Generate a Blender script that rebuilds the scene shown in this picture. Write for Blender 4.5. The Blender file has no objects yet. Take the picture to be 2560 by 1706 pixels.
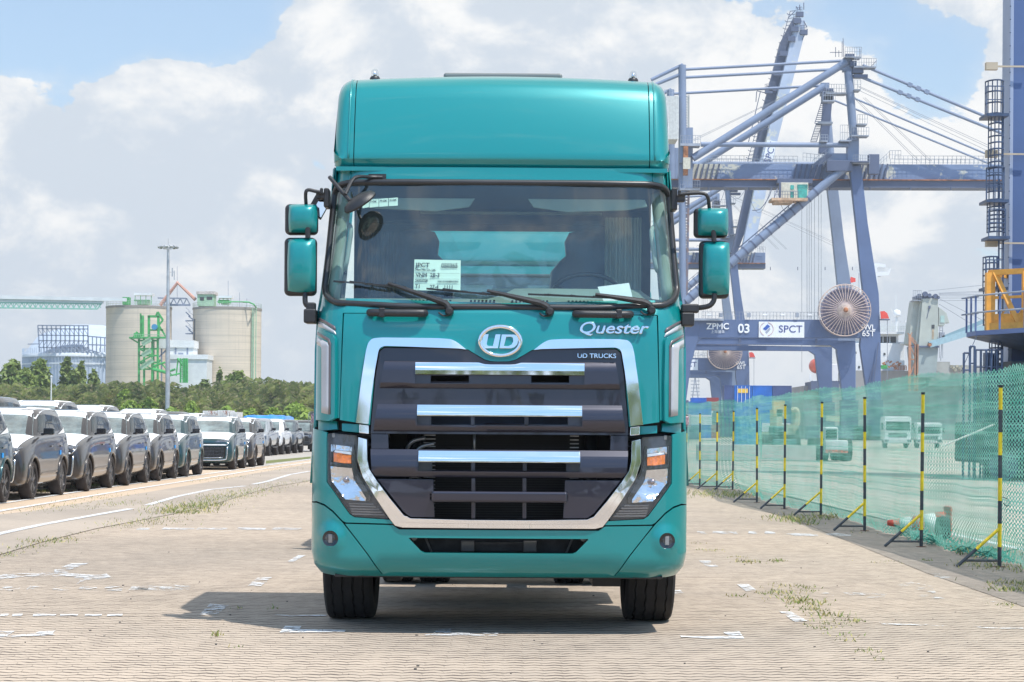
import bpy, bmesh, math, random
import numpy as np
from mathutils import Vector, Matrix, noise as mnoise
from mathutils.geometry import tessellate_polygon
random.seed(7); rng = np.random.default_rng(7)
R = math.radians
scene = bpy.context.scene
COL = scene.collection
# ------------------------------------------------------------------ camera, world, sun, exposure
FPX, HC, ROLL = 4700.0, 1.37, R(0.4)          # focal length in picture units (picture 2353 wide), eye height
cam_d = bpy.data.cameras.new('camera'); cam = bpy.data.objects.new('camera', cam_d); COL.objects.link(cam)
cam_d.sensor_width = 36; cam_d.lens = FPX / 2353 * 36
cam_d.shift_y = 204 / 2353; cam_d.clip_start = .1; cam_d.clip_end = 20000
cam.matrix_world = Matrix.Translation((0, 0, HC)) @ Matrix.Rotation(R(90), 4, 'X') @ Matrix.Rotation(ROLL, 4, 'Z')
scene.camera = cam
HAZE = .00032
SUNV = Vector((.35, -.36, 1)).normalized()
world = bpy.data.worlds.new("World"); scene.world = world; world.use_nodes = True
scene.view_settings.view_transform = 'Standard'; scene.view_settings.look = 'None'
scene.view_settings.gamma = 1; scene.view_settings.exposure = 0.36
sd = bpy.data.lights.new('sun', 'SUN'); sd.energy = 4.2; sd.angle = R(.5); sd.color = (1, .955, .88)
so = bpy.data.objects.new('sun', sd); COL.objects.link(so); so.rotation_euler = SUNV.to_track_quat('Z', 'Y').to_euler()
so.location = (20, -20, 60)

class NT:                                        # tiny node-tree helper
    def __init__(s, nt): s.nt = nt; nt.nodes.clear()
    def n(s, t, **kw):
        nd = s.nt.nodes.new(t)
        for k, v in kw.items():
            if k == 'i':
                for kk, vv in v.items():
                    if isinstance(vv, bpy.types.NodeSocket): s.nt.links.new(vv, nd.inputs[kk])
                    else: nd.inputs[kk].default_value = vv
            else: setattr(nd, k, v)
        return nd
    def m(s, op, a, b=None, c=None, clamp=False):
        nd = s.nt.nodes.new('ShaderNodeMath'); nd.operation = op; nd.use_clamp = clamp
        for k, v in enumerate((a, b, c)):
            if v is None: continue
            if isinstance(v, bpy.types.NodeSocket): s.nt.links.new(v, nd.inputs[k])
            else: nd.inputs[k].default_value = v
        return nd.outputs[0]
    def mr(s, v, a, b, c=0., d=1., mode='SMOOTHSTEP'):
        nd = s.nt.nodes.new('ShaderNodeMapRange'); nd.interpolation_type = mode
        s.nt.links.new(v, nd.inputs[0])
        for k, x in zip((1, 2, 3, 4), (a, b, c, d)): nd.inputs[k].default_value = x
        return nd.outputs[0]
    def mix(s, f, a, b):
        nd = s.nt.nodes.new('ShaderNodeMix'); nd.data_type = 'RGBA'
        for k, v in ((0, f), (6, a), (7, b)):
            if isinstance(v, bpy.types.NodeSocket): s.nt.links.new(v, nd.inputs[k])
            else: nd.inputs[k].default_value = v if k == 0 else (*v[:3], 1)
        return nd.outputs[2]
    def noise(s, vec, scale, detail=4, rough=.55, dist=0., out=0):
        nd = s.nt.nodes.new('ShaderNodeTexNoise')
        if vec is not None: s.nt.links.new(vec, nd.inputs['Vector'])
        nd.inputs['Scale'].default_value = scale; nd.inputs['Detail'].default_value = detail
        nd.inputs['Roughness'].default_value = rough; nd.inputs['Distortion'].default_value = dist
        return nd.outputs[out]
    def link(s, a, b): s.nt.links.new(a, b)

# sky: Nishita with cumulus laid out by direction
w = NT(world.node_tree)
sky = w.n('ShaderNodeTexSky', sky_type='NISHITA', sun_disc=False, sun_elevation=math.asin(SUNV.z), sun_rotation=math.atan2(SUNV.x, SUNV.y),
          altitude=0, air_density=1.0, dust_density=1.2, ozone_density=1.2)
tc = w.n('ShaderNodeTexCoord').outputs['Generated']
sep = w.n('ShaderNodeSeparateXYZ'); w.link(tc, sep.inputs[0])
dx, dy, dz = sep.outputs
mp = w.n('ShaderNodeMapping', i={'Scale': (1, 1, 1.5), 'Location': (3.1, 1.7, .4)}); w.link(tc, mp.inputs[0])
n1 = w.noise(mp.outputs[0], 6.5, 12, .58, .15)
n2 = w.noise(mp.outputs[0], 15.0, 10, .6, .2)
n3 = w.noise(mp.outputs[0], 2.2, 4, .5)
def blob(cx, cy, cz, r0, r1):
    vd = w.n('ShaderNodeVectorMath', operation='DISTANCE'); w.link(tc, vd.inputs[0]); vd.inputs[1].default_value = Vector((cx, cy, cz)).normalized()
    return w.mr(vd.outputs['Value'], r0, r1, 1, 0)
up_mask = w.mr(dz, .0, .5, 0., 1.)
# front half of the sky: nearly covered; two blue windows; behind the camera: scattered
b1 = blob(-.25, 1, .235, .02, .125); b2 = blob(-.165, 1, .238, .01, .085); b3 = blob(.200, 1, .165, .0, .045); b4 = blob(.165, 1, .20, .0, .035)
bl = w.m('MAXIMUM', b1, w.m('MAXIMUM', b2, w.m('MAXIMUM', w.m('MULTIPLY', b3, .62), w.m('MULTIPLY', b4, .35))))
front = w.mr(dy, -.15, .35, 0, 1)
fbias = w.m('SUBTRACT', w.m('MULTIPLY', front, .50), .18)
v = w.m('ADD', w.m('ADD', w.m('SUBTRACT', w.m('MULTIPLY', n1, 1.9), .45), w.m('MULTIPLY', w.m('SUBTRACT', n2, .5), .75)), fbias)
v = w.m('SUBTRACT', v, w.m('MULTIPLY', bl, .60))
mask = w.m('ADD', w.m('MULTIPLY', w.mr(v, .50, .555, 0, 1), front), w.m('MULTIPLY', w.mr(v, .36, .85, 0, .9), w.m('SUBTRACT', 1, front)))
thin = w.mr(v, .30, .75, 0, .45)
horiz = w.mr(dz, .0, .16, 1, 0)                  # whitish air near the horizon
mask = w.m('MAXIMUM', w.m('MAXIMUM', mask, w.m('MULTIPLY', thin, front)), w.m('MULTIPLY', horiz, .55))
shade = w.m('ADD', w.m('MULTIPLY', w.m('SUBTRACT', n2, .5), 2.3), w.m('MULTIPLY', w.m('SUBTRACT', n3, .5), 1.3))
shade = w.mr(shade, -.20, .26, 0, 1)
lowgrey = w.m('MULTIPLY', shade, w.mr(dz, .0, .10, .3, 1))
ccol = w.mix(lowgrey, (.70, .775, .865), (1.04, 1.04, 1.03))
bg1 = w.n('ShaderNodeBackground', i={'Strength': .125}); 
skyc = w.mix(.25, sky.outputs[0], (4.6, 6.2, 8.0)); skyc = w.mix(w.mr(dy, -.35, .1, .75, 0), skyc, (2.6, 5.2, 9.2)); w.link(skyc, bg1.inputs[0])
bg2 = w.n('ShaderNodeBackground', i={'Strength': .76}); w.link(ccol, bg2.inputs[0]); w.link(w.mr(dy, -.35, .1, 1.5, .76), bg2.inputs['Strength'])
mx = w.n('ShaderNodeMixShader'); w.link(mask, mx.inputs[0]); w.link(bg1.outputs[0], mx.inputs[1]); w.link(bg2.outputs[0], mx.inputs[2])
wo = w.n('ShaderNodeOutputWorld'); w.link(mx.outputs[0], wo.inputs[0])

# ------------------------------------------------------------------ picture -> world helpers (surveying the place)
CR, SR = math.cos(ROLL), math.sin(ROLL)
def W(u, v, d):
    du, dv = (u - 1176.5) / FPX, (988 - v) / FPX
    return Vector(((du * CR - dv * SR) * d, d, HC + (du * SR + dv * CR) * d))
def G(u, v, z=0.):
    du, dv = (u - 1176.5) / FPX, (988 - v) / FPX
    s = du * SR + dv * CR
    d = (z - HC) / s
    return Vector(((du * CR - dv * SR) * d, d, z))
KF = 2353 / 2560
def zoomer(ox, oy, s): return lambda x, y: ((ox + x / s) * KF, (oy + y / s) * KF)
zA = zoomer(700, 140, 2.2198); zB = zoomer(760, 740, 2.4010); zC = zoomer(760, 1060, 2.4010); zD = zoomer(1640, 0, 2.45)
zE = zoomer(1700, 560, 2.736); zG = zoomer(800, 1060, 6.0294); zH = zoomer(700, 430, 4.2375); zI = zoomer(1560, 440, 4.1267)
zJ = zoomer(770, 780, 5.2273); zK = zoomer(2000, 640, 4.6114); zL = zoomer(0, 580, 2.94125); zM = zoomer(2240, 560, 3.91875)
zN = zoomer(1860, 260, 4.3545); zO = zoomer(1000, 800, 4.706); zQ = zoomer(1460, 780, 5.6)
z3 = zoomer(0, 1260, 1.8383); z4 = zoomer(1280, 1260, 1.8383); zS = zoomer(0, 980, 2.941); zU = zoomer(1700, 900, 2.736)
zV = zoomer(440, 1000, 6.536)

# ------------------------------------------------------------------ materials
MATS = {}
def mat(name, col, rough=.5, metal=0., coat=0., var=.08, vs=3., bump=0., bs=40., spec=.5, crough=.03, emis=None, trans=0., wear=None):
    if name in MATS: return MATS[name]
    m = bpy.data.materials.new(name); m.use_nodes = True; t = NT(m.node_tree); MATS[name] = m
    tcn = t.n('ShaderNodeTexCoord').outputs['Object']
    nz = t.noise(tcn, vs, 5, .6)
    c0 = tuple(max(0, c * (1 - var)) for c in col); c1 = tuple(min(1, c * (1 + var)) for c in col)
    cc = t.mix(t.mr(nz, .3, .7), c0, c1)
    if wear:                                      # (colour, amount 0..1, scale): patches of another colour
        wn = t.noise(tcn, wear[2], 6, .65, .4)
        cc = t.mix(t.mr(wn, 1 - wear[1] - .04, 1 - wear[1] + .04), cc, wear[0])
    p = t.n('ShaderNodeBsdfPrincipled', i={'Base Color': cc, 'Metallic': metal, 'Coat Weight': coat, 'Coat Roughness': crough,
                                          'Specular IOR Level': spec, 'Transmission Weight': trans})
    rr = t.m('ADD', t.m('MULTIPLY', t.m('SUBTRACT', nz, .5), .25 * rough), rough); t.link(rr, p.inputs['Roughness'])
    if bump:
        bn = t.n('ShaderNodeBump', i={'Strength': bump, 'Distance': .01}); t.link(t.noise(tcn, bs, 4, .6), bn.inputs['Height']); t.link(bn.outputs[0], p.inputs['Normal'])
    o = t.n('ShaderNodeOutputMaterial'); t.link(p.outputs[0], o.inputs[0])
    return m
def glassmat(name, tint, ior=1.5, refl=1., rough=.0, dirt=.03, dcol=(.8, .85, .85)):
    if name in MATS: return MATS[name]
    m = bpy.data.materials.new(name); m.use_nodes = True; t = NT(m.node_tree); MATS[name] = m
    tr = t.n('ShaderNodeBsdfTransparent', i={'Color': (*tint, 1)})
    df = t.n('ShaderNodeBsdfDiffuse', i={'Color': (*dcol, 1)})
    m0 = t.n('ShaderNodeMixShader'); nz = t.noise(t.n('ShaderNodeTexCoord').outputs['Object'], 2.5, 5, .6)
    t.link(t.mr(nz, .3, .75, dirt * .5, dirt * 1.5), m0.inputs[0]); t.link(tr.outputs[0], m0.inputs[1]); t.link(df.outputs[0], m0.inputs[2])
    gl = t.n('ShaderNodeBsdfGlossy', i={'Roughness': rough, 'Color': (refl, refl, refl, 1)})
    ge = t.n('ShaderNodeNewGeometry'); dt = t.n('ShaderNodeVectorMath', operation='DOT_PRODUCT'); t.link(ge.outputs['Normal'], dt.inputs[0]); t.link(ge.outputs['Incoming'], dt.inputs[1])
    cs = t.m('ABSOLUTE', dt.outputs['Value']); f0 = ((ior - 1) / (ior + 1)) ** 2          # Schlick, the same from both faces of the pane
    frv = t.m('ADD', f0, t.m('MULTIPLY', 1 - f0, t.m('POWER', t.m('SUBTRACT', 1, cs, clamp=True), 5)))
    mx = t.n('ShaderNodeMixShader'); t.link(frv, mx.inputs[0]); t.link(m0.outputs[0], mx.inputs[1]); t.link(gl.outputs[0], mx.inputs[2])
    o = t.n('ShaderNodeOutputMaterial'); t.link(mx.outputs[0], o.inputs[0])
    return m

# ------------------------------------------------------------------ objects
WL = {}
def wl(o): return WL.get(o.name, Vector((0, 0, 0))) if o else Vector((0, 0, 0))
def tag(o, label=None, cat=None, group=None, kind=None):
    if label: o['label'] = label
    if cat: o['category'] = cat
    if group: o['group'] = group
    if kind: o['kind'] = kind
    return o
def thing(name, label, cat, loc=(0, 0, 0), group=None):
    o = bpy.data.objects.new(name, None); COL.objects.link(o); o.location = loc; o.empty_display_size = .2
    WL[o.name] = Vector(loc); return tag(o, label, cat, group)
def link_mesh(name, me, mats, parent=None, loc=None, smooth=False):
    o = bpy.data.objects.new(name, me); COL.objects.link(o)
    for m in (mats if isinstance(mats, (list, tuple)) else [mats]): me.materials.append(m)
    L = wl(parent) if parent else Vector(loc or (0, 0, 0))
    if L.length > 0: me.transform(Matrix.Translation(-L))
    if parent: o.parent = parent
    else: o.location = L
    WL[o.name] = L
    if smooth:
        me.shade_smooth()
        if smooth is not True: me.set_sharp_from_angle(angle=R(smooth))
    return o
def children(o): return [c for c in bpy.data.objects if c.parent == o]
def copy_tree(o, parent=None):
    kids = children(o); c = o.copy(); COL.objects.link(c); c.parent = parent
    WL[c.name] = wl(o)
    for k in kids: copy_tree(k, c)
    return c
class MB:
    def __init__(s): s.v = []; s.f = []; s.mi = []; s.pc = []
    def add(s, vs, fs, mi=0):
        b = len(s.v); s.pc.append((b, len(s.f))); s.v += [tuple(p) for p in vs]; s.f += [tuple(b + i for i in f) for f in fs]; s.mi += [mi] * len(fs); return s
    def box(s, c, sz, rot=None, mi=0):
        hx, hy, hz = sz[0] / 2, sz[1] / 2, sz[2] / 2
        P = [Vector((x, y, z)) for x in (-hx, hx) for y in (-hy, hy) for z in (-hz, hz)]
        if rot is not None: P = [rot @ p for p in P]
        c = Vector(c)
        return s.add([p + c for p in P], [(0, 1, 3, 2), (4, 6, 7, 5), (0, 4, 5, 1), (2, 3, 7, 6), (0, 2, 6, 4), (1, 5, 7, 3)], mi)
    def bx(s, x0, x1, y0, y1, z0, z1, mi=0): return s.box(((x0 + x1) / 2, (y0 + y1) / 2, (z0 + z1) / 2), (abs(x1 - x0), abs(y1 - y0), abs(z1 - z0)), None, mi)
    def beam(s, p, q, wd, hd=None, up=(0, 1, 0), mi=0):
        p, q = Vector(p), Vector(q); d = (q - p); L = d.length
        if L < 1e-6: return s
        d.normalize(); a = d.cross(Vector(up))
        if a.length < 1e-3: a = d.cross(Vector((1, 0, 0)))
        a.normalize(); b = a.cross(d); hd = hd or wd
        M = Matrix((a, d, b)).transposed()
        return s.box((p + q) / 2, (wd, L, hd), M, mi)
    def tube(s, pts, r, n=8, caps=True, mi=0, smooth=0):
        pts = [Vector(p) for p in pts]
        if smooth and len(pts) > 2:
            q = []; P = [pts[0]] + pts + [pts[-1]]
            for i in range(1, len(P) - 2):
                for k in range(smooth):
                    t = k / smooth; a, b, c, e = P[i - 1], P[i], P[i + 1], P[i + 2]
                    q.append(.5 * ((2 * b) + (c - a) * t + (2 * a - 5 * b + 4 * c - e) * t * t + (3 * b - a - 3 * c + e) * t ** 3))
            q.append(pts[-1]); pts = q
        rs = r if isinstance(r, (list, tuple)) else [r] * len(pts)
        if len(rs) != len(pts): rs = [rs[0] + (rs[-1] - rs[0]) * i / (len(pts) - 1) for i in range(len(pts))]
        vs = []; u = None
        for i, p in enumerate(pts):
            d = (pts[min(i + 1, len(pts) - 1)] - pts[max(i - 1, 0)]).normalized()
            if u is None: u = d.orthogonal().normalized()
            u = (u - d * u.dot(d)).normalized(); w_ = d.cross(u)
            vs += [p + (u * math.cos(a) + w_ * math.sin(a)) * rs[i] for a in [2 * math.pi * k / n for k in range(n)]]
        fs = [(i * n + k, i * n + (k + 1) % n, (i + 1) * n + (k + 1) % n, (i + 1) * n + k) for i in range(len(pts) - 1) for k in range(n)]
        if caps: fs += [tuple(range(n))[::-1], tuple((len(pts) - 1) * n + k for k in range(n))]
        return s.add(vs, fs, mi)
    def lathe(s, prof, c, axis='z', n=24, mi=0, wob=None, caps=True):    # prof: (radius, height)
        vs = []; c = Vector(c)
        for j, (r, h) in enumerate(prof):
            for k in range(n):
                a = 2 * math.pi * k / n; x, y = r * math.cos(a), r * math.sin(a); hh = h + (wob(j, k) if wob else 0)
                vs.append(c + Vector({'z': (x, y, hh), 'x': (hh, x, y), 'y': (x, hh, y)}[axis]))
        fs = [(i * n + k, i * n + (k + 1) % n, (i + 1) * n + (k + 1) % n, (i + 1) * n + k) for i in range(len(prof) - 1) for k in range(n)]
        if caps and prof[0][0] > 1e-5: fs.append(tuple(range(n))[::-1])
        if caps and prof[-1][0] > 1e-5: fs.append(tuple((len(prof) - 1) * n + k for k in range(n)))
        return s.add(vs, fs, mi)
    def prism(s, poly, y0, y1, mi=0):              # poly in (x,z), extruded in y
        n = len(poly)
        return s.add([(x, y0, z) for x, z in poly] + [(x, y1, z) for x, z in poly],
                     [tuple(range(n)), tuple(range(2 * n - 1, n - 1, -1))] + [(k, k + n, (k + 1) % n + n, (k + 1) % n) for k in range(n)], mi)
    def mesh(s, name, fix=True):
        me = bpy.data.meshes.new(name); me.from_pydata(s.v, [], s.f)
        me.polygons.foreach_set('material_index', s.mi)
        if fix:
            bm = bmesh.new(); bm.from_mesh(me); bmesh.ops.recalc_face_normals(bm, faces=bm.faces); bm.to_mesh(me); bm.free()
        me.update(); return me
    def build(s, name, mats, parent=None, loc=None, smooth=False, bev=0, seg=2, fix=True):
        o = link_mesh(name, s.mesh(name, fix), mats, parent, loc, smooth)
        if bev:
            b = o.modifiers.new('bevel', 'BEVEL'); b.width = bev; b.segments = seg; b.limit_method = 'ANGLE'; b.angle_limit = R(40); b.harden_normals = True
            o.data.shade_smooth()
        return o
def build_each(b, name, mats, parent=None, **kw):     # every piece added to b becomes an object of its own
    out = []
    for i, (v0, f0) in enumerate(b.pc):
        v1, f1 = b.pc[i + 1] if i + 1 < len(b.pc) else (len(b.v), len(b.f))
        q = MB(); q.add(b.v[v0:v1], [tuple(k - v0 for k in f) for f in b.f[f0:f1]]); out.append(q.build(name, mats, parent, **kw))
    return out
def text_mesh(s, size, ext=.002, shear=0., off=0., width=1., align='CENTER'):
    cu = bpy.data.curves.new('lettering', 'FONT'); cu.body = s; cu.size = size; cu.extrude = ext; cu.shear = shear; cu.bevel_depth = off; cu.bevel_resolution = 0
    cu.align_x = align; cu.align_y = 'CENTER'; cu.resolution_u = 4
    o = bpy.data.objects.new('lettering', cu); COL.objects.link(o)
    me = bpy.data.meshes.new_from_object(o); bpy.data.objects.remove(o); bpy.data.curves.remove(cu)
    bm = bmesh.new(); bm.from_mesh(me); bad = [v for v in bm.verts if abs(v.co.y) > size * 1.3 * (1 + s.count('\n'))]
    if bad: bmesh.ops.delete(bm, geom=bad, context='VERTS')
    bm.to_mesh(me); bm.free()
    me.transform(Matrix.Rotation(R(90), 4, 'X') @ Matrix.Diagonal((width, 1, 1, 1)))
    me.materials.clear(); return me
def text(name, s, size, pos, m, parent=None, ext=.002, shear=0., off=0., width=1., align='CENTER', tilt=0., yaw=0.):
    me = text_mesh(s, size, ext, shear, off, width, align)
    me.transform(Matrix.Translation(pos) @ Matrix.Rotation(yaw, 4, 'Z') @ Matrix.Rotation(tilt, 4, 'X'))
    return link_mesh(name, me, m, parent)
# ------------------------------------------------------------------ materials of the truck
def paint(name, col, metal, rough, flake=True):
    m = bpy.data.materials.new(name); m.use_nodes = True; t = NT(m.node_tree)
    ob = t.n('ShaderNodeTexCoord').outputs['Object']
    nz = t.noise(ob, 900, 2, .6); big = t.noise(ob, 1.3, 4, .6)
    c = t.mix(t.mr(nz, .3, .7), tuple(x * .88 for x in col), tuple(min(1, x * 1.12) for x in col))
    sc = t.noise(ob, 3.0, 8, .7)
    p = t.n('ShaderNodeBsdfPrincipled', i={'Base Color': c, 'Metallic': metal, 'Roughness': rough, 'Coat Weight': 1.0, 'Coat IOR': 1.45})
    t.link(t.mr(sc, .35, .75, .015, .07), p.inputs['Coat Roughness'])
    b = t.n('ShaderNodeBump', i={'Strength': .05, 'Distance': .02}); t.link(big, b.inputs['Height']); t.link(b.outputs[0], p.inputs['Coat Normal'])
    o = t.n('ShaderNodeOutputMaterial'); t.link(p.outputs[0], o.inputs[0]); return m
TEAL = paint('teal_paint', (.0003, .225, .225), .22, .30)
DARKP = paint('dark_grille_paint', (.024, .022, .036), .35, .30)
CHROME = mat('chrome', (.86, .86, .87), .045, 1., var=.01)
BLK = mat('black_plastic', (.022, .022, .024), .42, var=.2, vs=20, bump=.15, bs=300)
BLKG = mat('black_gloss', (.015, .015, .018), .2, coat=.5)
RUB = mat('seal_rubber', (.028, .028, .030), .38, var=.15)
TYRE = mat('tyre_rubber', (.018, .017, .017), .85, var=.35, vs=9, bump=.3, bs=120)
SILV = mat('stripe_silver', (.46, .46, .48), .35, .2, coat=.6)
SGREY = mat('stripe_grey', (.13, .11, .12), .35, .2, coat=.6)
METAL = mat('bare_metal', (.35, .35, .35), .35, .9, var=.2, vs=15)
DMETAL = mat('dark_engine_metal', (.03, .03, .032), .5, .6, var=.3, vs=12)
GLASS = glassmat('windscreen_glass', (.82, .94, .90), 1.8, 1., 0., .02, (.45, .6, .58))
LENS = glassmat('clear_lens', (.93, .94, .95), 1.5)
AMBER = mat('amber_lens', (.85, .20, .02), .25, coat=.8, var=.25, vs=60)
REFL = mat('lamp_reflector', (.80, .80, .82), .16, 1., bump=.5, bs=26)
BEZEL = mat('lamp_bezel', (.10, .095, .10), .3, .3, var=.2, vs=30)
SEATM = mat('seat_fabric', (.022, .035, .075), .6, coat=.5, var=.3, vs=8, bump=.6, bs=14, crough=.15)
TRIM = mat('cab_trim', (.26, .31, .29), .7, var=.1)
DASH = mat('dash_plastic', (.17, .22, .20), .6, var=.12)
INDARK = mat('cab_lining', (.022, .045, .10), .8, var=.2)
PAPER = mat('label_paper', (.60, .70, .62), .7, var=.04)
WPAPER = mat('white_paper', (.68, .69, .70), .7, var=.03)
INK = mat('label_ink', (.03, .03, .035), .7)
MIRR = mat('mirror_glass', (.7, .7, .7), .02, 1.)

# ------------------------------------------------------------------ cab front surface y = F(x, z)
D0 = 13.54; TX = -.083
ZT = [.38, .42, .46, .53, .90, 1.376, 1.98, 2.145, 2.213, 3.034, 3.10, 3.30]
YT = [.14, .06, .018, 0, .0, .018, .045, .078, .115, .37, .385, .40]
WZ = [.38, .46, .55, 1.38, 1.40, 2.0, 2.15, 2.3, 2.6, 3.034, 3.16, 3.4]
WT = [1.20, 1.25, 1.268, 1.266, 1.246, 1.246, 1.238, 1.218, 1.192, 1.156, 1.148, 1.14]
def wz(z): return float(np.interp(z, WZ, WT))
def hermite(z):                                   # smooth monotone interpolation
    if z <= ZT[0]: return YT[0]
    if z >= ZT[-1]: return YT[-1]
    i = int(np.searchsorted(ZT, z)) - 1; i = max(0, min(i, len(ZT) - 2))
    h = [ZT[k + 1] - ZT[k] for k in range(len(ZT) - 1)]; s_ = [(YT[k + 1] - YT[k]) / h[k] for k in range(len(h))]
    def tan(k):
        if k == 0: return s_[0]
        if k == len(ZT) - 1: return s_[-1]
        a, b = s_[k - 1], s_[k]
        return 0 if a * b <= 0 else 2 * a * b / (a + b)
    t = (z - ZT[i]) / h[i]; m0, m1 = tan(i) * h[i], tan(i + 1) * h[i]
    return (2 * t ** 3 - 3 * t * t + 1) * YT[i] + (t ** 3 - 2 * t * t + t) * m0 + (-2 * t ** 3 + 3 * t * t) * YT[i + 1] + (t ** 3 - t * t) * m1
def rc(z): return float(np.interp(z, [1.3, 1.42, 2.1, 3.1], [.24, .26, .26, .22]))
def Fs(x, z):
    w_ = wz(z); r = rc(z); ax = abs(x); y = hermite(z) + .05 * (min(ax, w_) / 1.2) ** 2
    e = ax - (w_ - r)
    if e > 0: y += r - math.sqrt(max(0, r * r - min(e, r) ** 2))
    return y
def tp(uv, off=0.):                               # picture point -> (x, z) on the cab front, truck coordinates
    d = D0
    for _ in range(6):
        p = W(uv[0], uv[1], d); d = D0 + Fs(p.x - TX, p.z) + off
    p = W(uv[0], uv[1], d); return (p.x - TX, p.z)
def tps(z_, pts, off=0.): return [tp(z_(*p), off) for p in pts]
def mir(P): return [(-x, z) for x, z in P][::-1]
def sym(P): return P + mir(P)                    # P runs from the centre/left round the left side
def rnd(poly, r, n=4, skip=()):                   # round polygon corners
    out = []; N = len(poly)
    for i, p in enumerate(poly):
        if i in skip: out.append(p); continue
        P = Vector(p); A = Vector(poly[i - 1]); B = Vector(poly[(i + 1) % N])
        a = (A - P); b = (B - P); rr = min(r, a.length * .45, b.length * .45)
        if rr < 1e-4 or a.length < 1e-5 or b.length < 1e-5: out.append(p); continue
        a = P + a.normalized() * rr; b = P + b.normalized() * rr
        for k in range(n + 1):
            t = k / n; q = a * (1 - t) ** 2 + P * 2 * t * (1 - t) + b * t * t; out.append((q.x, q.y))
    return out
def area(p): return sum(p[i - 1][0] * p[i][1] - p[i][0] * p[i - 1][1] for i in range(len(p))) / 2
def panel(name, poly, m, parent, off=0., th=.012, holes=(), gx=.08, gz=.08, bev=.0035, prof=None, zcuts=(), xcuts=(), surf=None, seg=2, org=None):
    car = surf is not None; surf = surf or Fs
    loops = [poly if area(poly) > 0 else poly[::-1]] + [(h if area(h) < 0 else h[::-1]) for h in holes]
    pts = [p for l in loops for p in l]
    tris = tessellate_polygon([[Vector((x, z, 0)) for x, z in l] for l in loops])
    bm = bmesh.new(); vs = [bm.verts.new((x, 0, z)) for x, z in pts]
    for t in tris:
        try: bm.faces.new([vs[i] for i in t])
        except ValueError: pass
    bmesh.ops.remove_doubles(bm, verts=bm.verts, dist=1e-5)
    bmesh.ops.dissolve_limit(bm, angle_limit=.01, verts=bm.verts, edges=bm.edges)
    xs = [p[0] for p in poly]; zs = [p[1] for p in poly]
    X = list(np.arange(math.floor(min(xs) / gx) * gx, max(xs), gx)) + list(xcuts)
    for s_ in (() if car else (-1, 1)):
        for e in (.006, .018, .035, .055, .085, .12, .16, .20): X.append(s_ * ((1.268 if max(zs) < 1.39 else 1.246) - e)); 
        if max(zs) > 2.2:
            for e in (.006, .02, .04, .07, .10, .14): X.append(s_ * (1.16 - e))
    Z = list(np.arange(math.floor(min(zs) / gz) * gz, max(zs), gz)) + list(zcuts)
    for a, no in [(x, (1, 0, 0)) for x in X] + [(z, (0, 0, 1)) for z in Z]:
        lo, hi = (min(xs), max(xs)) if no[0] else (min(zs), max(zs))
        if a <= lo + 1e-4 or a >= hi - 1e-4: continue
        bmesh.ops.bisect_plane(bm, geom=bm.verts[:] + bm.edges[:] + bm.faces[:], dist=1e-5, plane_co=(a if no[0] else 0, 0, 0 if no[0] else a), plane_no=no)
    bmesh.ops.remove_doubles(bm, verts=bm.verts, dist=2e-4)
    for v in bm.verts:
        x, z = v.co.x, v.co.z
        if not car and abs(x) > wz(z) - 1e-4: x = v.co.x = math.copysign(wz(z) - 1e-4, x)
        v.co.y = surf(x, z) + off + (prof(x, z) if prof else 0)
    for f in bm.faces:
        f.normal_update()
        if f.normal.y > 0: f.normal_flip()
    me = bpy.data.meshes.new(name); bm.to_mesh(me); bm.free()
    me.transform(Matrix.Translation(org or (TX, D0, 0)))
    o = link_mesh(name, me, m, parent); me.shade_smooth()
    if th:
        s_ = o.modifiers.new('thick', 'SOLIDIFY'); s_.thickness = th; s_.offset = -1
    if bev:
        b = o.modifiers.new('bevel', 'BEVEL'); b.width = bev; b.segments = seg; b.limit_method = 'ANGLE'; b.angle_limit = R(50); b.harden_normals = True
    return o
def S3(z_, x, y, off=0.):                         # zoom pixel -> world point on the cab front (+ off outward)
    xz = tp(z_(x, y), off); return Vector((TX + xz[0], D0 + Fs(*xz) + off, xz[1]))
def T3(x, y, z): return Vector((TX + x, D0 + y, z))
def cut(p, s): return p

TRK = thing('tractor_truck', 'large teal tractor truck facing the camera in the middle of the paved yard', 'truck', (TX, D0, 0))
# ---- cab shell: ring round the windscreen, belt to roof
ws_l = tps(zA, [(1190, 712), (700, 702), (400, 704), (330, 718), (305, 760), (285, 950), (262, 1180), (248, 1290), (262, 1340), (310, 1372), (700, 1392), (1190, 1400)])
ws_poly = rnd(ws_l[1:-1] + mir(ws_l[1:-1]), .05)
ztop = 3.155
shell = [(-wz(ztop), ztop), (-wz(3.0), 3.0), (-wz(2.8), 2.8), (-wz(2.6), 2.6), (-wz(2.4), 2.4), (-wz(2.3), 2.3), (-wz(2.2), 2.2)]
blt = tp(zA(350, 1430))[1]
xs_seam = tp((788.6, 730))[0]
shell += [(-wz(2.12), 2.12), (-wz(1.9), 1.9), (-wz(1.44), 1.44), (xs_seam - .018, 1.44), (xs_seam - .004, blt), (xs_seam, blt + .004)]
body = panel('cab_front', shell + mir(shell), TEAL, TRK, 0, .02, holes=[ws_poly], gz=.06, bev=.004)
tag(body, 'teal cab front frame round the windscreen')
ws = panel('windscreen', [(x * 1.004, z) for x, z in ws_poly], GLASS, TRK, -.004, 0, gz=.06, bev=0)
sb = MB(); P = []
for x, z in ws_poly + [ws_poly[0]]:
    P.append(T3(x, Fs(x, z) - .012, z))
sb.tube(P + [P[1]], .022, 8, False); sb.build('windscreen_seal', RUB, TRK, smooth=True)
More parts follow.
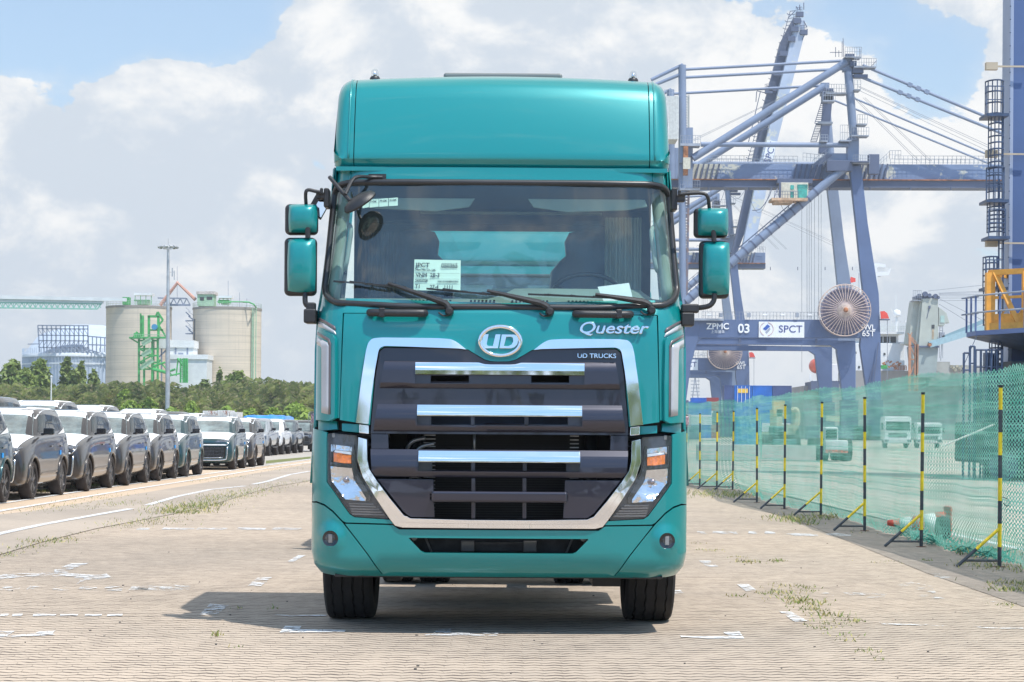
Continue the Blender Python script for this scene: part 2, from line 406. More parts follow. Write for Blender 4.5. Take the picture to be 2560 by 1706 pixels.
# side seams of the brow
for s_ in (-1, 1):
    b = MB(); x = s_ * 1.035
    b.tube([T3(x, Fs(x, z) - .003, z) for z in (3.05, 3.10, 3.15)], .006, 6); b.build('brow_rib', TEAL, TRK, smooth=True)
# ---- cab sides (doors), floor, back wall with window, roof underside
for s_ in (-1, 1):
    b = MB(); zs_ = [1.0, 1.44, 1.9, 2.18, 2.3, 2.6, 2.92, 3.0, 3.155]; ys = [.30, .42, .55, 1.45, 2.05]
    vs = []; ni = len(ys)
    for z in zs_:
        for j, y in enumerate(ys):
            y_ = (Fs(wz(z), z) if j == 0 else y + (.12 if j == 1 and z > 2.18 else 0))
            vs.append(T3(s_ * wz(z), y_, z))
    fs = []
    for i in range(len(zs_) - 1):
        for j in range(ni - 1):
            if 3 <= i <= 5 and j in (1, 2): continue
            fs.append((i * ni + j, i * ni + j + 1, (i + 1) * ni + j + 1, (i + 1) * ni + j))
    b.add(vs, fs); d = b.build('door', TEAL, TRK, smooth=40)
    sl = d.modifiers.new('thick', 'SOLIDIFY'); sl.thickness = .03; sl.offset = 0
    g = MB(); g.add([T3(s_ * (wz(z) - .004), y, z) for z, y in ((2.19, .54), (2.19, 1.44), (2.91, 1.44), (2.91, .6))], [(0, 1, 2, 3)]); g.build('side_window', GLASS, d)
    h = MB(); h.box(T3(s_ * 1.255, 1.3, 1.95), (.03, .22, .035)); h.build('handle', BLK, d, bev=.008)
b = MB()                                          # back wall (frame round the rear window)
yb = 2.05
wx = .62; wz0, wz1 = 2.12, 2.885
for a in ((-1.13, -wx, 1.0, 3.15), (wx, 1.13, 1.0, 3.15), (-wx, wx, 1.0, wz0), (-wx, wx, wz1, 3.15)):
    b.bx(TX + a[0], TX + a[1], D0 + yb, D0 + yb + .04, a[2], a[3])
bw = b.build('back_wall', INDARK, TRK)
g = MB(); g.bx(TX - wx, TX + wx, D0 + yb + .015, D0 + yb + .021, wz0, wz1); g.build('rear_window', glassmat('rear_glass', (.9, .97, .95)), bw)
b = MB(); b.bx(TX - 1.1, TX + 1.1, D0 + .50, D0 + 2.04, 3.04, 3.08); b.bx(TX - 1.0, TX + 1.0, D0 + 1.98, D0 + 2.04, 2.93, 2.96)
b.build('cab_ceiling', INDARK, TRK)
b = MB(); b.bx(TX - 1.17, TX + 1.17, D0 + .30, D0 + 2.04, 1.40, 1.46); b.bx(TX - 1.18, TX + 1.18, D0 + 2.00, D0 + 2.035, 1.0, 1.4); b.build('cab_floor', INDARK, TRK)
# curtain rail
b = MB(); b.bx(TX - .62, TX + .75, D0 + 1.90, D0 + 1.93, 2.995, 3.015); build_each(b, 'curtain_rail', TRIM, TRK)
for s_ in (-1, 1):                                # sun visors and door-pillar trim, grab handles, curtain
    b = MB(); P = [(s_ * .18, 2.95), (s_ * .98, 2.95), (s_ * 1.0, 2.90), (s_ * .85, 2.875), (s_ * .45, 2.86), (s_ * .22, 2.89)]
    b.prism([(TX + x, z) for x, z in P], D0 + .44, D0 + .46); b.build('sun_visor', DASH, TRK, bev=.006)
    b = MB()
    for z in np.linspace(2.25, 2.95, 8):
        pass
    b.tube([T3(s_ * (wz(z) - .085), Fs(wz(z) - .07, z) + .10, z) for z in np.linspace(2.25, 3.0, 9)], .045, 8); b.build('pillar_trim', TRIM, TRK, smooth=True)
    b = MB(); xg = s_ * 1.0; b.tube([T3(s_ * 1.06, .55, 2.78), T3(s_ * 1.03, .48, 2.74), T3(s_ * 1.04, .45, 2.62), T3(s_ * 1.06, .42, 2.48), T3(s_ * 1.10, .5, 2.45)], .016, 8, smooth=4)
    b.build('grab_handle', TRIM, TRK, smooth=True)
    b = MB(); vs = []; fs = []
    for i in range(40):
        x = s_ * (.74 + .26 * i / 39) ; y = 1.15 + .03 * math.sin(i * 1.9) + .01 * math.sin(i * 5.1)
        vs += [T3(x, y, 1.9), T3(x, y, 2.9 if s_ > 0 else 2.78)]
    fs = [(2 * i, 2 * i + 2, 2 * i + 3, 2 * i + 1) for i in range(39)]
    b.add(vs, fs); b.build('curtain', mat('curtain_cloth', (.40, .43, .38), .9) if s_ > 0 else mat('dark_curtain', (.05, .07, .12), .9), TRK, smooth=True)
def seat(cx):
    b = MB()
    vs = []; fs = []; n = 14; lv = [(1.55, .26, .30), (1.70, .29, .32), (2.0, .285, .22), (2.3, .28, .2), (2.52, .265, .18), (2.60, .20, .16), (2.64, .155, .14), (2.74, .165, .13), (2.81, .13, .10), (2.83, .03, .02)]
    for z, hw, th in lv:
        for k in range(n):
            a = 2 * math.pi * k / n; c, s2 = math.cos(a), math.sin(a)
            vs.append(T3(cx + hw * math.copysign(abs(c) ** .55, c), 1.25 + (z - 1.6) * .12 + th / 2 * math.copysign(abs(s2) ** .6, s2), z))
    fs = [(i * n + k, i * n + (k + 1) % n, (i + 1) * n + (k + 1) % n, (i + 1) * n + k) for i in range(len(lv) - 1) for k in range(n)]
    b.add(vs, fs); b.box(T3(cx, .98, 1.72), (.54, .56, .16))
    o = b.build('seat', SEATM, TRK, smooth=50)
    # creased clear wrap
    wv = MB(); fs = []; vs = []
    for i, z in enumerate(np.linspace(2.0, 2.86, 18)):
        for j in range(14):
            x = (j / 13 - .5) * 2; hw = .34 if z < 2.6 else .34 - (z - 2.6) * .5
            vs.append(T3(cx + x * hw + .015 * mnoise.noise(Vector((x * 4, z * 5, cx))), 1.02 + .09 * x * x + .06 * mnoise.noise(Vector((x * 3.2, z * 3, cx + 3))) + .02 * mnoise.noise(Vector((x * 11, z * 9, cx))), z))
    fs = [(i * 14 + j, i * 14 + j + 1, (i + 1) * 14 + j + 1, (i + 1) * 14 + j) for i in range(17) for j in range(13)]
    wv.add(vs, fs); wv.build('seat_wrap', glassmat('plastic_wrap', (.93, .95, .95), 1.35, 1., .12, .03), o, smooth=True)
seat(-.62); seat(.62)
# dashboard and steering wheel
prof = [(.18, 2.12), (.30, 2.235), (.55, 2.27), (.72, 2.25), (.80, 2.15), (.82, 1.75), (.5, 1.6)]
b = MB(); N = 24; vs = []
for i in range(N + 1):
    x = -1.14 + 2.28 * i / N
    hump = .0 if x < -.05 else min(1, (x + .05) / .15) * (1 if x < .95 else max(0, (1.06 - x) / .11))
    for y, z in prof: vs.append(T3(x, y + .05 * (x / 1.2) ** 2 + (.12 * max(0, abs(x) - .95) if y < .4 else 0), z + hump * .075 * (1 if .4 < y < .78 else 0)))
n_ = len(prof); fs = [(i * n_ + j, i * n_ + j + 1, (i + 1) * n_ + j + 1, (i + 1) * n_ + j) for i in range(N) for j in range(n_ - 1)]
b.add(vs, fs); dash = b.build('dashboard', DASH, TRK, smooth=50)
b = MB()
for x0, x1 in ((-.98, -.72), (-.6, -.3), (-.2, -.0), (.08, .34), (.46, .7), (.8, .98)):
    k = int((x1 - x0) / .026); b = MB()
    for i in range(k):
        x = x0 + i * .026; b.box(T3(x, .29 + .05 * (x / 1.2) ** 2, 2.235), (.014, .03, .022))
    b.build('air_vent', BLK, dash)
b = MB(); cxx, cyy, czz = .60, .80, 2.33; ring = []
for k in range(33):
    a = 2 * math.pi * k / 32; ring.append(T3(cxx + .235 * math.cos(a), cyy + .235 * math.sin(a) * -.35 + .02, czz + .235 * math.sin(a) * .55))
b.tube(ring, .016, 8, False); 
for a in (.3, 2.84, -1.57): b.tube([T3(cxx, cyy + .06, czz - .04), T3(cxx + .235 * math.cos(a), cyy - .08 * math.sin(a) + .02, czz + .13 * math.sin(a))], .018, 6)
b.build('steering_wheel', BLKG, TRK, smooth=True)
# papers behind the glass
def quadpaper(name, z_, c4, off, m):
    b = MB(); b.add([S3(z_, x, y, off) for x, y in c4], [(0, 1, 2, 3)]); b.add([S3(z_, x, y, off + .003) for x, y in c4], [(0, 1, 2, 3)]); return b.build(name, m, TRK)
pp = quadpaper('label_sheet', zA, [(746, 1130), (1003, 1135), (1001, 1306), (741, 1300)], .03, PAPER)
def ptext(s, x, y, hpx, parent, m=INK, width=1.0, off=.018, align='LEFT', bold=.0007):
    p = S3(zA, x, y, off); h = hpx / 2.2198 * KF / FPX * (p.y)
    text('lettering', s, h * 1.38, p, m, parent, .0003, width=width, align=align, tilt=R(-16), off=bold)
ptext('JPCT', 753, 1162, 27, pp); ptext('050365', 895, 1165, 27, pp, width=.82); ptext('Nam Han Co., Ltd.', 753, 1187, 11, pp, width=.95)
ptext('VNM', 753, 1217, 25, pp, width=.85); ptext('28-3', 833, 1218, 25, pp, width=.85); ptext('26503708', 750, 1247, 14, pp, width=.9)
ptext('T1', 750, 1280, 23, pp, width=.85); ptext('27-4', 831, 1283, 23, pp, width=.85); ptext('1111', 908, 1284, 23, pp, width=.85)
b = MB(); x = 875
while x < 990:
    w_ = random.choice((1.2, 2, 3)); b.add([S3(zA, a, c, .019) for a, c in ((x, 1247), (x + w_, 1247), (x + w_, 1258), (x, 1258))], [(0, 1, 2, 3)]); x += w_ + random.choice((1.2, 2))
for y in (1205, 1237, 1265): b.add([S3(zA, a, c, .019) for a, c in ((750, y), (996, y + 2), (996, y + 3), (750, y + 1))], [(0, 1, 2, 3)])
b.build('barcode', INK, pp)
for i, (t_, x0) in enumerate((('', 458), ('P-OK', 497), ('M-OK', 550), ('G-OK', 604))):
    x1 = x0 + (50 if i else 36)
    q = quadpaper('check_sticker', zA, [(x0, 802 - i * 4), (x1, 798 - i * 4), (x1, 840 - i * 3), (x0, 846 - i * 4)], .012, PAPER)
    if t_: ptext(t_, x0 + 4, 812 - i * 4, 11, q, off=.006, bold=.0004)
quadpaper('blank_sheet', zA, [(1762, 1282), (1937, 1260), (1954, 1335), (1900, 1368), (1800, 1372), (1775, 1330)][:6][:4] if False else [(1762, 1282), (1937, 1260), (1956, 1340), (1800, 1372)], .02, WPAPER)

# ---- apron below the glass, handles, wipers
apr = tps(zA, [(352, 1376), (352, 1426), (700, 1438), (1220, 1452)]); 
zt = tp(zA(352, 1372))[1]
ap_l = [(xs_seam + .012, 2.27), (xs_seam + .010, blt + .006), (0, blt - .004)]
panel('wiper_apron', [(0, 2.16)] and [(-.0, 2.215), (xs_seam + .012, 2.245), (xs_seam + .010, blt + .008), (0, blt - .008), (-xs_seam - .010, blt + .008), (-xs_seam - .012, 2.245)], TEAL, TRK, .0, .015)
for x0, x1, y0, y1, sx in ((500, 802, 1408, 1442, 1), (1642, 1943, 1415, 1450, -1)):
    b = MB(); off = -.055
    P = [S3(zA, x0 + 8, (y0 + y1) / 2, -.005), S3(zA, x0 + 10, (y0 + y1) / 2, off), S3(zA, (x0 + x1) / 2, (y0 + y1) / 2 + 2, off - .008), S3(zA, x1 - 10, (y0 + y1) / 2 + 3, off), S3(zA, x1 - 8, (y0 + y1) / 2 + 3, -.005)]
    b.tube(P, [.026, .026, .024, .026, .026], 10, smooth=3)
    h = b.build('grab_bar', BLK, TRK, smooth=40)
    b = MB(); xx = (x0 + 50) if sx > 0 else x1 - 80
    b.beam(S3(zA, xx, (y0 + y1) / 2, off), S3(zA, xx + 34, (y0 + y1) / 2, off), .060, .066); b.build('bracket', BLK, h, bev=.008)
def wiper(b0, b1, a0, a1, piv, hk):
    r = MB(); r.beam(S3(zA, *b0, -.035), S3(zA, *b1, -.035), .012, .014); r.beam(S3(zA, b0[0] + 90, b0[1] + 1, -.046), S3(zA, b1[0] - 90, b1[1] - 4, -.048), .010, .012)
    for t in (.25, .5, .75): 
        x = b0[0] + (b1[0] - b0[0]) * t; y = b0[1] + (b1[1] - b0[1]) * t; r.beam(S3(zA, x - 14, y - 4, -.05), S3(zA, x + 14, y, -.035), .012, .02)
    a = MB(); a.tube([S3(zA, *a0, -.055), S3(zA, (a0[0] + a1[0]) / 2, (a0[1] + a1[1]) / 2, -.06), S3(zA, *a1, -.06)], [.010, .017, .022], 8)
    a.tube([S3(zA, *a1, -.06), S3(zA, a1[0] + 38, a1[1] + 18, -.06), S3(zA, piv[0], piv[1], -.04)], .020, 8, smooth=3)
    p = S3(zA, *piv, -.0); a.lathe([(.0, -.075), (.018, -.075), (.026, -.066), (.030, -.02), (.030, .0)], p, 'y', 16)
    a.tube([S3(zA, piv[0] - 4, piv[1] + 20, -.02), S3(zA, piv[0] - 35, piv[1] + 22, -.03), S3(zA, *hk, -.03)], .006, 6, smooth=3)
    w_ = a.build('wiper', BLK, TRK, smooth=40); r.build('wiper_blade', RUB, w_)
wiper((298, 1251), (700, 1284), (600, 1262), (890, 1362), (940, 1420), (880, 1424))
wiper((813, 1292), (1240, 1330), (1150, 1303), (1445, 1372), (1497, 1422), (1440, 1428))
wiper((1376, 1323), (1880, 1345), (1750, 1323), (2015, 1364), (2060, 1414), (2001, 1418))

# ---- the teal lid with the grille opening
emb = [(985, 322), (1030, 350), (1085, 382), (1120, 392), (1180, 394)]
lid_out = tps(zB, [(1178, 137), (237, 114)]) ; lid_out = [(0, blt - .016), (xs_seam + .006, blt - .001)] + tps(zB, [(215, 745), (300, 762)])
gr_in = tps(zB, [(975, 322), (930, 312), (480, 305), (445, 330), (425, 460), (395, 775)], .0)
ch_bot = tps(zB, [(322, 762)])
V_ = tps(zB, emb)
lid = lid_out[1:3] + ch_bot + [(p[0], p[1]) for p in gr_in[::-1][:1]] + gr_in[::-1][1:] + V_
lidp = lid + mir(lid)
ob = panel('grille_lid', [p for i, p in enumerate(lidp) if i == 0 or (Vector(p) - Vector(lidp[i - 1])).length > .002], TEAL, TRK, -.002, .02, bev=.006, seg=3)
# dark backing of the grille
gb = tps(zB, [(1180, 398), (1115, 395), (1080, 384), (985, 326), (930, 318), (482, 312), (455, 332), (430, 480), (402, 778)], .02)
gap1 = tps(zB, [(402, 778), (398, 828), (508, 828), (1178, 828)], .02)
vent_h = [tps(zB, q, .02) for q in ([(760, 476), (990, 476), (990, 524), (760, 524)], [(1364, 476), (1592, 476), (1592, 524), (1364, 524)], [(764, 722), (1582, 722), (1582, 774), (764, 774)])]
gbp = gb[1:] + tps(zB, [(400, 826)], .02)
panel('grille_panel', gbp + mir(gbp), DARKP, TRK, .02, .012, holes=vent_h, bev=.002)
for s_ in (-1, 1):
    q = tps(zB, [(402, 828), (506, 830), (508, 920), (402, 920)], .02); q = q if s_ < 0 else mir(q); panel('grille_cheek', q, DARKP, TRK, .02, .03, bev=.003)
def barprof(zb, zt, lip=.0):
    H = zt - zb
    def f(x, z):
        t = (z - zb) / H
        if t > .78: return (t - .78) / .22 * .030
        if t < .16: return (.16 - t) / .16 * .028
        return 0
    return f, (zb + .16 * H, zb + .78 * H)
def bar(q, hole, off):
    P = tps(zB, q, off); Ph = tps(zB, hole, off) if hole else None
    zb, zt_ = min(p[1] for p in P), max(p[1] for p in P); f, zc = barprof(zb, zt_)
    return panel('grille_bar', P + mir(P), DARKP, TRK, off, .05, holes=[Ph + mir(Ph)] if Ph else [], bev=.004, prof=f, zcuts=zc)
def posts(xs_, y0, y1, off, parent):
    b = MB()
    for x in xs_:
        p, q = S3(zB, x, y0, off), S3(zB, x, y1, off); b.beam(p, q, 25 / 2.401 * KF / FPX * 13.6, .05)
    build_each(b, 'grille_post', DARKP, parent, bev=.004)
def strip(x0, y0, y1, off, notch=False, x1=None):
    xm = 1176.5
    if notch: q = [(x0, y1), (x0, y0), (1050, y0 + 2), (1085, y0 + 12), (1120, y0 + 14)]
    else: q = [(x0, y1), (x0, y0)]
    P = tps(zB, q, off); zb, zt_ = min(p[1] for p in P), max(p[1] for p in P); H = zt_ - zb
    def f(x, z):
        t = (z - zb) / H
        return max(0, (t - .48) / .52) * (.012 if notch else .026) - (0 if t > .48 else (.48 - t) * -.004)
    return panel('chrome_strip', P + mir(P), CHROME, TRK, off, .02, bev=.002, prof=f, zcuts=(zb + .48 * H,))
b1 = bar([(452, 552), (482, 390), (1050, 396), (1085, 408), (1120, 411)], [(668, 526), (668, 398), (1060, 400), (1085, 410), (1120, 414)], -.020)
strip(668, 398, 470, -.034, True)
q = tps(zB, [(668, 526), (668, 470)], 0); panel('grille_recess', q + mir(q), DARKP, TRK, .008, .008, holes=[tps(zB, h, .0) for h in ([(760, 478), (990, 478), (990, 522), (760, 522)], [(1364, 478), (1592, 478), (1592, 522), (1364, 522)])], bev=.001)
bar([(415, 812), (440, 648)], [(678, 776), (678, 652)], -.020); strip(678, 652, 720, -.038)
for sgn in (0, 1):
    q = tps(zB, [(678, 776), (678, 715), (764, 715), (764, 776)], 0); panel('grille_recess', q if not sgn else mir(q), DARKP, TRK, .006, .02, bev=.002)
    q = tps(zB, [(686, 1052), (686, 990), (770, 990), (770, 1052)], 0); panel('grille_recess', q if not sgn else mir(q), DARKP, TRK, .006, .02, bev=.002)
    q = tps(zB, [(440, 1098), (776, 1102), (778, 1180), (758, 1190), (758, 1222), (780, 1238), (785, 1330), (640, 1328), (600, 1300)], 0)
    f_ = lambda x, z: -.0
    panel('grille_corner', q if not sgn else mir(q), DARKP, TRK, .0, .04, bev=.008, seg=3)
bar3 = tps(zB, [(432, 1086), (405, 1050), (398, 920)], -.02)
Ph = tps(zB, [(686, 1052), (686, 928)], -.02); f, zc = barprof(min(p[1] for p in bar3), max(p[1] for p in bar3))
panel('grille_bar', bar3 + mir(bar3), DARKP, TRK, -.02, .05, holes=[Ph + mir(Ph)], bev=.004, prof=f, zcuts=zc)
strip(686, 928, 997, -.038)
b = MB(); off = -.028
b.beam(S3(zB, 765, 1204, off), S3(zB, 1582, 1210, off), .075, .062); lb = b.build('grille_bar', DARKP, TRK, bev=.018, seg=3)
posts((1013, 1335), 715, 778, .02, lb); posts((1015, 1325), 995, 1054, .03, lb); posts((1017, 1323), 1094, 1336, .035, lb)
# chrome frame
cu = [(312, 762), (345, 500), (372, 330), (385, 282), (408, 256), (465, 250), (650, 252), (800, 254), (885, 260), (925, 282), (974, 322), (930, 316), (700, 308), (485, 300), (458, 310), (447, 330), (427, 440), (405, 600), (387, 770)]
cm = tps(zB, [(388, 768), (350, 765)], 0)
for sgn in (0, 1):
    q = rnd(tps(zB, cu, -.02), .02, 3, skip=(0, 10, 18)); panel('chrome_surround', q if not sgn else mir(q), CHROME, TRK, -.024, .035, bev=.014, seg=3)
    q = tps(zB, [(330, 770), (390, 776), (390, 830), (330, 824)], 0); panel('chrome_block', q if not sgn else mir(q), CHROME, TRK, .0, .03, bev=.006)
lo = tps(zB, [(325, 848), (320, 985), (350, 1085), (430, 1215), (510, 1335), (545, 1380), (590, 1392), (985, 1396)], -.02)
li = tps(zB, [(985, 1345), (640, 1336), (600, 1318), (520, 1222), (437, 1110), (392, 1040), (380, 985), (378, 862)], -.02)
mid = [tuple((Vector(a) * .45 + Vector(b_) * .55)) for a, b_ in zip(lo, li[::-1])]
# two facets: outer flat band, inner raised lip
oo = lo + mid[::-1]; ii = mid + li
panel('chrome_surround', rnd(lo, .012, 2, (0, len(lo) - 1)) + rnd(mid[::-1], .012, 2, (0, len(mid) - 1)) + [] if False else (lo + mid[::-1]) , CHROME, TRK, -.010, .02, bev=.003)
panel('chrome_surround', mir(lo + mid[::-1]), CHROME, TRK, -.010, .02, bev=.003)
both = mid[:-1] + mir(mid[:-1]); inn = li[1:]
vband = mid + mir(mid)
inner = mir(li)[::1]
Vp = mid + mir(mid)[:] + li[::-1][::1][::-1] if False else None
panel('chrome_surround', mid + [(-x, z) for x, z in mid[::-1]] + [(-x, z) for x, z in li[::-1]] + li, CHROME, TRK, -.030, .03, bev=.010, seg=3)
low = [(x, z) for x, z in lo if abs(x) < 10]
ctr = lo[-1][0]
panel('chrome_surround', [(ctr, lo[-1][1]), (ctr, mid[-1][1]), (-ctr, mid[-1][1]), (-ctr, lo[-1][1])], CHROME, TRK, -.011, .02, bev=.002)
# ---- emblem and lettering
cen = tp(zO(1180, 252)); ex, ez = 264 / 4.706 * KF / FPX * 13.6, 195 / 4.706 * KF / FPX * 13.6
yE = Fs(*cen)
b = MB(); ring = [T3(cen[0] + (ex - .014) * math.cos(a), yE - .022, cen[1] + (ez - .014) * math.sin(a)) for a in [2 * math.pi * k / 48 for k in range(50)]]
b.tube(ring, .0145, 8, False); em = b.build('emblem_ring', CHROME, TRK, smooth=True)
disc = [(cen[0] + (ex + .008) * math.cos(a), cen[1] + (ez + .008) * math.sin(a)) for a in [2 * math.pi * k / 48 for k in range(48)]]
panel('emblem_plate', disc, TEAL, em, -.012, .012, bev=.003)
U_ = [(985, 172), (1043, 170), (1020, 285), (1030, 304), (1048, 309), (1093, 309), (1125, 172), (1183, 172), (1152, 335), (1010, 336), (970, 318), (958, 285)]
D_ = [(1198, 172), (1345, 173), (1382, 192), (1396, 235), (1380, 292), (1348, 325), (1305, 339), (1168, 338)]
Dh = [(1252, 202), (1305, 202), (1328, 214), (1332, 255), (1312, 292), (1275, 309), (1224, 309)]
panel('emblem_letter', tps(zO, U_), CHROME, em, -.022, .014, bev=.004); panel('emblem_letter', tps(zO, D_), CHROME, em, -.022, .014, holes=[tps(zO, Dh)], bev=.004)
p = S3(zB, 1848, 197, -.012); text('model_lettering', 'Quester', .112, p, CHROME, TRK, .006, .28, .0032, 1.2, tilt=R(-13))
q = tps(zB, [(1655, 346), (1857, 346), (1857, 378), (1655, 378)], .0); panel('badge_plate', rnd(q, .004), BLKG, TRK, .004, .008, bev=.002)
p = S3(zB, 1757, 362, .002); text('badge_lettering', 'UD TRUCKS', .044, p, CHROME, TRK, .003, 0, .0009, 1.08, tilt=R(-13))
p = S3(zB, 1757, 362, .002)
# ---- radiator and hoses seen through the grille
b = MB(); b.bx(TX - 1.0, TX + 1.0, D0 + .48, D0 + .50, .62, 2.0)
for k in range(46): b.bx(TX - .48, TX + .50, D0 + .455, D0 + .478, .70 + k * .017, .709 + k * .017)
b.build('radiator', mat('radiator_black', (.012, .012, .013), .6, .3), TRK)
b = MB()
for z in np.arange(.78, 1.42, .026):
    b.bx(TX - .52, TX - .44, D0 + .43, D0 + .46, z, z + .007); b.bx(TX + .48, TX + .54, D0 + .43, D0 + .46, z, z + .007)
b.build('radiator_fin', METAL, TRK)
b = MB()
for x in (-.58, .62): b.tube([T3(x, .36, .72), T3(x, .36, 1.38)], .045, 12)
build_each(b, 'coolant_pipe', DMETAL, TRK, smooth=True)
b = MB()
for dx_ in (0, .06): b.tube([T3(-.62 + dx_, .26, 1.16), T3(-.62 + dx_, .24, 1.24 - dx_ * .4), T3(-.58 + dx_, .23, 1.29 - dx_ * .6), T3(-.50 + dx_, .23, 1.31 - dx_ * .6)], .014, 8, smooth=4)
b.tube([T3(-.17, .28, 1.2), T3(-.17, .26, 1.34)], .010, 6)
build_each(b, 'coolant_hose', METAL, TRK, smooth=True)
for s_ in (-1, 1):
    b = MB(); c = s_ * .93
    b.tube([T3(c - .18, .16, 1.325), T3(c + .18, .16, 1.325)], .026, 10); b.tube([T3(c - .08, .16, 1.262), T3(c + .12, .16, 1.262)], .018, 10)
    b.box(T3(c, .2, 1.30), (.03, .06, .2)); b.box(T3(c + .09, .2, 1.30), (.02, .06, .2)); build_each(b, 'lid_hinge', DMETAL, TRK)
    b = MB()
    for dx_, dz_ in ((-.18, 1.325), (.18, 1.325), (-.08, 1.262), (.12, 1.262), (0, 1.355)): b.box(T3(c + dx_, .145, dz_), (.022, .03, .03))
    build_each(b, 'hinge_bolt', METAL, TRK, bev=.004)
b = MB(); b.lathe([(0, -.03), (.018, -.03), (.024, -.015), (.05, -.012), (.058, -.02), (.068, -.02), (.07, .04), (0, .04)], T3(-.57, .22, .985), 'y', 28); b.build('horn', BLKG, TRK, smooth=30)
b = MB()
for s_ in (-1, 1):
    b.bx(TX + s_ * 1.25 - .0, TX + s_ * .9, D0 + .30, D0 + .34, .5, 1.38)
b.bx(TX - 1.0, TX + 1.0, D0 + .34, D0 + .36, .44, .72); b.bx(TX - .25, TX + .25, D0 + .28, D0 + .30, .55, .61)
b.build('front_crossmember', DMETAL, TRK)
b = MB()
for s_ in (-1, 1):
    b.box(T3(s_ * .21, .25, .585), (.09, .02, .075)); b.box(T3(s_ * .6, .28, .6), (.05, .03, .12)); b.box(T3(s_ * .48, .26, .6), (.014, .03, .13), Matrix.Rotation(.4 * s_, 3, 'Y'))
build_each(b, 'tow_bracket', mat('bracket_steel', (.09, .09, .09), .4, .7), TRK, bev=.004)
b = MB(); b.lathe([(0, -.01), (.02, -.01), (.02, .02)], T3(.57, .25, .64), 'y', 12); b.lathe([(0, -.01), (.02, -.01), (.02, .02)], T3(-.57, .25, .64), 'y', 12); build_each(b, 'lamp_screw', METAL, TRK)
# ---- bumper, headlights, corners (left built, right mirrored)
hl = [(112, 140), (560, 178), (566, 300), (560, 640), (600, 740), (1040, 1435), (520, 1398), (450, 1350), (112, 870)]
HLP = rnd(tps(zG, hl), .02, 3)
cornerline = [(38, 470), (75, 474), (120, 492), (170, 530), (230, 592), (300, 680), (380, 785), (466, 902)]
def sidecap(s_):                                   # bumper side running back to the wheel arch
    b = MB(); zs_ = [.40, .44, .50, .6, .9, 1.36]; vs = []
    ye = {.40: .75, .44: .78, .50: .78, .6: .78, .9: .72, 1.36: .95}
    for z in zs_:
        vs += [T3(s_ * wz(z), Fs(wz(z), z), z), T3(s_ * wz(z), ye[z], z)]
    b.add(vs, [(2 * i, 2 * i + 1, 2 * i + 3, 2 * i + 2) for i in range(len(zs_) - 1)]); o = b.build('bumper_side', TEAL, TRK, smooth=True)
    pass
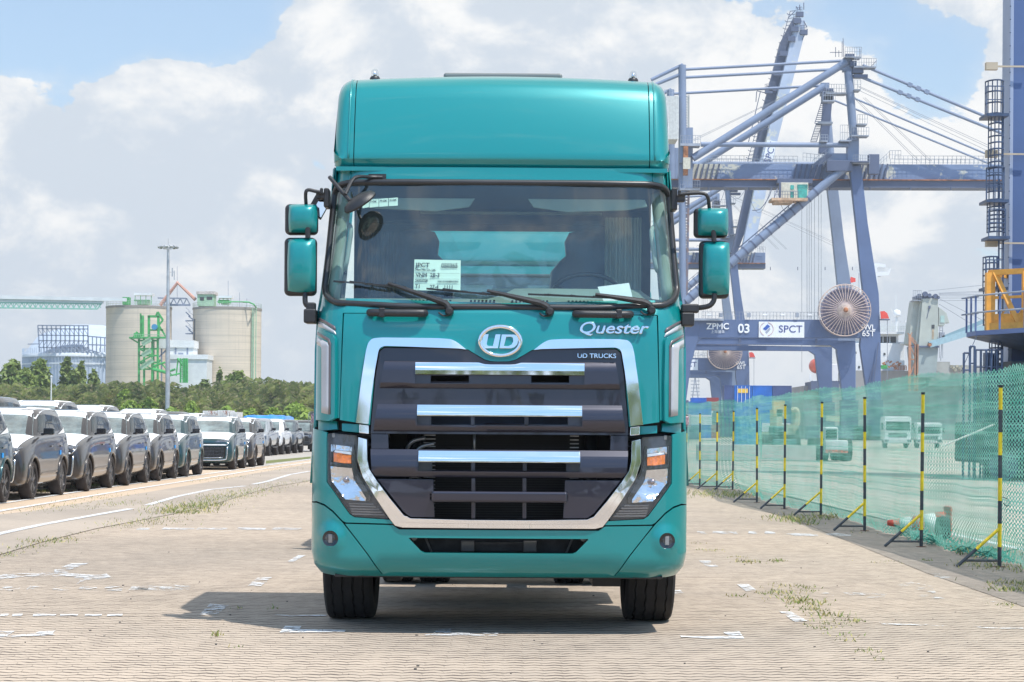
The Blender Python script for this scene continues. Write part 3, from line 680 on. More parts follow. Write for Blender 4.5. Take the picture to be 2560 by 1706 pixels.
for sgn in (0, 1):
    mm = (lambda P: mir(P)) if sgn else (lambda P: P)
    s_ = 1 if sgn else -1
    # surround between headlight and corner
    top = tps(zC, [(60, 42), (100, 38)]); we = wz(1.2)
    cl = tps(zC, cornerline)
    P = [(-wz(1.37), 1.372), (-wz(1.37) + .07, 1.385)] + [HLP[i] for i in range(0)]
    hb = tps(zG, [(100, 125), (98, 872), (445, 1362), (515, 1408), (1052, 1446)])
    P = [(-1.268, 1.372), hb[0], hb[1], hb[2], hb[3], hb[4]] + tps(zC, [(535, 600), (250, 592)]) + tps(zC, [(232, 582), (174, 520), (124, 482), (76, 464)]) + [(-1.268, cl[0][1] + .006)]
    panel('headlight_surround', mm(P), TEAL, TRK, 0, .015, bev=.006, seg=3)
    sidecap(s_)
    # corner piece with fog lamp hole
    fc = tp(zC(159, 688)); fr = .054
    Pc = cl + [tp(zC(462, 905))] + [(-.95, .385), (-1.12, .385), (-1.20, .395), (-1.252, .47), (-1.268, .56)]
    hole = [(fc[0] + fr * math.cos(a), fc[1] + fr * math.sin(a)) for a in [2 * math.pi * k / 24 for k in range(24)]]
    bulge = lambda x, z, fc=(fc if not sgn else (-fc[0], fc[1])): -.025 * max(0, 1 - (((x - fc[0]) / .10) ** 2 + ((z - fc[1]) / .11) ** 2)) ** 1 if (((x - fc[0]) / .10) ** 2 + ((z - fc[1]) / .11) ** 2) < 1 else 0
    panel('bumper_corner', mm(Pc), TEAL, TRK, 0, .015, holes=[mm(hole)], gx=.02, gz=.02, bev=.004, prof=bulge)
    fx, fz = (fc[0] * (-1 if sgn else 1), fc[1]); fy = Fs(fx, fz)
    ln = MB(); ln.lathe([(0, -.010), (.028, -.008), (.039, -.002), (.042, .006)], T3(fx, fy, fz), 'y', 24); fl = MB()
    fl.lathe([(.046, -.004), (.053, -.008), (.053, .03), (0, .04)], T3(fx, fy, fz), 'y', 24); f_ = fl.build('fog_lamp', BLKG, TRK, smooth=40)
    ln.build('lens', LENS, f_, smooth=True)
    b = MB(); b.lathe([(.012, .004), (.04, .003), (.045, .0), (.046, .02), (0, .03)], T3(fx, fy, fz), 'y', 24); b.build('bowl', REFL, f_, smooth=True)
    b = MB(); b.box(T3(fx, fy - .002, fz), (.026, .016, .056)); b.box(T3(fx, fy + .002, fz), (.05, .01, .004)); b.build('bulb_shield', METAL, f_, bev=.004)
    # headlight
    hp = mm(HLP)
    hou = panel('headlight', hp, BEZEL, TRK, .060, .02, bev=.003)
    panel('lens', hp, LENS, hou, -.004, 0, bev=0)
    # side wall of the housing so nothing shows round it
    b = MB(); n = len(hp); b.add([T3(x, Fs(x, z) - .001, z) for x, z in hp] + [T3(x, Fs(x, z) + .075, z) for x, z in hp], [(i, (i + 1) % n, (i + 1) % n + n, i + n) for i in range(n)]); b.build('housing_wall', BEZEL, hou)
    def hpnl(nm, q, m, o1, th, bv=.002, pf=None, g=.03): return panel(nm, mm(tps(zG, q)), m, hou, o1, th, bev=bv, prof=pf, gx=g, gz=g)
    hpnl('indicator', [(200, 432), (468, 478), (466, 612), (200, 572)], AMBER, .030, .02, .003, lambda x, z: .004 * math.sin(z * 500))
    hpnl('clear_strip', [(218, 398), (470, 425), (470, 470), (205, 428)], mat('clear_strip_plastic', (.75, .77, .8), .2, .3, coat=1), .028, .02)
    hpnl('marker_lamp', [(150, 305), (495, 350), (495, 420), (215, 392), (190, 420), (160, 420)], REFL, .034, .02, .003, lambda x, z: .006 * math.sin(x * 420), .012)
    hpnl('lamp_frame', [(142, 300), (152, 306), (152, 620), (142, 620)], BLKG, .02, .03)
    hpnl('lamp_frame', [(145, 575), (500, 610), (500, 668), (145, 615)], BLKG, .022, .03)
    hpnl('lamp_frame', [(478, 300), (505, 300), (540, 640), (560, 740), (760, 1100), (745, 1175), (700, 1175), (690, 1120), (520, 860), (480, 700)], BLKG, .018, .03)
    rc_ = tp(zG(385, 845)); rc_ = (rc_[0] * (-1 if sgn else 1), rc_[1])
    def bowl(x, z, c=rc_):
        d_ = math.hypot(x - c[0], z - c[1]); return .05 - .9 * min(d_, .12) ** 2 * 3 + .0035 * math.sin(math.atan2(z - c[1], x - c[0]) * 22)
    hpnl('reflector', [(158, 640), (478, 670), (500, 830), (560, 910), (692, 1120), (685, 1165), (380, 1140), (168, 860)], REFL, .0, .004, .001, bowl, .012)
    b = MB(); b.lathe([(0, -.02), (.013, -.02), (.018, -.01), (.018, .05)], T3(rc_[0], Fs(*rc_) + .04, rc_[1]), 'y', 16); b.build('bulb', mat('bulb_cap', (.45, .38, .38), .25, .8), hou, smooth=True)
    for k in range(5):
        y0 = 1190 + k * 40; hpnl('lamp_rib', [(430 + k * 10, y0), (800 + k * 42, y0 + 12), (812 + k * 42, y0 + 36), (440 + k * 10, y0 + 26)], mat('rib_grey', (.16, .15, .15), .3, .4, coat=.6), .02, .03)
    # corner deflector with stripes, step piece, side lamp
    surfd = None
    cd = tps(zB, [(74, 208), (110, 208), (172, 234), (186, 258), (188, 500), (184, 735), (150, 752), (72, 745)], -.02)
    xl = -1.262
    cdp = [(-1.246, cd[0][1])] + cd[1:-1] + [(-1.246, cd[-1][1])]
    dfl = panel('corner_deflector', mm(cdp), TEAL, TRK, -.030, .028, bev=.008, seg=3)
    so_ = -.0335
    st1 = tps(zB, [(76, 250), (100, 262), (124, 282), (126, 300), (124, 705), (148, 708), (152, 300), (150, 270), (110, 242), (76, 226)], -.03)
    def stripe(nm, pts, mt, o1): 
        P = tps(zB, pts, o1); P = [(max(x, -1.245), z) for x, z in P]; panel(nm, mm(P), mt, dfl, o1, .0015, bev=0)
    stripe('silver_stripe', [(74, 290), (100, 305), (104, 320), (104, 702), (146, 712), (148, 300), (140, 280), (74, 246)], SILV, so_)
    stripe('grey_stripe', [(149, 712), (158, 712), (162, 285), (150, 256), (74, 214), (74, 232), (142, 272), (149, 296)], SGREY, so_ - .0004)
    P = tps(zB, [(80, 150), (120, 168), (186, 212), (194, 234), (150, 214), (78, 182)], 0); P = [(max(x, -1.245), z) for x, z in P]
    panel('silver_stripe', mm(P), SILV, body, -.004, .0015, bev=0)
    P = tps(zB, [(80, 128), (120, 144), (182, 180), (192, 200), (186, 208), (120, 162), (80, 146)], 0); P = [(max(x, -1.245), z) for x, z in P]
    panel('grey_stripe', mm(P), SGREY, body, -.0045, .0015, bev=0)
    P = tps(zB, [(226, 764), (330, 770), (330, 822), (226, 812)], .02); panel('lid_foot', mm(P), TEAL, TRK, .03, .02)
    P = tps(zB, [(85, 748), (195, 752), (200, 800), (85, 812)], .04); panel('step_panel', mm(P), TEAL, TRK, .05, .02)
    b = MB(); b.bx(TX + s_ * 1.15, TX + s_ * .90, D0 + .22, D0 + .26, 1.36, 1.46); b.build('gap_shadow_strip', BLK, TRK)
    c = S3(zB, 55, 748, 0) if not sgn else Vector((2 * TX - S3(zB, 55, 748, 0).x, S3(zB, 55, 748, 0).y, S3(zB, 55, 748, 0).z))
    b = MB(); b.box(T3(s_ * 1.265, .40, 1.442), (.075, .07, .085)); sl_ = b.build('side_lamp', LENS, TRK, bev=.012, seg=3)
    b = MB(); b.box(T3(s_ * 1.262, .405, 1.44), (.05, .05, .06)); b.build('reflector', mat('red_white_reflector', (.62, .38, .42), .25, .4, var=.6, vs=60), sl_, bev=.006)
# centre bumper
cen_l = tps(zC, [(250, 600), (530, 612), (562, 612), (578, 618), (990, 626)])
cut_ = tps(zC, [(622, 686), (700, 768), (722, 778), (1176, 781)])
cr = tps(zC, [(470, 903)])
outer = [cen_l[0], cen_l[1]] + tps(zC, [(572, 640), (985, 634)], 0)[:0]
P_out = [tp(zC(*p)) for p in [(246, 596), (388, 785), (474, 902)]] + [(-.90, .385)]
P_top = tps(zC, [(250, 598), (532, 606)]) + lo[-3:-1]
bp = [(cl[0][0], cl[0][1]) for cl in []]
Pl = [(-.90, .385)] + tps(zC, [(474, 902), (388, 785), (308, 680), (246, 600), (532, 608), (570, 634), (985, 640)])
hole = tps(zC, [(1176, 686), (626, 684), (706, 768), (726, 776), (1176, 779)])[1:-1]
panel('bumper', Pl + mir(Pl), TEAL, TRK, .0, .02, holes=[rnd(hole + mir(hole), .01, 2)], bev=.006, seg=3)
b = MB(); b.bx(TX - 1.10, TX + 1.10, D0 + .17, D0 + .8, .375, .40); b.build('bumper_lip', BLK, TRK, bev=.01)
b = MB()
for x in (1044, 1294): b.lathe([(0, -.004), (.009, -.004), (.009, .004)], S3(zC, x, 627, 0), 'y', 10)
build_each(b, 'tow_eye_plug', BLK, TRK)

# ---- roof fairing
fy = [(.43, 3.150), (.425, 3.162), (.375, 3.205), (.372, 3.215), (.380, 3.26), (.412, 3.40), (.455, 3.53), (.492, 3.64), (.525, 3.715), (.575, 3.775), (.66, 3.82), (.85, 3.855), (1.3, 3.89), (2.1, 3.91)]
fn = []
for i, p in enumerate(fy):
    a, c = fy[max(0, i - 1)], fy[min(len(fy) - 1, i + 1)]; t = Vector((c[0] - a[0], c[1] - a[1])).normalized(); fn.append(Vector((-t.y, t.x)))
def fair_pt(x, i, lift=0.):
    w_ = 1.152 - .014 * max(0, (fy[i][1] - 3.2)) / .6
    r = .10; ax = min(abs(x), w_); e = ax - (w_ - r); dlt = .03 * (ax / 1.1) ** 2 * min(1, max(0, (i - 3) / 6))
    if e > 0: dlt += (r - math.sqrt(max(0, r * r - e * e)))
    dlt -= lift; p = Vector(fy[i]) - fn[i] * dlt
    return T3(math.copysign(ax, x), p.x + .035 * (ax / 1.1) ** 2, p.y - (.0 if i > 8 else 0))
def fair(name, x0, x1, xs_, lift=0):
    xs_ = [x for x in xs_ if x0 <= x <= x1]; 
    if abs(xs_[0] - x0) > 1e-4: xs_ = [x0] + xs_
    if abs(xs_[-1] - x1) > 1e-4: xs_ = xs_ + [x1]
    b = MB(); n = len(xs_); vs = [fair_pt(x, i, lift) for i in range(len(fy)) for x in xs_]
    b.add(vs, [(i * n + k, i * n + k + 1, (i + 1) * n + k + 1, (i + 1) * n + k) for i in range(len(fy) - 1) for k in range(n - 1)])
    o = b.build(name, TEAL, TRK, smooth=True, fix=False)
    o.data.flip_normals() if sum(p.normal.y for p in o.data.polygons) > 0 else None
    m_ = o.modifiers.new('thick', 'SOLIDIFY'); m_.thickness = .012; m_.offset = -1
    bb = o.modifiers.new('bevel', 'BEVEL'); bb.width = .004; bb.segments = 2; bb.limit_method = 'ANGLE'; bb.angle_limit = R(60); bb.harden_normals = True
    return o
fy0 = fy
gridx = sorted(set([round(x, 4) for x in np.linspace(-1.0, 1.0, 26)] + [s_ * (1.152 - e) for s_ in (-1, 1) for e in (0, .0004, .003, .008, .016, .028, .045, .065, .09, .115)]))
fc_ = fair('roof_fairing', -1.008, 1.008, gridx)
for s_ in (-1, 1):
    b = MB(); q = [fair_pt(s_ * x, i, -.02) for i in range(len(fy)) for x in (.99, 1.03)]; b.add(q, [(2 * i, 2 * i + 1, 2 * i + 3, 2 * i + 2) for i in range(len(fy) - 1)]); b.build('fairing_seam', BLK, TRK)
for s_ in (-1, 1):
    fair('fairing_side', *(sorted((s_ * 1.0125, s_ * 1.16))), gridx)
    b = MB(); b.tube([fair_pt(s_ * 1.045, i, .002) for i in range(3, 12)], .007, 6); b.build('fairing_rib', TEAL, TRK, smooth=True)
    # flank
    b = MB(); pts = [fair_pt(s_ * 1.2, i) for i in range(len(fy))]; low = [T3(s_ * 1.148, 2.1, 3.15)]
    q = pts + low; b.add(q, [tuple(range(len(q)))]); b.build('fairing_flank', TEAL, TRK)
b = MB(); b.bx(TX - 1.13, TX + 1.13, D0 + .41, D0 + 2.05, 3.13, 3.158); b.build('roof_panel', TEAL, TRK)
b = MB(); b.box(T3(0, 1.6, 3.925), (.86, .75, .045)); b.build('roof_hatch', mat('hatch_grey', (.16, .17, .16), .3, coat=.5), TRK, bev=.02, seg=3)
for x in (-.895, .915):
    b = MB(); b.lathe([(.036, 0), (.036, .016), (.028, .028), (0, .028)], T3(x, .80, 3.812), 'z', 20); bc = b.build('roof_beacon', BLK, TRK, smooth=40)
    b = MB(); b.lathe([(.026, .028), (.026, .056), (.021, .072), (.010, .08), (0, .081)], T3(x, .80, 3.812), 'z', 20); b.build('beacon_lens', LENS, bc, smooth=True)
    b = MB(); b.lathe([(.012, .028), (.014, .05), (.005, .068), (0, .069)], T3(x, .80, 3.812), 'z', 10); b.build('beacon_bulb', REFL, bc, smooth=True)

# ---- mirrors
def rbox(b, c, sz, rot=None): b.box(c, sz, rot)
def mirror_head(uv0, uv1, d, dep, s_, parent, teal_dx):
    p0, p1 = W(uv0[0], uv0[1], d), W(uv1[0], uv1[1], d); cx, cz = (p0.x + p1.x) / 2, (p0.z + p1.z) / 2; sx, sz = abs(p1.x - p0.x), abs(p0.z - p1.z)
    rz = Matrix.Rotation(-.10, 3, 'Z')
    b = MB(); b.box((cx - s_ * 0, d + dep * .55, cz), (sx, dep * .75, sz), rz); h = b.build('mirror_head', BLK, parent, bev=min(sx, sz) * .16, seg=5)
    # teal cap: domed front
    b = MB(); n = 14; vs = []; tw, thh = sx * .90, sz * .93
    for i in range(n + 1):
        for j in range(n + 1):
            a, c = i / n * 2 - 1, j / n * 2 - 1
            # squircle
            x = a * math.sqrt(1 - .5 * c * c * .22); z = c * math.sqrt(1 - .5 * a * a * .22)
            e = max(abs(a), abs(c)); dome = (1 - abs(a) ** 3.2) ** .6 * (1 - abs(c) ** 3.2) ** .6 if e < 1 else 0
            q = rz @ Vector((x * tw / 2, -dome * dep * .55, z * thh / 2)); vs.append((cx + teal_dx * sx + q.x, d + dep * .18 + q.y, cz + sz * .02 + q.z))
    b.add(vs, [(i * (n + 1) + j, (i + 1) * (n + 1) + j, (i + 1) * (n + 1) + j + 1, i * (n + 1) + j + 1) for i in range(n) for j in range(n)])
    cp = b.build('cap', TEAL, h, smooth=True, fix=False)
    if sum(p.normal.y for p in cp.data.polygons) > 0: cp.data.flip_normals()
    b = MB(); b.box((cx, d + dep * .94, cz), (sx * .86, .004, sz * .88), rz); b.build('mirror_glass', MIRR, h)
DM = D0 + .28
def uvz(z_, x, y, d): u, v = z_(x, y); return W(u, v, d)
for side in (0, 1):
    if side == 0:
        arm = MB(); arm.tube([uvz(zH, 425, 215, DM), uvz(zH, 370, 205, DM), uvz(zH, 300, 192, DM), uvz(zH, 272, 225, DM), uvz(zH, 276, 345, DM + .05)], .0125, 10, smooth=4)
        arm.tube([uvz(zH, 295, 590, DM), uvz(zH, 295, 700, DM + .0)], .018, 10)
        arm.tube([uvz(zH, 266, 1280, DM + .03), uvz(zH, 268, 1385, DM + .02), uvz(zH, 300, 1425, DM + .02), uvz(zH, 345, 1430, DM + .03)], .018, 10, smooth=4)
        PC = build_each(arm, 'wing_mirror', BLK, TRK, smooth=40); m_ = PC[0]; PC[1].name = 'mirror_arm'; PC[2].name = 'mirror_arm'
        b = MB(); b.bx(*sorted((uvz(zH, 262, 0, DM).x, uvz(zH, 392, 0, DM).x)), DM - .02, DM + .16, *sorted((uvz(zH, 0, 1450, DM).z, uvz(zH, 0, 1600, DM).z))); b.box(uvz(zH, 330, 1432, DM + .03), (.065, .07, .06)); b.build('lower_bracket', BLK, m_, bev=.012)
        b = MB(); b.box(uvz(zH, 500, 285, DM + .1), (.035, .16, .13)); b.box(uvz(zH, 445, 255, DM + .05), (.08, .05, .045)); b.box(uvz(zH, 440, 205, DM), (.022, .03, .045)); b.build('upper_bracket', BLK, m_, bev=.01)
        mirror_head(zH(45, 330), zH(392, 662), DM + .02, .13, -1, m_, .055); mirror_head(zH(38, 688), zH(378, 1310), DM, .13, -1, m_, .045)
        b = MB(); c0 = uvz(zH, 375, 350, DM + .16); b.box(uvz(zH, 405, 378, DM + .2), (.10, .12, .13), Matrix.Rotation(.5, 3, 'Y')); b.tube([uvz(zH, 470, 250, DM + .12), uvz(zH, 420, 330, DM + .16)], .014, 8); km = b.build('kerb_mirror', BLK, m_, bev=.02, seg=3)
        b = MB(); b.box(uvz(zH, 425, 390, DM + .13), (.07, .01, .10), Matrix.Rotation(.5, 3, 'Y')); b.build('mirror_glass', MIRR, km)
    else:
        arm = MB(); arm.tube([uvz(zI, 560, 192, DM), uvz(zI, 650, 185, DM), uvz(zI, 800, 180, DM), uvz(zI, 862, 215, DM), uvz(zI, 880, 330, DM + .05)], .0125, 10, smooth=4)
        arm.tube([uvz(zI, 922, 560, DM), uvz(zI, 930, 680, DM)], .018, 10)
        arm.tube([uvz(zI, 935, 1215, DM), uvz(zI, 925, 1290, DM), uvz(zI, 870, 1345, DM), uvz(zI, 740, 1365, DM + .03)], .018, 10, smooth=4)
        PC = build_each(arm, 'wing_mirror', BLK, TRK, smooth=40); m_ = PC[0]; PC[1].name = 'mirror_arm'; PC[2].name = 'mirror_arm'
        b = MB(); b.bx(*sorted((uvz(zI, 600, 0, DM).x, uvz(zI, 736, 0, DM).x)), DM - .02, DM + .16, *sorted((uvz(zI, 0, 1405, DM).z, uvz(zI, 0, 1545, DM).z))); b.box(uvz(zI, 680, 1370, DM + .03), (.12, .08, .06)); b.build('lower_bracket', BLK, m_, bev=.012)
        b = MB(); b.box(uvz(zI, 512, 250, DM + .1), (.04, .16, .15)); b.box(uvz(zI, 560, 235, DM + .05), (.09, .05, .05)); b.box(uvz(zI, 572, 175, DM), (.022, .03, .04)); b.build('upper_bracket', BLK, m_, bev=.01)
        mirror_head(zI(728, 322), zI(1080, 634), DM + .02, .13, 1, m_, .05); mirror_head(zI(783, 664), zI(1092, 1262), DM, .13, 1, m_, .055)
# front (class VI) convex mirror on the left
b = MB(); dF = D0 + .30
b.tube([S3(zH, 1085, 58, -.012), S3(zH, 960, 55, -.03), uvz(zH, 840, 52, dF), uvz(zH, 770, 85, dF - .03), uvz(zH, 690, 240, dF - .12)], .013, 8, smooth=4)
b.tube([uvz(zH, 525, 55, dF + .02), uvz(zH, 640, 190, dF - .06), uvz(zH, 745, 310, dF - .14)], .014, 8)
b.box(S3(zH, 1030, 58, -.012), (.12, .012, .045)); fm = b.build('front_mirror', BLK, TRK, smooth=40)
c = uvz(zH, 845, 320, dF - .16); rot = Matrix.Rotation(R(-33), 4, 'Y') @ Matrix.Rotation(R(22), 4, 'X')
b = MB(); b.lathe([(0, .045), (.05, .04), (.085, .02), (.095, 0), (.092, -.012), (.084, -.014)], (0, 0, 0), 'z', 28); 
me = b.mesh('mirror_bowl'); me.transform(Matrix.Translation(c) @ rot @ Matrix.Diagonal((1.28, 1, 1, 1))); link_mesh('mirror_bowl', me, BLK, fm, smooth=40)
b = MB(); b.lathe([(0, -.022), (.05, -.018), (.083, -.010)], (0, 0, 0), 'z', 28); me = b.mesh('mirror_glass'); me.transform(Matrix.Translation(c) @ rot @ Matrix.Diagonal((1.28, 1, 1, 1))); link_mesh('mirror_glass', me, MIRR, fm, smooth=True)

# ---- wheels, chassis
def tyre(cx, cy, w_, r, parent, name='wheel', rz=0.):
    t_ = MB(); hw = w_ / 2; ngr = 4; n = 96
    prof = [(r - .13, -hw * .86), (r - .09, -hw * .99), (r - .05, -hw), (r - .022, -hw * .965), (r - .004, -hw * .88)]
    gw = .005
    for g in range(ngr):
        x = -hw * .62 + g * hw * 1.24 / (ngr - 1)
        prof += [(r, x - gw - .002), (r - .014, x - gw * .5), (r - .014, x + gw * .5), (r, x + gw + .002)]
    prof += [(r - .004, hw * .88), (r - .022, hw * .965), (r - .05, hw), (r - .09, hw * .99), (r - .13, hw * .86)]
    wob = lambda j, k: (.0035 * (1 if (k // 2) % 2 else -1)) if 5 <= j < len(prof) - 5 else 0
    t_.lathe(prof, (TX + cx, D0 + cy, r), 'x', n, wob=wob, caps=False)
    o = t_.build(name, TYRE, parent, smooth=35)
    s_ = 1 if cx > 0 else -1
    b = MB(); b.lathe([(r - .13, hw * .8 * s_), (r - .15, hw * .78 * s_), (r - .17, hw * .4 * s_), (.12, hw * .3 * s_), (.11, hw * .75 * s_), (0, hw * .8 * s_)], (TX + cx, D0 + cy, r), 'x', 40); b.build('rim', METAL, o, smooth=40)
for s_ in (-1, 1):
    tyre(s_ * 1.068, 1.30, .35, .515, TRK)
    for cx in (.93, .60): tyre(s_ * cx, 4.85, .275, .505, TRK)
b = MB()
for s_ in (-1, 1): b.bx(TX + s_ * .36, TX + s_ * .44, D0 + .5, D0 + 6.2, .62, .90)
for y in (1.1, 2.4, 3.6, 4.4, 5.6): b.bx(TX - .36, TX + .36, D0 + y, D0 + y + .08, .66, .86)
b.tube([T3(-.9, 1.3, .515), T3(.9, 1.3, .515)], .06, 10); b.tube([T3(-.9, 4.85, .505), T3(.9, 4.85, .505)], .09, 10); b.lathe([(0, -.2), (.2, -.12), (.24, 0), (.2, .12), (0, .2)], T3(0, 4.85, .505), 'y', 16)
b.bx(TX - .35, TX + .35, D0 + .7, D0 + 1.9, .55, 1.3)
b.build('chassis', DMETAL, TRK)
b = MB(); b.bx(TX - .80, TX - .70, D0 + 1.0, D0 + 1.6, .29, .44); b.build('air_tank', BLK, TRK)
b = MB(); b.bx(TX - .82, TX - .68, D0 + 1.72, D0 + 1.76, .27, .9); b.build('mud_flap', BLK, TRK)
b = MB(); b.bx(TX + .68, TX + .86, D0 + 1.72, D0 + 1.76, .27, .9); b.build('mud_flap', BLK, TRK)
b = MB(); b.bx(TX + .66, TX + .86, D0 + .95, D0 + 1.7, .265, .42); b.build('battery_box', BLK, TRK)
for s_ in (-1, 1):                                # front wheel arches
    b = MB(); P = [T3(s_ * 1.0, 1.30 + .62 * math.cos(a), .515 + .64 * math.sin(a)) for a in np.linspace(.0, math.pi, 13)]; vs = []
    for p in P: vs += [p + Vector((-.2, 0, 0)), p + Vector((.24, 0, 0))] if s_ > 0 else [p + Vector((-.24, 0, 0)), p + Vector((.2, 0, 0))]
    b.add(vs, [(2 * i, 2 * i + 1, 2 * i + 3, 2 * i + 2) for i in range(12)]); b.build('wheel_arch', BLK, TRK)
b = MB(); b.bx(TX - .9, TX + .9, D0 + 2.15, D0 + 3.9, .92, .96); b.bx(TX - .45, TX + .45, D0 + 4.2, D0 + 5.4, .98, 1.06); b.build('underbody_shade_plate', DMETAL, TRK)  # plates added behind the cab to shade the ground under the truck
b = MB(); b.lathe([(0, -.55), (.29, -.55), (.31, -.53), (.31, .53), (.29, .55), (0, .55)], T3(.80, 3.0, .66), 'y', 24); b.build('fuel_tank', METAL, TRK, smooth=40)
b = MB(); b.bx(TX - 1.15, TX - .55, D0 + 2.4, D0 + 3.5, .42, .95); b.build('tool_box', BLK, TRK, bev=.02)
for s_ in (-1, 1):
    b = MB()
    P = [T3(s_ * .78, 4.85 + .58 * math.cos(a), .505 + .60 * math.sin(a)) for a in np.linspace(.1, math.pi - .1, 13)]; vs = []
    for p in P: vs += [p + Vector((-.33, 0, 0)), p + Vector((.33, 0, 0))]
    b.add(vs, [(2 * i, 2 * i + 1, 2 * i + 3, 2 * i + 2) for i in range(12)]); b.build('rear_mudguard', BLK, TRK)
# ---- a second identical truck behind, seen through the rear window
T2 = copy_tree(TRK)
T2.location = (TX + .05, D0 + 8.4, 0); T2['label'] = 'second teal tractor truck parked close behind, seen through the rear window of the first'
# ------------------------------------------------------------------ ground
def tri(t, x, period):                            # triangle wave 0..1 as nodes
    f = t.m('FRACT', t.m('DIVIDE', x, period)); return t.m('ABSOLUTE', t.m('SUBTRACT', t.m('MULTIPLY', f, 2), 1))
def paving_nodes(t, tint=1.0):
    ob = t.n('ShaderNodeTexCoord').outputs['Object']
    wob = t.n('ShaderNodeVectorMath', operation='MULTIPLY_ADD'); nzc = t.n('ShaderNodeTexNoise', i={'Scale': .55, 'Detail': 3}); t.link(ob, nzc.inputs['Vector'])
    t.link(nzc.outputs['Color'], wob.inputs[0]); wob.inputs[1].default_value = (.05, .16, 0); t.link(ob, wob.inputs[2])
    nzd = t.n('ShaderNodeTexNoise', i={'Scale': 6., 'Detail': 3}); t.link(ob, nzd.inputs['Vector'])
    wo2 = t.n('ShaderNodeVectorMath', operation='MULTIPLY_ADD'); t.link(nzd.outputs['Color'], wo2.inputs[0]); wo2.inputs[1].default_value = (.012, .022, 0); t.link(wob.outputs[0], wo2.inputs[2])
    s = t.n('ShaderNodeSeparateXYZ'); t.link(wo2.outputs[0], s.inputs[0]); x, y = s.outputs[0], s.outputs[1]
    # zigzag interlocking blocks: courses across x, each with a zigzag edge, staggered cross joints
    zz = t.m('MULTIPLY', tri(t, x, .115), .034)
    yy = t.m('DIVIDE', t.m('ADD', y, zz), .125); row = t.m('FLOOR', yy); fy_ = t.m('FRACT', yy)
    jy = t.m('MINIMUM', fy_, t.m('SUBTRACT', 1, fy_))
    xs = t.m('ADD', x, t.m('MULTIPLY', t.m('MODULO', row, 2), .1125)); xs = t.m('ADD', xs, t.m('MULTIPLY', fy_, .02))
    xx = t.m('DIVIDE', xs, .225); col = t.m('FLOOR', xx); fx_ = t.m('FRACT', xx); jx = t.m('MULTIPLY', t.m('MINIMUM', fx_, t.m('SUBTRACT', 1, fx_)), 5)
    cm = t.n('ShaderNodeCombineXYZ'); t.link(col, cm.inputs[0]); t.link(row, cm.inputs[1])
    wn = t.n('ShaderNodeTexWhiteNoise'); t.link(cm.outputs[0], wn.inputs['Vector'])
    br = t.noise(ob, 1.4, 4, .6); gapn = t.noise(ob, 5.5, 4, .65)
    wid = t.m('ADD', t.mr(gapn, .34, .68, .07, .27), t.mr(br, .4, .65, -.02, .03))
    joint = t.m('MAXIMUM', t.m('SUBTRACT', 1, t.m('DIVIDE', jy, wid, clamp=True)), t.m('MULTIPLY', .3, t.m('SUBTRACT', 1, t.m('DIVIDE', jx, t.m('MULTIPLY', wid, .7), clamp=True))))
    joint = t.mr(joint, .1, .6)
    return ob, joint, wn.outputs['Value'], br
def paving_mat(name, base, darkc, jointc, jd=.9, zebra=None):
    m = bpy.data.materials.new(name); m.use_nodes = True; t = NT(m.node_tree)
    ob, joint, cell, br = paving_nodes(t)
    big = t.noise(ob, .09, 6, .6, .6); fine = t.noise(ob, 160, 3, .6); mid = t.noise(ob, 2.2, 6, .7)
    sx = t.n('ShaderNodeMapping', i={'Scale': (.12, .5, 1)}); t.link(ob, sx.inputs[0]); streak = t.noise(sx.outputs[0], .9, 5, .6)
    c = t.mix(t.mr(big, .42, .68), base, darkc)
    c = t.mix(t.m('MULTIPLY', t.mr(streak, .52, .75), .5), c, darkc)
    c = t.mix(t.m('MULTIPLY', t.mr(cell, 0, 1, 0, 1, 'LINEAR'), .30), c, tuple(q * .72 for q in base))
    c = t.mix(t.m('MULTIPLY', t.mr(mid, .35, .75), .22), c, tuple(min(1, q * 1.25) for q in base))
    c = t.mix(t.m('MULTIPLY', t.mr(fine, .4, .65), .12), c, tuple(q * .6 for q in base))
    oil = t.noise(ob, .55, 7, .75, 1.0); c = t.mix(t.m('MULTIPLY', t.mr(oil, .57, .72), .42), c, (.16, .13, .11))
    c = t.mix(t.m('MULTIPLY', joint, jd), c, jointc)
    p = t.n('ShaderNodeBsdfPrincipled', i={'Base Color': c, 'Roughness': .85, 'Specular IOR Level': .25})
    h = t.m('ADD', t.m('MULTIPLY', joint, -1), t.m('MULTIPLY', fine, .12)); h = t.m('ADD', h, t.m('MULTIPLY', cell, .25))
    b = t.n('ShaderNodeBump', i={'Strength': .8, 'Distance': .008}); t.link(h, b.inputs['Height']); t.link(b.outputs[0], p.inputs['Normal'])
    o = t.n('ShaderNodeOutputMaterial'); t.link(p.outputs[0], o.inputs[0]); return m
def worn_paint(name, amount=.5, col=(.74, .76, .78)):
    """white road paint worn off along the block joints: what shows through is transparent"""
    m = bpy.data.materials.new(name); m.use_nodes = True; t = NT(m.node_tree)
    ob, joint, cell, br = paving_nodes(t)
    n = t.noise(ob, 7, 6, .7); n2 = t.noise(ob, 1.1, 4, .6)
    k = t.m('ADD', t.m('ADD', n, t.m('MULTIPLY', n2, .5)), t.m('MULTIPLY', joint, -.55)); k = t.mr(k, .52 + amount * .48, .66 + amount * .48, 0, .93)
    d = t.n('ShaderNodeBsdfPrincipled', i={'Base Color': (*col, 1), 'Roughness': .7}); tr = t.n('ShaderNodeBsdfTransparent')
    mx = t.n('ShaderNodeMixShader'); t.link(k, mx.inputs[0]); t.link(tr.outputs[0], mx.inputs[1]); t.link(d.outputs[0], mx.inputs[2])
    o = t.n('ShaderNodeOutputMaterial'); t.link(mx.outputs[0], o.inputs[0]); return m
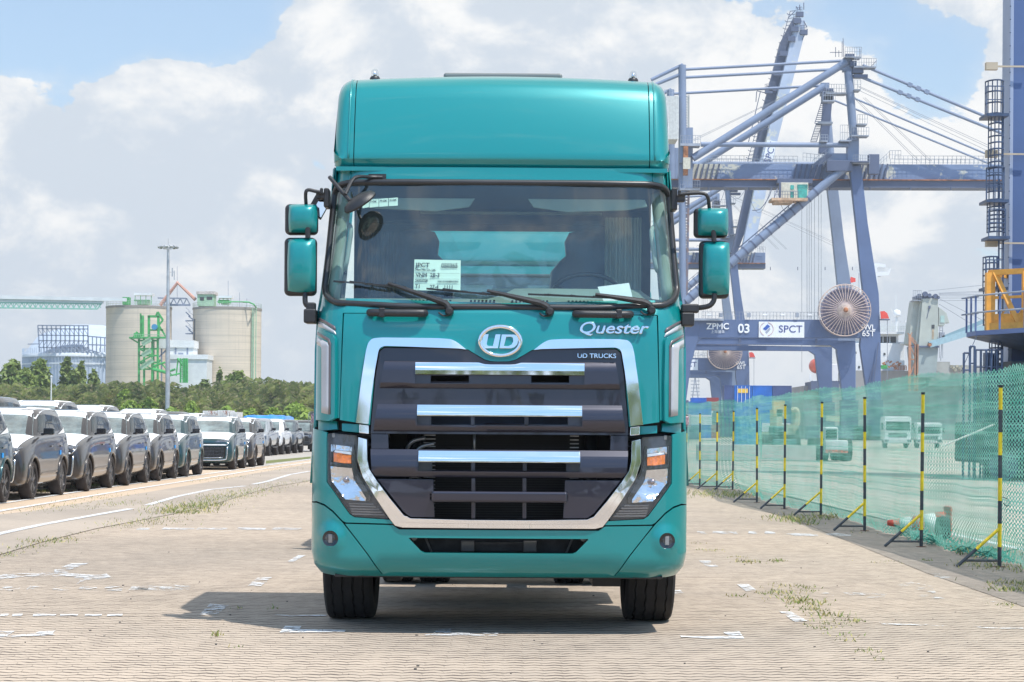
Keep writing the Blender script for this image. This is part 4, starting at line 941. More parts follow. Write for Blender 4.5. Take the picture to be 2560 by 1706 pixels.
PAVE = paving_mat('block_paving', (.485, .395, .31), (.30, .255, .21), (.045, .035, .032))
def rough_mat(name, a, b, c3, s1=.25, zig=0.):
    m = bpy.data.materials.new(name); m.use_nodes = True; t = NT(m.node_tree); ob = t.n('ShaderNodeTexCoord').outputs['Object']
    c = t.mix(t.mr(t.noise(ob, s1, 7, .65, .5), .35, .68), a, b); c = t.mix(t.m('MULTIPLY', t.mr(t.noise(ob, 14, 6, .7), .45, .7), .45), c, c3)
    c = t.mix(t.m('MULTIPLY', t.mr(t.noise(ob, 180, 2, .6), .4, .7), .25), c, c3)
    p = t.n('ShaderNodeBsdfPrincipled', i={'Base Color': c, 'Roughness': .9, 'Specular IOR Level': .2})
    bb = t.n('ShaderNodeBump', i={'Strength': .5, 'Distance': .02}); t.link(t.noise(ob, 30, 6, .7), bb.inputs['Height']); t.link(bb.outputs[0], p.inputs['Normal'])
    o = t.n('ShaderNodeOutputMaterial'); t.link(p.outputs[0], o.inputs[0]); return m
CONC = rough_mat('worn_concrete', (.43, .36, .295), (.33, .28, .235), (.24, .21, .175))
BEIGE = rough_mat('beige_concrete', (.56, .43, .31), (.48, .38, .29), (.33, .26, .2))
GRAVEL = rough_mat('gravel', (.46, .42, .37), (.33, .30, .27), (.2, .2, .18), 1.2)
YARD = rough_mat('quay_apron', (.50, .44, .37), (.38, .34, .29), (.28, .26, .23))
SOIL = rough_mat('grassy_ground', (.13, .17, .05), (.22, .19, .09), (.07, .10, .03), .8)
LANDM = rough_mat('open_land', (.16, .18, .08), (.24, .2, .13), (.08, .1, .05), .05)
EDGE = paving_mat('dark_edge_paving', (.31, .265, .225), (.22, .19, .165), (.06, .05, .045))
def sheet(name, pts, z, m, kind='structure', sub=0):
    b = MB(); b.add([(p[0], p[1], z) for p in pts], [tuple(range(len(pts)))]); o = b.build(name, m, None)
    if o.data.polygons[0].normal.z < 0: o.data.flip_normals()
    return tag(o, kind=kind)
sheet('ground', [(-9000, -400), (9000, -400), (9000, 12000), (-9000, 12000)], -.02, LANDM)
sheet('paving', [(-11.5, -60), (5.6, -60), (5.6, 200), (-9.6, 200)], 0, PAVE)
sheet('quay_apron', [(5.6, -60), (400, -60), (400, 420), (5.6, 420)], -.006, YARD)
sheet('dark_paving', [(4.05, 8), (5.9, 8), (5.9, 190), (4.7, 190), (4.35, 30), (4.05, 20)], .004, EDGE)
# ground strips on the left, laid out from surveyed points
def gp(z_, x, y): p = G(*z_(x, y)); return (p.x, p.y)
def gline(pts): return [gp(*p) for p in pts]
l_edge = [(-6.9, 10), gp(zS, 230, 880), gp(zS, 900, 770), gp(zS, 1450, 680), gp(zS, 1800, 615), gp(zS, 2280, 530)]
xl0 = [p[0] for p in l_edge]
far = (l_edge[-1][0] + (l_edge[-1][0] - l_edge[1][0]) * .9, 210)
sheet('concrete_road', [(-60, -20), (-9.2, -20), (-9.0, 14)] + [(-7.0, 22)] + l_edge[1:] + [far, (-60, 210)], .004, BEIGE)
# grey concrete lane between the beige strip and the block paving
a = [gp(zS, 0, 905), gp(zS, 230, 880), gp(zS, 900, 770), gp(zS, 1450, 680), gp(zS, 1800, 615), gp(zS, 2280, 530)]
bq = [gp(zS, 2280, 655), gp(zS, 2000, 700), gp(zS, 1500, 850), gp(zS, 1250, 905), gp(zS, 700, 1010), gp(zS, 300, 1110), gp(zS, 0, 1200)]
sheet('concrete_lane', [(a[0][0] + .5, 14)] + a + [(a[-1][0] + 1.2, 205), (bq[0][0] + 1.2, 205)] + bq + [(bq[-1][0] + .4, 14)], .008, CONC)
sheet('gravel', [gp(zS, 1955, 545), gp(zS, 2285, 500), (-3.6, 200), (-60, 200), (-60, 78), (-11.2, 76)], .009, GRAVEL)
sheet('verge', [gp(zS, 1955, 530), gp(zS, 2285, 492), gp(zS, 2285, 478), gp(zS, 1955, 508)], .013, SOIL)
WLINE = worn_paint('white_line_paint', .08); WWORN = worn_paint('worn_white_paint', .33, (.66, .67, .68)); WWORN2 = worn_paint('very_worn_paint', .47, (.62, .63, .63))
def line(name, pts, w_, z, m):
    P = [Vector((*p, 0)) for p in pts]; L, Rr = [], []
    for i, p in enumerate(P):
        d = (P[min(i + 1, len(P) - 1)] - P[max(0, i - 1)]).normalized(); n = Vector((-d.y, d.x, 0)) * w_ / 2; L.append(p + n); Rr.append(p - n)
    b = MB(); b.add([(p.x, p.y, z) for p in L + Rr], [(i, i + 1, i + 1 + len(P), i + len(P)) for i in range(len(P) - 1)]); o = b.build(name, m, None)
    if o.data.polygons[0].normal.z < 0: o.data.flip_normals()
    return tag(o, kind='structure')
line('lane_marking', [gp(zS, *p) for p in [(-120, 905), (0, 882), (400, 815), (900, 732), (1500, 640), (1900, 575), (2280, 520), (2290, 517)]], .13, .016, WLINE)
line('lane_marking', [gp(zS, *p) for p in [(-60, 830), (50, 820), (400, 765), (900, 690), (1500, 610), (1950, 545), (2285, 498)]], .12, .016, WLINE)
line('lane_marking', [gp(zS, *p) for p in [(-60, 1064), (0, 1050), (300, 985), (600, 930), (960, 866)]], .14, .016, WLINE)
line('lane_marking', [gp(zS, *p) for p in [(1085, 838), (1300, 775), (1550, 722), (1800, 697)]], .13, .016, WLINE)
line('lane_marking', [gp(zS, *p) for p in [(1860, 684), (1960, 664), (2130, 612), (2280, 586)]], .13, .016, WLINE)
# painted marks: outlines surveyed on the ground
def mark(z_, pts, m=WWORN, z=.006):
    sheet('ground_marking', [gp(z_, *p) for p in pts], z, m)
for q in ([(1318, 268), (1350, 268), (1405, 238), (1372, 238)], [(1138, 380), (1200, 380), (1250, 340), (1185, 340)], [(915, 514), (1000, 510), (1052, 468), (965, 462)]): mark(z3, q, WWORN)
mark(z3, [(1285, 594), (1310, 565), (1385, 566), (1375, 580), (1588, 584), (1584, 592), (1380, 594)], WLINE)
mark(z3, [(1950, 604), (1990, 600), (2010, 582), (2075, 578), (2070, 596), (2290, 598), (2285, 610), (1955, 609)], WWORN)
mark(z3, [(0, 588), (70, 588), (30, 612), (150, 600), (190, 588), (255, 586), (240, 600), (262, 606), (120, 612), (0, 622)], WWORN)
for q in ([(0, 328), (90, 322), (250, 318), (250, 305), (330, 276), (410, 274), (300, 312), (330, 322), (440, 330), (490, 324), (520, 346), (400, 352), (350, 372), (370, 355), (330, 335), (120, 336), (0, 350)],): mark(z3, q, WWORN)
for x0 in range(0, 600, 118): mark(z3, [(x0, 398), (x0 + 20, 380), (x0 + 95, 384), (x0 + 86, 404)], WWORN2)
mark(z3, [(620, 398), (650, 380), (760, 374), (880, 378), (870, 396), (760, 402), (700, 400), (640, 404)], WWORN2)
for x0, x1 in ((0, 40), (55, 105), (150, 260), (275, 360), (388, 470), (492, 565)): mark(z3, [(x0, 519), (x0 + 4, 510), (x1, 509), (x1 - 4, 517)], WLINE)
for x0, x1 in ((625, 690), (742, 895), (900, 1050), (1085, 1225), (1248, 1390)): mark(z3, [(x0, 120), (x0 + 12, 110), (x1, 113), (x1 - 8, 121)], WWORN)
for x0, x1 in ((848, 895), (920, 1040), (1085, 1130), (1160, 1215), (1255, 1410), (1430, 1565)): mark(z4, [(x0, 137), (x0 + 4, 127), (x1 - 10, 130), (x1, 141)] if x0 < 1200 else [(x0, 140), (x0 + 60, 136), (x1 - 10, 142), (x1, 150), (x0 + 50, 148)], WWORN)
for q in ([(858, 263), (910, 263), (948, 290), (898, 292)], [(1030, 370), (1085, 370), (1128, 403), (1075, 404)], [(1226, 496), (1282, 498), (1360, 542), (1300, 546)], [(732, 402), (772, 398), (792, 414), (735, 418)],
          [(1405, 410), (1445, 408), (1490, 430), (1452, 434)], [(1510, 408), (1580, 412), (1725, 415), (1705, 436), (1640, 436), (1560, 424)], [(1765, 378), (1830, 360), (1930, 382), (1950, 414), (1880, 400)],
          [(1800, 420), (1900, 420), (2025, 442), (1980, 446), (1900, 430)], [(2110, 430), (2190, 432), (2235, 456), (2180, 454)], [(1890, 320), (1960, 322), (2060, 352), (1980, 348)]): mark(z4, q, WWORN2 if q[0][0] > 1400 else WWORN)
mark(z4, [(772, 610), (850, 614), (1000, 612), (968, 592), (1045, 590), (1068, 622), (900, 622), (780, 616)], WLINE)
mark(z4, [(795, 530), (880, 534), (970, 538), (960, 542), (850, 539)], WWORN2); mark(z4, [(1685, 548), (1780, 554), (1990, 560), (1980, 566), (1800, 562), (1700, 556)], WWORN); mark(z4, [(2115, 567), (2350, 573), (2350, 580), (2140, 573)], WWORN)
mark(z3, [(1260, 512), (1330, 516), (1500, 513), (1500, 518), (1330, 520)], WLINE)
# marks behind the fence
line('lane_marking', [gp(zU, *p) for p in [(640, 915), (900, 975), (1270, 1065), (1750, 1165), (2353, 1300)]], .12, .004, WLINE)
# ---- grass
GRASS = mat('grass_blades', (.16, .21, .05), .8, var=.5, vs=1.5)
DRYG = mat('dry_grass', (.42, .36, .14), .85, var=.35, vs=2)
def blades(name, spots, label=None, m=None):      # spots: (x, y, z, spread_x, spread_y, n, height)
    vs, fs, mi = [], [], []
    for (x, y, z, sx, sy, n, h) in spots:
        for _ in range(n):
            a = random.uniform(0, 6.283); px, py = x + random.gauss(0, sx), y + random.gauss(0, sy); hh = h * random.uniform(.35, 1.1); ln = hh * random.uniform(.2, 1.1)
            w_ = random.uniform(.003, .007) * (1 + h * 4); k = len(vs); ca, sa = math.cos(a), math.sin(a); th = random.uniform(0, 6.283)
            vs += [(px - math.cos(th) * w_, py - math.sin(th) * w_, z), (px + math.cos(th) * w_, py + math.sin(th) * w_, z), (px + ca * ln * .5, py + sa * ln * .5, z + hh * .7), (px + ca * ln, py + sa * ln, z + hh)]
            fs += [(k, k + 1, k + 2), (k + 1, k + 3, k + 2)]; q = 1 if random.random() < .42 else 0; mi += [q, q]
    b = MB(); b.v, b.f, b.mi = vs, fs, mi
    return tag(link_mesh(name, b.mesh(name, False), [GRASS, DRYG]), label, kind='stuff')
sp = []
for (x, y, n, h, sx) in [(110, 205, 140, .05, .16), (200, 180, 200, .07, .22), (240, 172, 160, .08, .2), (40, 232, 120, .05, .16), (0, 246, 80, .05, .1), (300, 165, 60, .05, .15), (760, 68, 90, .06, .2), (800, 44, 500, .10, .35), (860, 26, 600, .12, .4), (920, 12, 400, .12, .35), (580, 92, 160, .05, .35), (520, 108, 120, .04, .35), (640, 100, 120, .05, .3), (700, 84, 200, .07, .35), (880, 40, 300, .09, .3), (385, 138, 60, .04, .15), (990, 612, 45, .07, .03), (1095, 666, 12, .05, .04), (1090, 485, 16, .04, .04), (1265, 488, 20, .05, .06)]:
    p = gp(z3, x, y); sp.append((p[0], p[1], .008, sx * .8, sx * 1.3, int(n * .42), h * .62))
for (x, y, n, h, sx) in [(1600, 790, 500, .12, .5), (1700, 770, 400, .12, .5), (1850, 735, 400, .12, .5), (1540, 822, 200, .1, .35), (850, 830, 250, .1, .45), (720, 858, 60, .06, .3), (2080, 690, 220, .1, .6), (2250, 655, 150, .1, .6), (300, 858, 220, .07, .4), (400, 848, 160, .07, .3), (700, 785, 160, .08, .45), (850, 770, 120, .07, .4), (1700, 630, 160, .1, .5), (1500, 655, 120, .08, .4), (2050, 570, 200, .1, .8), (2200, 545, 120, .1, .8), (330, 742, 300, .15, .3), (720, 690, 160, .15, .2), (700, 698, 160, .12, .4), (1000, 660, 80, .12, .3)]:
    p = gp(zS, x, y); sp.append((p[0], p[1], .01, sx * .6, sx * 3, int(n * .55), h * .42))
for (x, y, n, h, sx) in [(910, 216, 90, .05, .09), (1080, 270, 170, .06, .1), (1030, 246, 60, .04, .08), (1220, 266, 130, .07, .06), (1290, 385, 160, .06, .12), (1255, 412, 140, .07, .12), (1170, 416, 60, .06, .06), (1310, 440, 160, .07, .12), (1350, 460, 220, .08, .11), (1385, 490, 120, .07, .1), (1440, 515, 110, .09, .08), (1500, 552, 100, .06, .12), (1575, 545, 60, .07, .05), (1420, 572, 60, .05, .06), (1530, 610, 50, .05, .08), (1550, 634, 40, .05, .05), (1630, 682, 60, .05, .06), (1035, 430, 40, .06, .05), (1700, 270, 60, .04, .12), (1906, 262, 60, .06, .05), (2310, 370, 260, .10, .15), (2275, 468, 90, .05, .08), (2340, 400, 220, .1, .12), (2250, 400, 80, .08, .08), (1205, 370, 20, .05, .03), (1690, 720, 20, .05, .05), (1355, 404, 40, .06, .05), (850, 183, 40, .04, .08)]:
    p = gp(z4, x, y); sp.append((p[0], p[1], .005, sx * .9, sx * 1.3, int(n * .42), h * .5))
for (x, y, n, h, sx) in [(190, 925, 500, .2, .7), (300, 925, 500, .22, .6), (370, 935, 260, .2, .4), (140, 935, 160, .1, .5), (740, 1090, 320, .17, .3), (800, 1110, 420, .18, .25), (1010, 1080, 300, .18, .3), (930, 1085, 200, .12, .3), (890, 1130, 100, .1, .15), (440, 1090, 30, .05, .2), (460, 1385, 1, .05, .1), (2050, 1330, 480, .2, .25), (2100, 1410, 200, .1, .25), (1990, 1412, 160, .08, .15), (2300, 1440, 260, .12, .2), (1240, 1180, 60, .08, .2)]:
    p = gp(zU, x, y); sp.append((p[0], p[1], .005, sx * .6, sx * 1.8, int(n * .28), h * .5))
blades('grass', sp)
# loose grit on the paving
b = MB()
for _ in range(90):
    u, v = random.uniform(0, 2353), random.uniform(1180, 1566); p = G(u, v); r = random.uniform(.003, .008)
    b.box((p.x, p.y, r * .6), (r * 2, r * 1.6, r), Matrix.Rotation(random.uniform(0, 3), 3, 'Z'))
tag(b.build('grit', mat('grit_grey', (.11, .10, .09), .9), None), kind='stuff')
# ------------------------------------------------------------------ fence posts and net
YEL = mat('yellow_paint', (.78, .55, .01), .45, coat=.3, var=.12, vs=20, wear=((.12, .10, .03), .28, 14))
DKG = mat('dark_grey_paint', (.045, .052, .062), .5, var=.3, vs=15, wear=((.16, .16, .16), .3, 18))
posts_px = [((2185, 1420), 172), ((1650, 1282), 222), ((1263, 1172), 254), ((963, 1068), 287), ((714, 1022), 305), ((526, 978), 328), ((360, 890), 348), ((252, 886), 355), ((135, 868), 366), ((40, 862), 375)]
cnt = ['nearest striped fence post, tallest in the picture with a wire loop on it', 'second striped fence post from the right, beside the fallen red cone', 'third striped fence post from the right edge of the yard', 'fourth striped fence post from the right, grass growing at its foot',
       'fifth striped fence post counting from the right', 'sixth striped fence post counting from the right', 'seventh striped post from the right, weeds round its foot', 'eighth striped fence post counting from the right', 'ninth striped fence post from the right, next but one to the truck', 'farthest striped fence post, beside the right flank of the teal truck']
fence_xy = []
SEGS = [0, .112, .24, .365, .49, .615, .74, .865, .985, 1.0]
def make_post(i, loc, H):
    t = thing('fence_post', cnt[i], 'post', loc, 'striped posts holding the net fence'); x, y, _ = loc
    lean = .012 * math.sin(i * 2.3); r = .021
    b = MB()
    for k in range(9):
        m = 1 if k % 2 else 0
        if k == 8: m = 2
        b.tube([(x + lean * SEGS[k], y, H * SEGS[k]), (x + lean * SEGS[k + 1], y, H * SEGS[k + 1])], r if k < 8 else r * 1.12, 12, k in (0, 8), m)
    b.build('pole', [DKG, YEL, BLK], t, smooth=40)
    b = MB(); p0 = Vector((x, y, H * .215)); p1 = Vector((x - .44 * (1 + .05 * math.sin(i * 3)), y - .03, .01)); mid = p0.lerp(p1, .55)
    b.tube([p0, mid], .017, 10, True, 1); b.tube([mid, p1], .018, 10, True, 0); b.build('brace', [DKG, YEL], t, smooth=40)
    b = MB(); b.tube([(x, y, .07), (x - .37, y - .025, .07)], .013, 8); b.build('foot_bar', DKG, t, smooth=40)
    b = MB(); b.box((x, y, .006), (.11, .09, .008)); b.build('foot_plate', mat('rusty_plate', (.16, .07, .04), .8, .3), t)
for i, ((x, y), yt) in enumerate(posts_px):
    p = G(*zU(x, y)); ut, vt = zU(x, yt); top = W(ut, vt, p.y); fence_xy.append((p.x, p.y)); make_post(i, (p.x, p.y, 0), top.z)
b = MB(); p0 = fence_xy[0]; b.tube([(p0[0] + .02, p0[1] - .02, .72), (p0[0] + .07, p0[1] - .02, .70), (p0[0] + .09, p0[1] - .02, .66), (p0[0] + .07, p0[1] - .02, .62), (p0[0] + .03, p0[1] - .02, .66)], .004, 6, smooth=3)
tag(b.build('wire_loop', DKG, None, (p0[0], p0[1], .66)), 'small dark wire loop hooked on the nearest striped post', 'wire')
m = bpy.data.materials.new('green_netting'); m.use_nodes = True; t = NT(m.node_tree)
ob = t.n('ShaderNodeTexCoord').outputs['Object']
nz = t.n('ShaderNodeTexNoise', i={'Scale': .9, 'Detail': 4}); t.link(ob, nz.inputs['Vector'])
ws_ = t.n('ShaderNodeVectorMath', operation='MULTIPLY_ADD'); t.link(nz.outputs['Color'], ws_.inputs[0]); ws_.inputs[1].default_value = (0, .15, .07); t.link(ob, ws_.inputs[2])
s = t.n('ShaderNodeSeparateXYZ'); t.link(ws_.outputs[0], s.inputs[0]); y_, z_ = s.outputs[1], s.outputs[2]
arc = t.m('SINE', t.m('MULTIPLY', y_, 2 * math.pi / .10))
zz = t.m('DIVIDE', t.m('ADD', z_, t.m('MULTIPLY', arc, .015)), .046); row = t.m('FLOOR', zz); fz = t.m('ABSOLUTE', t.m('SUBTRACT', t.m('FRACT', zz), .5))
rw = t.n('ShaderNodeTexWhiteNoise', noise_dimensions='1D'); t.link(row, rw.inputs['W']); thick = t.m('ADD', t.m('ADD', .21, t.m('MULTIPLY', rw.outputs[0], .16)), t.m('MULTIPLY', arc, .07)); strand = t.m('LESS_THAN', fz, thick)
yk = t.m('DIVIDE', t.m('ADD', y_, t.m('MULTIPLY', t.m('MODULO', row, 2), .05)), .10); fk = t.m('ABSOLUTE', t.m('SUBTRACT', t.m('FRACT', yk), .5)); stk = t.noise(t.n('ShaderNodeMapping', i={'Vector': ob, 'Scale': (1, .5, 13)}).outputs[0], 1.0, 3, .7); thick = t.m('ADD', thick, t.m('MULTIPLY', t.m('SUBTRACT', stk, .5), .30)); strand = t.m('LESS_THAN', fz, thick); fold = t.m('SUBTRACT', t.noise(t.n('ShaderNodeMapping', i={'Vector': ob, 'Scale': (1, 2.2, .12)}).outputs[0], 1.0, 5, .7), .5); link_ = t.m('LESS_THAN', fk, t.m('ADD', .055, t.m('MULTIPLY', fold, .35)))
al = t.m('MAXIMUM', strand, link_)
thin_ = t.noise(ob, 1.3, 4, .6); 
c = t.mix(t.mr(thin_, .35, .7), (.09, .42, .31), (.22, .56, .45)); c = t.mix(t.mr(stk, .42, .62, 0, .5), c, (.32, .70, .57)); c = t.mix(t.m('MULTIPLY', t.mr(t.noise(ob, 40, 2, .5), .5, .7), .5), c, (.04, .30, .23))
df = t.n('ShaderNodeBsdfPrincipled', i={'Base Color': c, 'Roughness': .5}); trl = t.n('ShaderNodeBsdfTranslucent'); t.link(c, trl.inputs[0])
m1 = t.n('ShaderNodeMixShader', i={'Fac': .35}); t.link(df.outputs[0], m1.inputs[1]); t.link(trl.outputs[0], m1.inputs[2])
tr = t.n('ShaderNodeBsdfTransparent'); mx = t.n('ShaderNodeMixShader'); t.link(al, mx.inputs[0]); t.link(tr.outputs[0], mx.inputs[1]); t.link(m1.outputs[0], mx.inputs[2])
o = t.n('ShaderNodeOutputMaterial'); t.link(mx.outputs[0], o.inputs[0]); NET = m
P = [(fence_xy[0][0] + .10, 10.0)] + [(x, y) for x, y in fence_xy] + [(fence_xy[-1][0] - .05, fence_xy[-1][1] + 8)]
ys = [p[1] for p in P]; xs = [p[0] for p in P]
b = MB(); NY, NZ = 420, 16; vs = []
for i in range(NY + 1):
    y = 10 * (ys[-1] / 10) ** (i / NY); x0 = float(np.interp(y, ys, xs)) + .055
    near = min(abs(y - q[1]) for q in fence_xy); sag = min(near, .9)
    top = 2.06 + .03 * math.sin(y * .8) + .035 * mnoise.noise(Vector((0, y * 1.2, 0))) - .025 * sag + (.012 * (1 if i % 2 else -1) if y < 40 else 0)
    for j in range(NZ + 1):
        f = j / NZ; z = .015 + f * top
        bulge = .10 * sag * math.sin(f * math.pi) + .05 * mnoise.noise(Vector((3, y * .9, z * 1.6))) + (.16 * max(0, .16 - f) / .16 * (1 + mnoise.noise(Vector((y * 1.5, 0, 1)))))
        vs.append((x0 + bulge, y, z))
b.add(vs, [(i * (NZ + 1) + j, (i + 1) * (NZ + 1) + j, (i + 1) * (NZ + 1) + j + 1, i * (NZ + 1) + j + 1) for i in range(NY) for j in range(NZ)])
tag(b.build('net_fence', NET, None, smooth=True, fix=False), 'long green plastic net fence tied along the striped posts', 'fence')
b = MB()                                           # bunched netting lying at the foot
for k in range(60):
    y = random.uniform(21.5, 27); x0 = float(np.interp(y, ys, xs)) + .2; a = random.uniform(-.5, .5); L = random.uniform(.3, .9)
    b.tube([(x0 + random.uniform(-.12, .25), y - L / 2, .02), (x0 + random.uniform(-.1, .25), y, random.uniform(.03, .16)), (x0 + random.uniform(-.1, .25), y + L / 2, .02)], .006, 4, smooth=3)
tag(b.build('netting_heap', mat('dark_green_net', (.02, .22, .17), .6), None, (5.3, 24, 0)), 'bunched dark green netting lying along the foot of the fence', 'netting')
# fallen cone and tyre behind the net
pc = G(*zU(1640, 1215)); RED = mat('cone_red', (.62, .10, .06), .55, var=.2); WHT = mat('cone_white', (.75, .75, .74), .5)
t = thing('traffic_cone', 'fallen red and white traffic cone lying behind the green net', 'cone', (pc.x, pc.y + .4, 0))
b = MB(); Lc = .78
def conepart(t0, t1, mi): b.lathe([(.035 + .13 * t0, Lc * t0), (.035 + .13 * t1, Lc * t1)], (pc.x - .35, pc.y + .4, .17), 'x', 20, mi)
for k, mi in ((0, 0), (1, 1), (2, 0), (3, 1), (4, 0)): conepart(k / 5, (k + 1) / 5, mi)
b.build('cone', [RED, WHT], t, smooth=True)
b = MB(); b.box((pc.x + .45, pc.y + .4, .20), (.035, .4, .4)); b.build('base', RED, t, bev=.02)
b = MB(); b.lathe([(.10, -.06), (.17, -.07), (.19, 0), (.17, .07), (.10, .06), (.10, -.06)], (pc.x + .28, pc.y - .1, .10), 'x', 24)
tag(b.build('old_tyre', TYRE, None, (pc.x + .28, pc.y - .1, 0), smooth=True), 'old black tyre standing at the foot of the net beside the cone', 'tyre')

# ------------------------------------------------------------------ cars
from mathutils.bvhtree import BVHTree
def cpaint(name, col, metal=.6): return paint(name, col, metal, .30)
CP = {'bronze': cpaint('bronze_grey_paint', (.040, .034, .032), .45), 'teal': cpaint('dark_teal_paint', (.018, .060, .068)), 'silver': cpaint('silver_paint', (.40, .42, .44)),
      'white': cpaint('white_car_paint', (.70, .71, .72), .0), 'dark': cpaint('dark_car_paint', (.03, .032, .036)), 'navy': cpaint('grey_blue_paint', (.10, .12, .14))}
FILM = mat('white_protective_film', (.80, .81, .82), .55, var=.03, vs=4, bump=.15, bs=5)
CGL = mat('car_glass', (.020, .028, .030), .05, coat=0., var=.5, vs=3, spec=.5)
CWS = mat('car_windscreen', (.15, .19, .185), .05, coat=1., var=.5, vs=2.2, spec=1.)
CTY = mat('car_tyre', (.035, .028, .026), .8, var=.3, vs=8); CRIM = mat('car_rim', (.12, .12, .13), .3, .8); 
CLT = mat('car_lamp', (.10, .11, .13), .12, .3, coat=1., var=.7, vs=30)
CHR = mat('satin_chrome', (.70, .71, .72), .22, .9)
BLUE = mat('blue_sticker', (.01, .30, .75), .5)
LINER = mat('arch_liner', (.012, .012, .012), .9)
def loft_closed(rings):
    bm = bmesh.new(); R_ = []
    for y, pts in rings:
        full = [(x, z) for x, z in pts] + [(-x, z) for x, z in pts[::-1][1:-1]]
        R_.append([bm.verts.new((x, y, z)) for x, z in full])
    n = len(R_[0])
    for a, b_ in zip(R_[:-1], R_[1:]):
        for k in range(n): bm.faces.new((a[k], a[(k + 1) % n], b_[(k + 1) % n], b_[k]))
    h = (n + 2) // 2
    for r_, fl in ((R_[0], 0), (R_[-1], 1)):       # caps of quads
        for k in range(h - 1):
            a, b1, c, d = r_[k], r_[k + 1], r_[(n - k - 1) % n], r_[(n - k) % n]
            q = [a, b1, c, d] if len({a, b1, c, d}) == 4 else [v for i, v in enumerate([a, b1, c, d]) if v not in [a, b1, c, d][:i]]
            if len(q) >= 3:
                try: bm.faces.new(q)
                except ValueError: pass
    bmesh.ops.recalc_face_normals(bm, faces=bm.faces); return bm
def eval_mesh(o):
    dg = bpy.context.evaluated_depsgraph_get(); dg.update(); return bpy.data.meshes.new_from_object(o.evaluated_get(dg))
def car_proto(kind):
    suv = kind == 'suv'; pk = kind == 'pickup'
    if suv:
        nm, cat, L = 'parked_suv', 'suv', 4.42
        st = [(0.0, .30, .70, .80, .54, .84, .82, .78, .87, .66), (.05, .24, .76, .88, .54, .905, .87, .87, .96, .74), (.30, .20, .78, .91, .56, .93, .96, .91, 1.05, .80), (.80, .20, .80, .92, .60, .94, 1.03, .92, 1.14, .84), (1.25, .21, .80, .91, .62, .93, 1.09, .91, 1.22, .85),
              (2.2, .21, .80, .91, .62, .93, 1.13, .91, 1.24, .85), (3.3, .22, .80, .92, .62, .945, 1.19, .915, 1.28, .84), (4.05, .28, .76, .88, .64, .91, 1.22, .87, 1.31, .78), (4.34, .38, .66, .80, .68, .84, 1.20, .80, 1.27, .72), (4.42, .46, .55, .70, .70, .74, 1.12, .70, 1.20, .62)]
        axles, wr, wx_ = (.80, 3.36), .365, .80
        cab = [(1.12, 1.12, 4.34, .87), (1.26, 1.30, 4.30, .85), (1.45, 1.62, 4.22, .80), (1.61, 1.92, 4.14, .745), (1.70, 2.12, 4.02, .69), (1.735, 2.35, 3.8, .55)]
    else:
        nm, cat, L = 'parked_pickup', 'pickup', 5.2
        st = [(0.0, .50, .70, .80, .66, .86, .98, .84, 1.06, .70), (.08, .42, .78, .88, .66, .92, 1.02, .90, 1.12, .76), (.5, .40, .82, .93, .68, .95, 1.08, .92, 1.18, .80), (1.3, .40, .82, .93, .70, .95, 1.12, .92, 1.22, .84), (3.2, .42, .82, .93, .70, .95, 1.15, .93, 1.22, .86),
              (3.5, .44, .82, .93, .72, .95, 1.15, .93, 1.24, .86), (5.1, .50, .82, .93, .72, .95, 1.15, .93, 1.24, .86), (5.2, .54, .80, .90, .74, .92, 1.12, .90, 1.20, .84)]
        axles, wr, wx_ = (.95, 4.1), .40, .82
        cab = [(1.12, 1.25, 3.6, .90), (1.30, 1.45, 3.55, .88), (1.55, 1.80, 3.45, .82), (1.75, 2.05, 3.35, .76), (1.82, 2.25, 3.2, .68), (1.85, 2.5, 3.0, .5)]
    t = thing(nm, 'x', cat)
    rings = [(y, [(0, zb), (wb, zb), (ws2, zb + .12), (wm, z3), (wsh, zsh), (wd, zd), (wd * .45, zd + .02), (0, zd + .025)]) for y, zb, wb, ws2, z3, wm, zsh, wsh, zd, wd in st]
    bm = loft_closed(rings); me = bpy.data.meshes.new('body'); bm.to_mesh(me); bm.free()
    o = bpy.data.objects.new('tmp', me); COL.objects.link(o); md = o.modifiers.new('s', 'SUBSURF'); md.levels = 2; md.render_levels = 2
    cutters = []
    for ay in axles:
        b = MB(); b.tube([(-1.2, ay, wr - .01), (1.2, ay, wr - .01)], wr + .065, 28); c = link_mesh('cut', b.mesh('cut'), []); cutters.append(c)
        bo = o.modifiers.new('b', 'BOOLEAN'); bo.object = c; bo.operation = 'DIFFERENCE'; bo.solver = 'EXACT'
    me2 = eval_mesh(o)
    for c in cutters + [o]: bpy.data.objects.remove(c)
    me2.name = 'body'; bvh_bm = bmesh.new(); bvh_bm.from_mesh(me2); bvh = BVHTree.FromBMesh(bvh_bm); bvh_bm.free()
    me2.materials.clear(); body_ = link_mesh('body', me2, CP['bronze'], t); me2.shade_smooth(); me2.set_sharp_from_angle(angle=R(48))
    # cabin
    def cab_ring(z, yf, yr, w_):
        out = []
        for k in range(32):
            a = 2 * math.pi * k / 32; c, s_ = math.cos(a), math.sin(a)
            out.append((w_ * math.copysign(abs(c) ** .32, c), (yf + yr) / 2 + (yr - yf) / 2 * math.copysign(abs(s_) ** .42, s_), z))
        return out
    b = MB(); vs = [p for c in cab for p in cab_ring(*c)]; n = 32
    b.add(vs, [(i * n + k, i * n + (k + 1) % n, (i + 1) * n + (k + 1) % n, (i + 1) * n + k) for i in range(len(cab) - 1) for k in range(n)] + [tuple((len(cab) - 1) * n + k for k in range(n))])
    cb = b.build('cabin', CP['bronze'], t, smooth=True); cbm = bmesh.new(); cbm.from_mesh(cb.data); cbvh = BVHTree.FromBMesh(cbm); cbm.free()
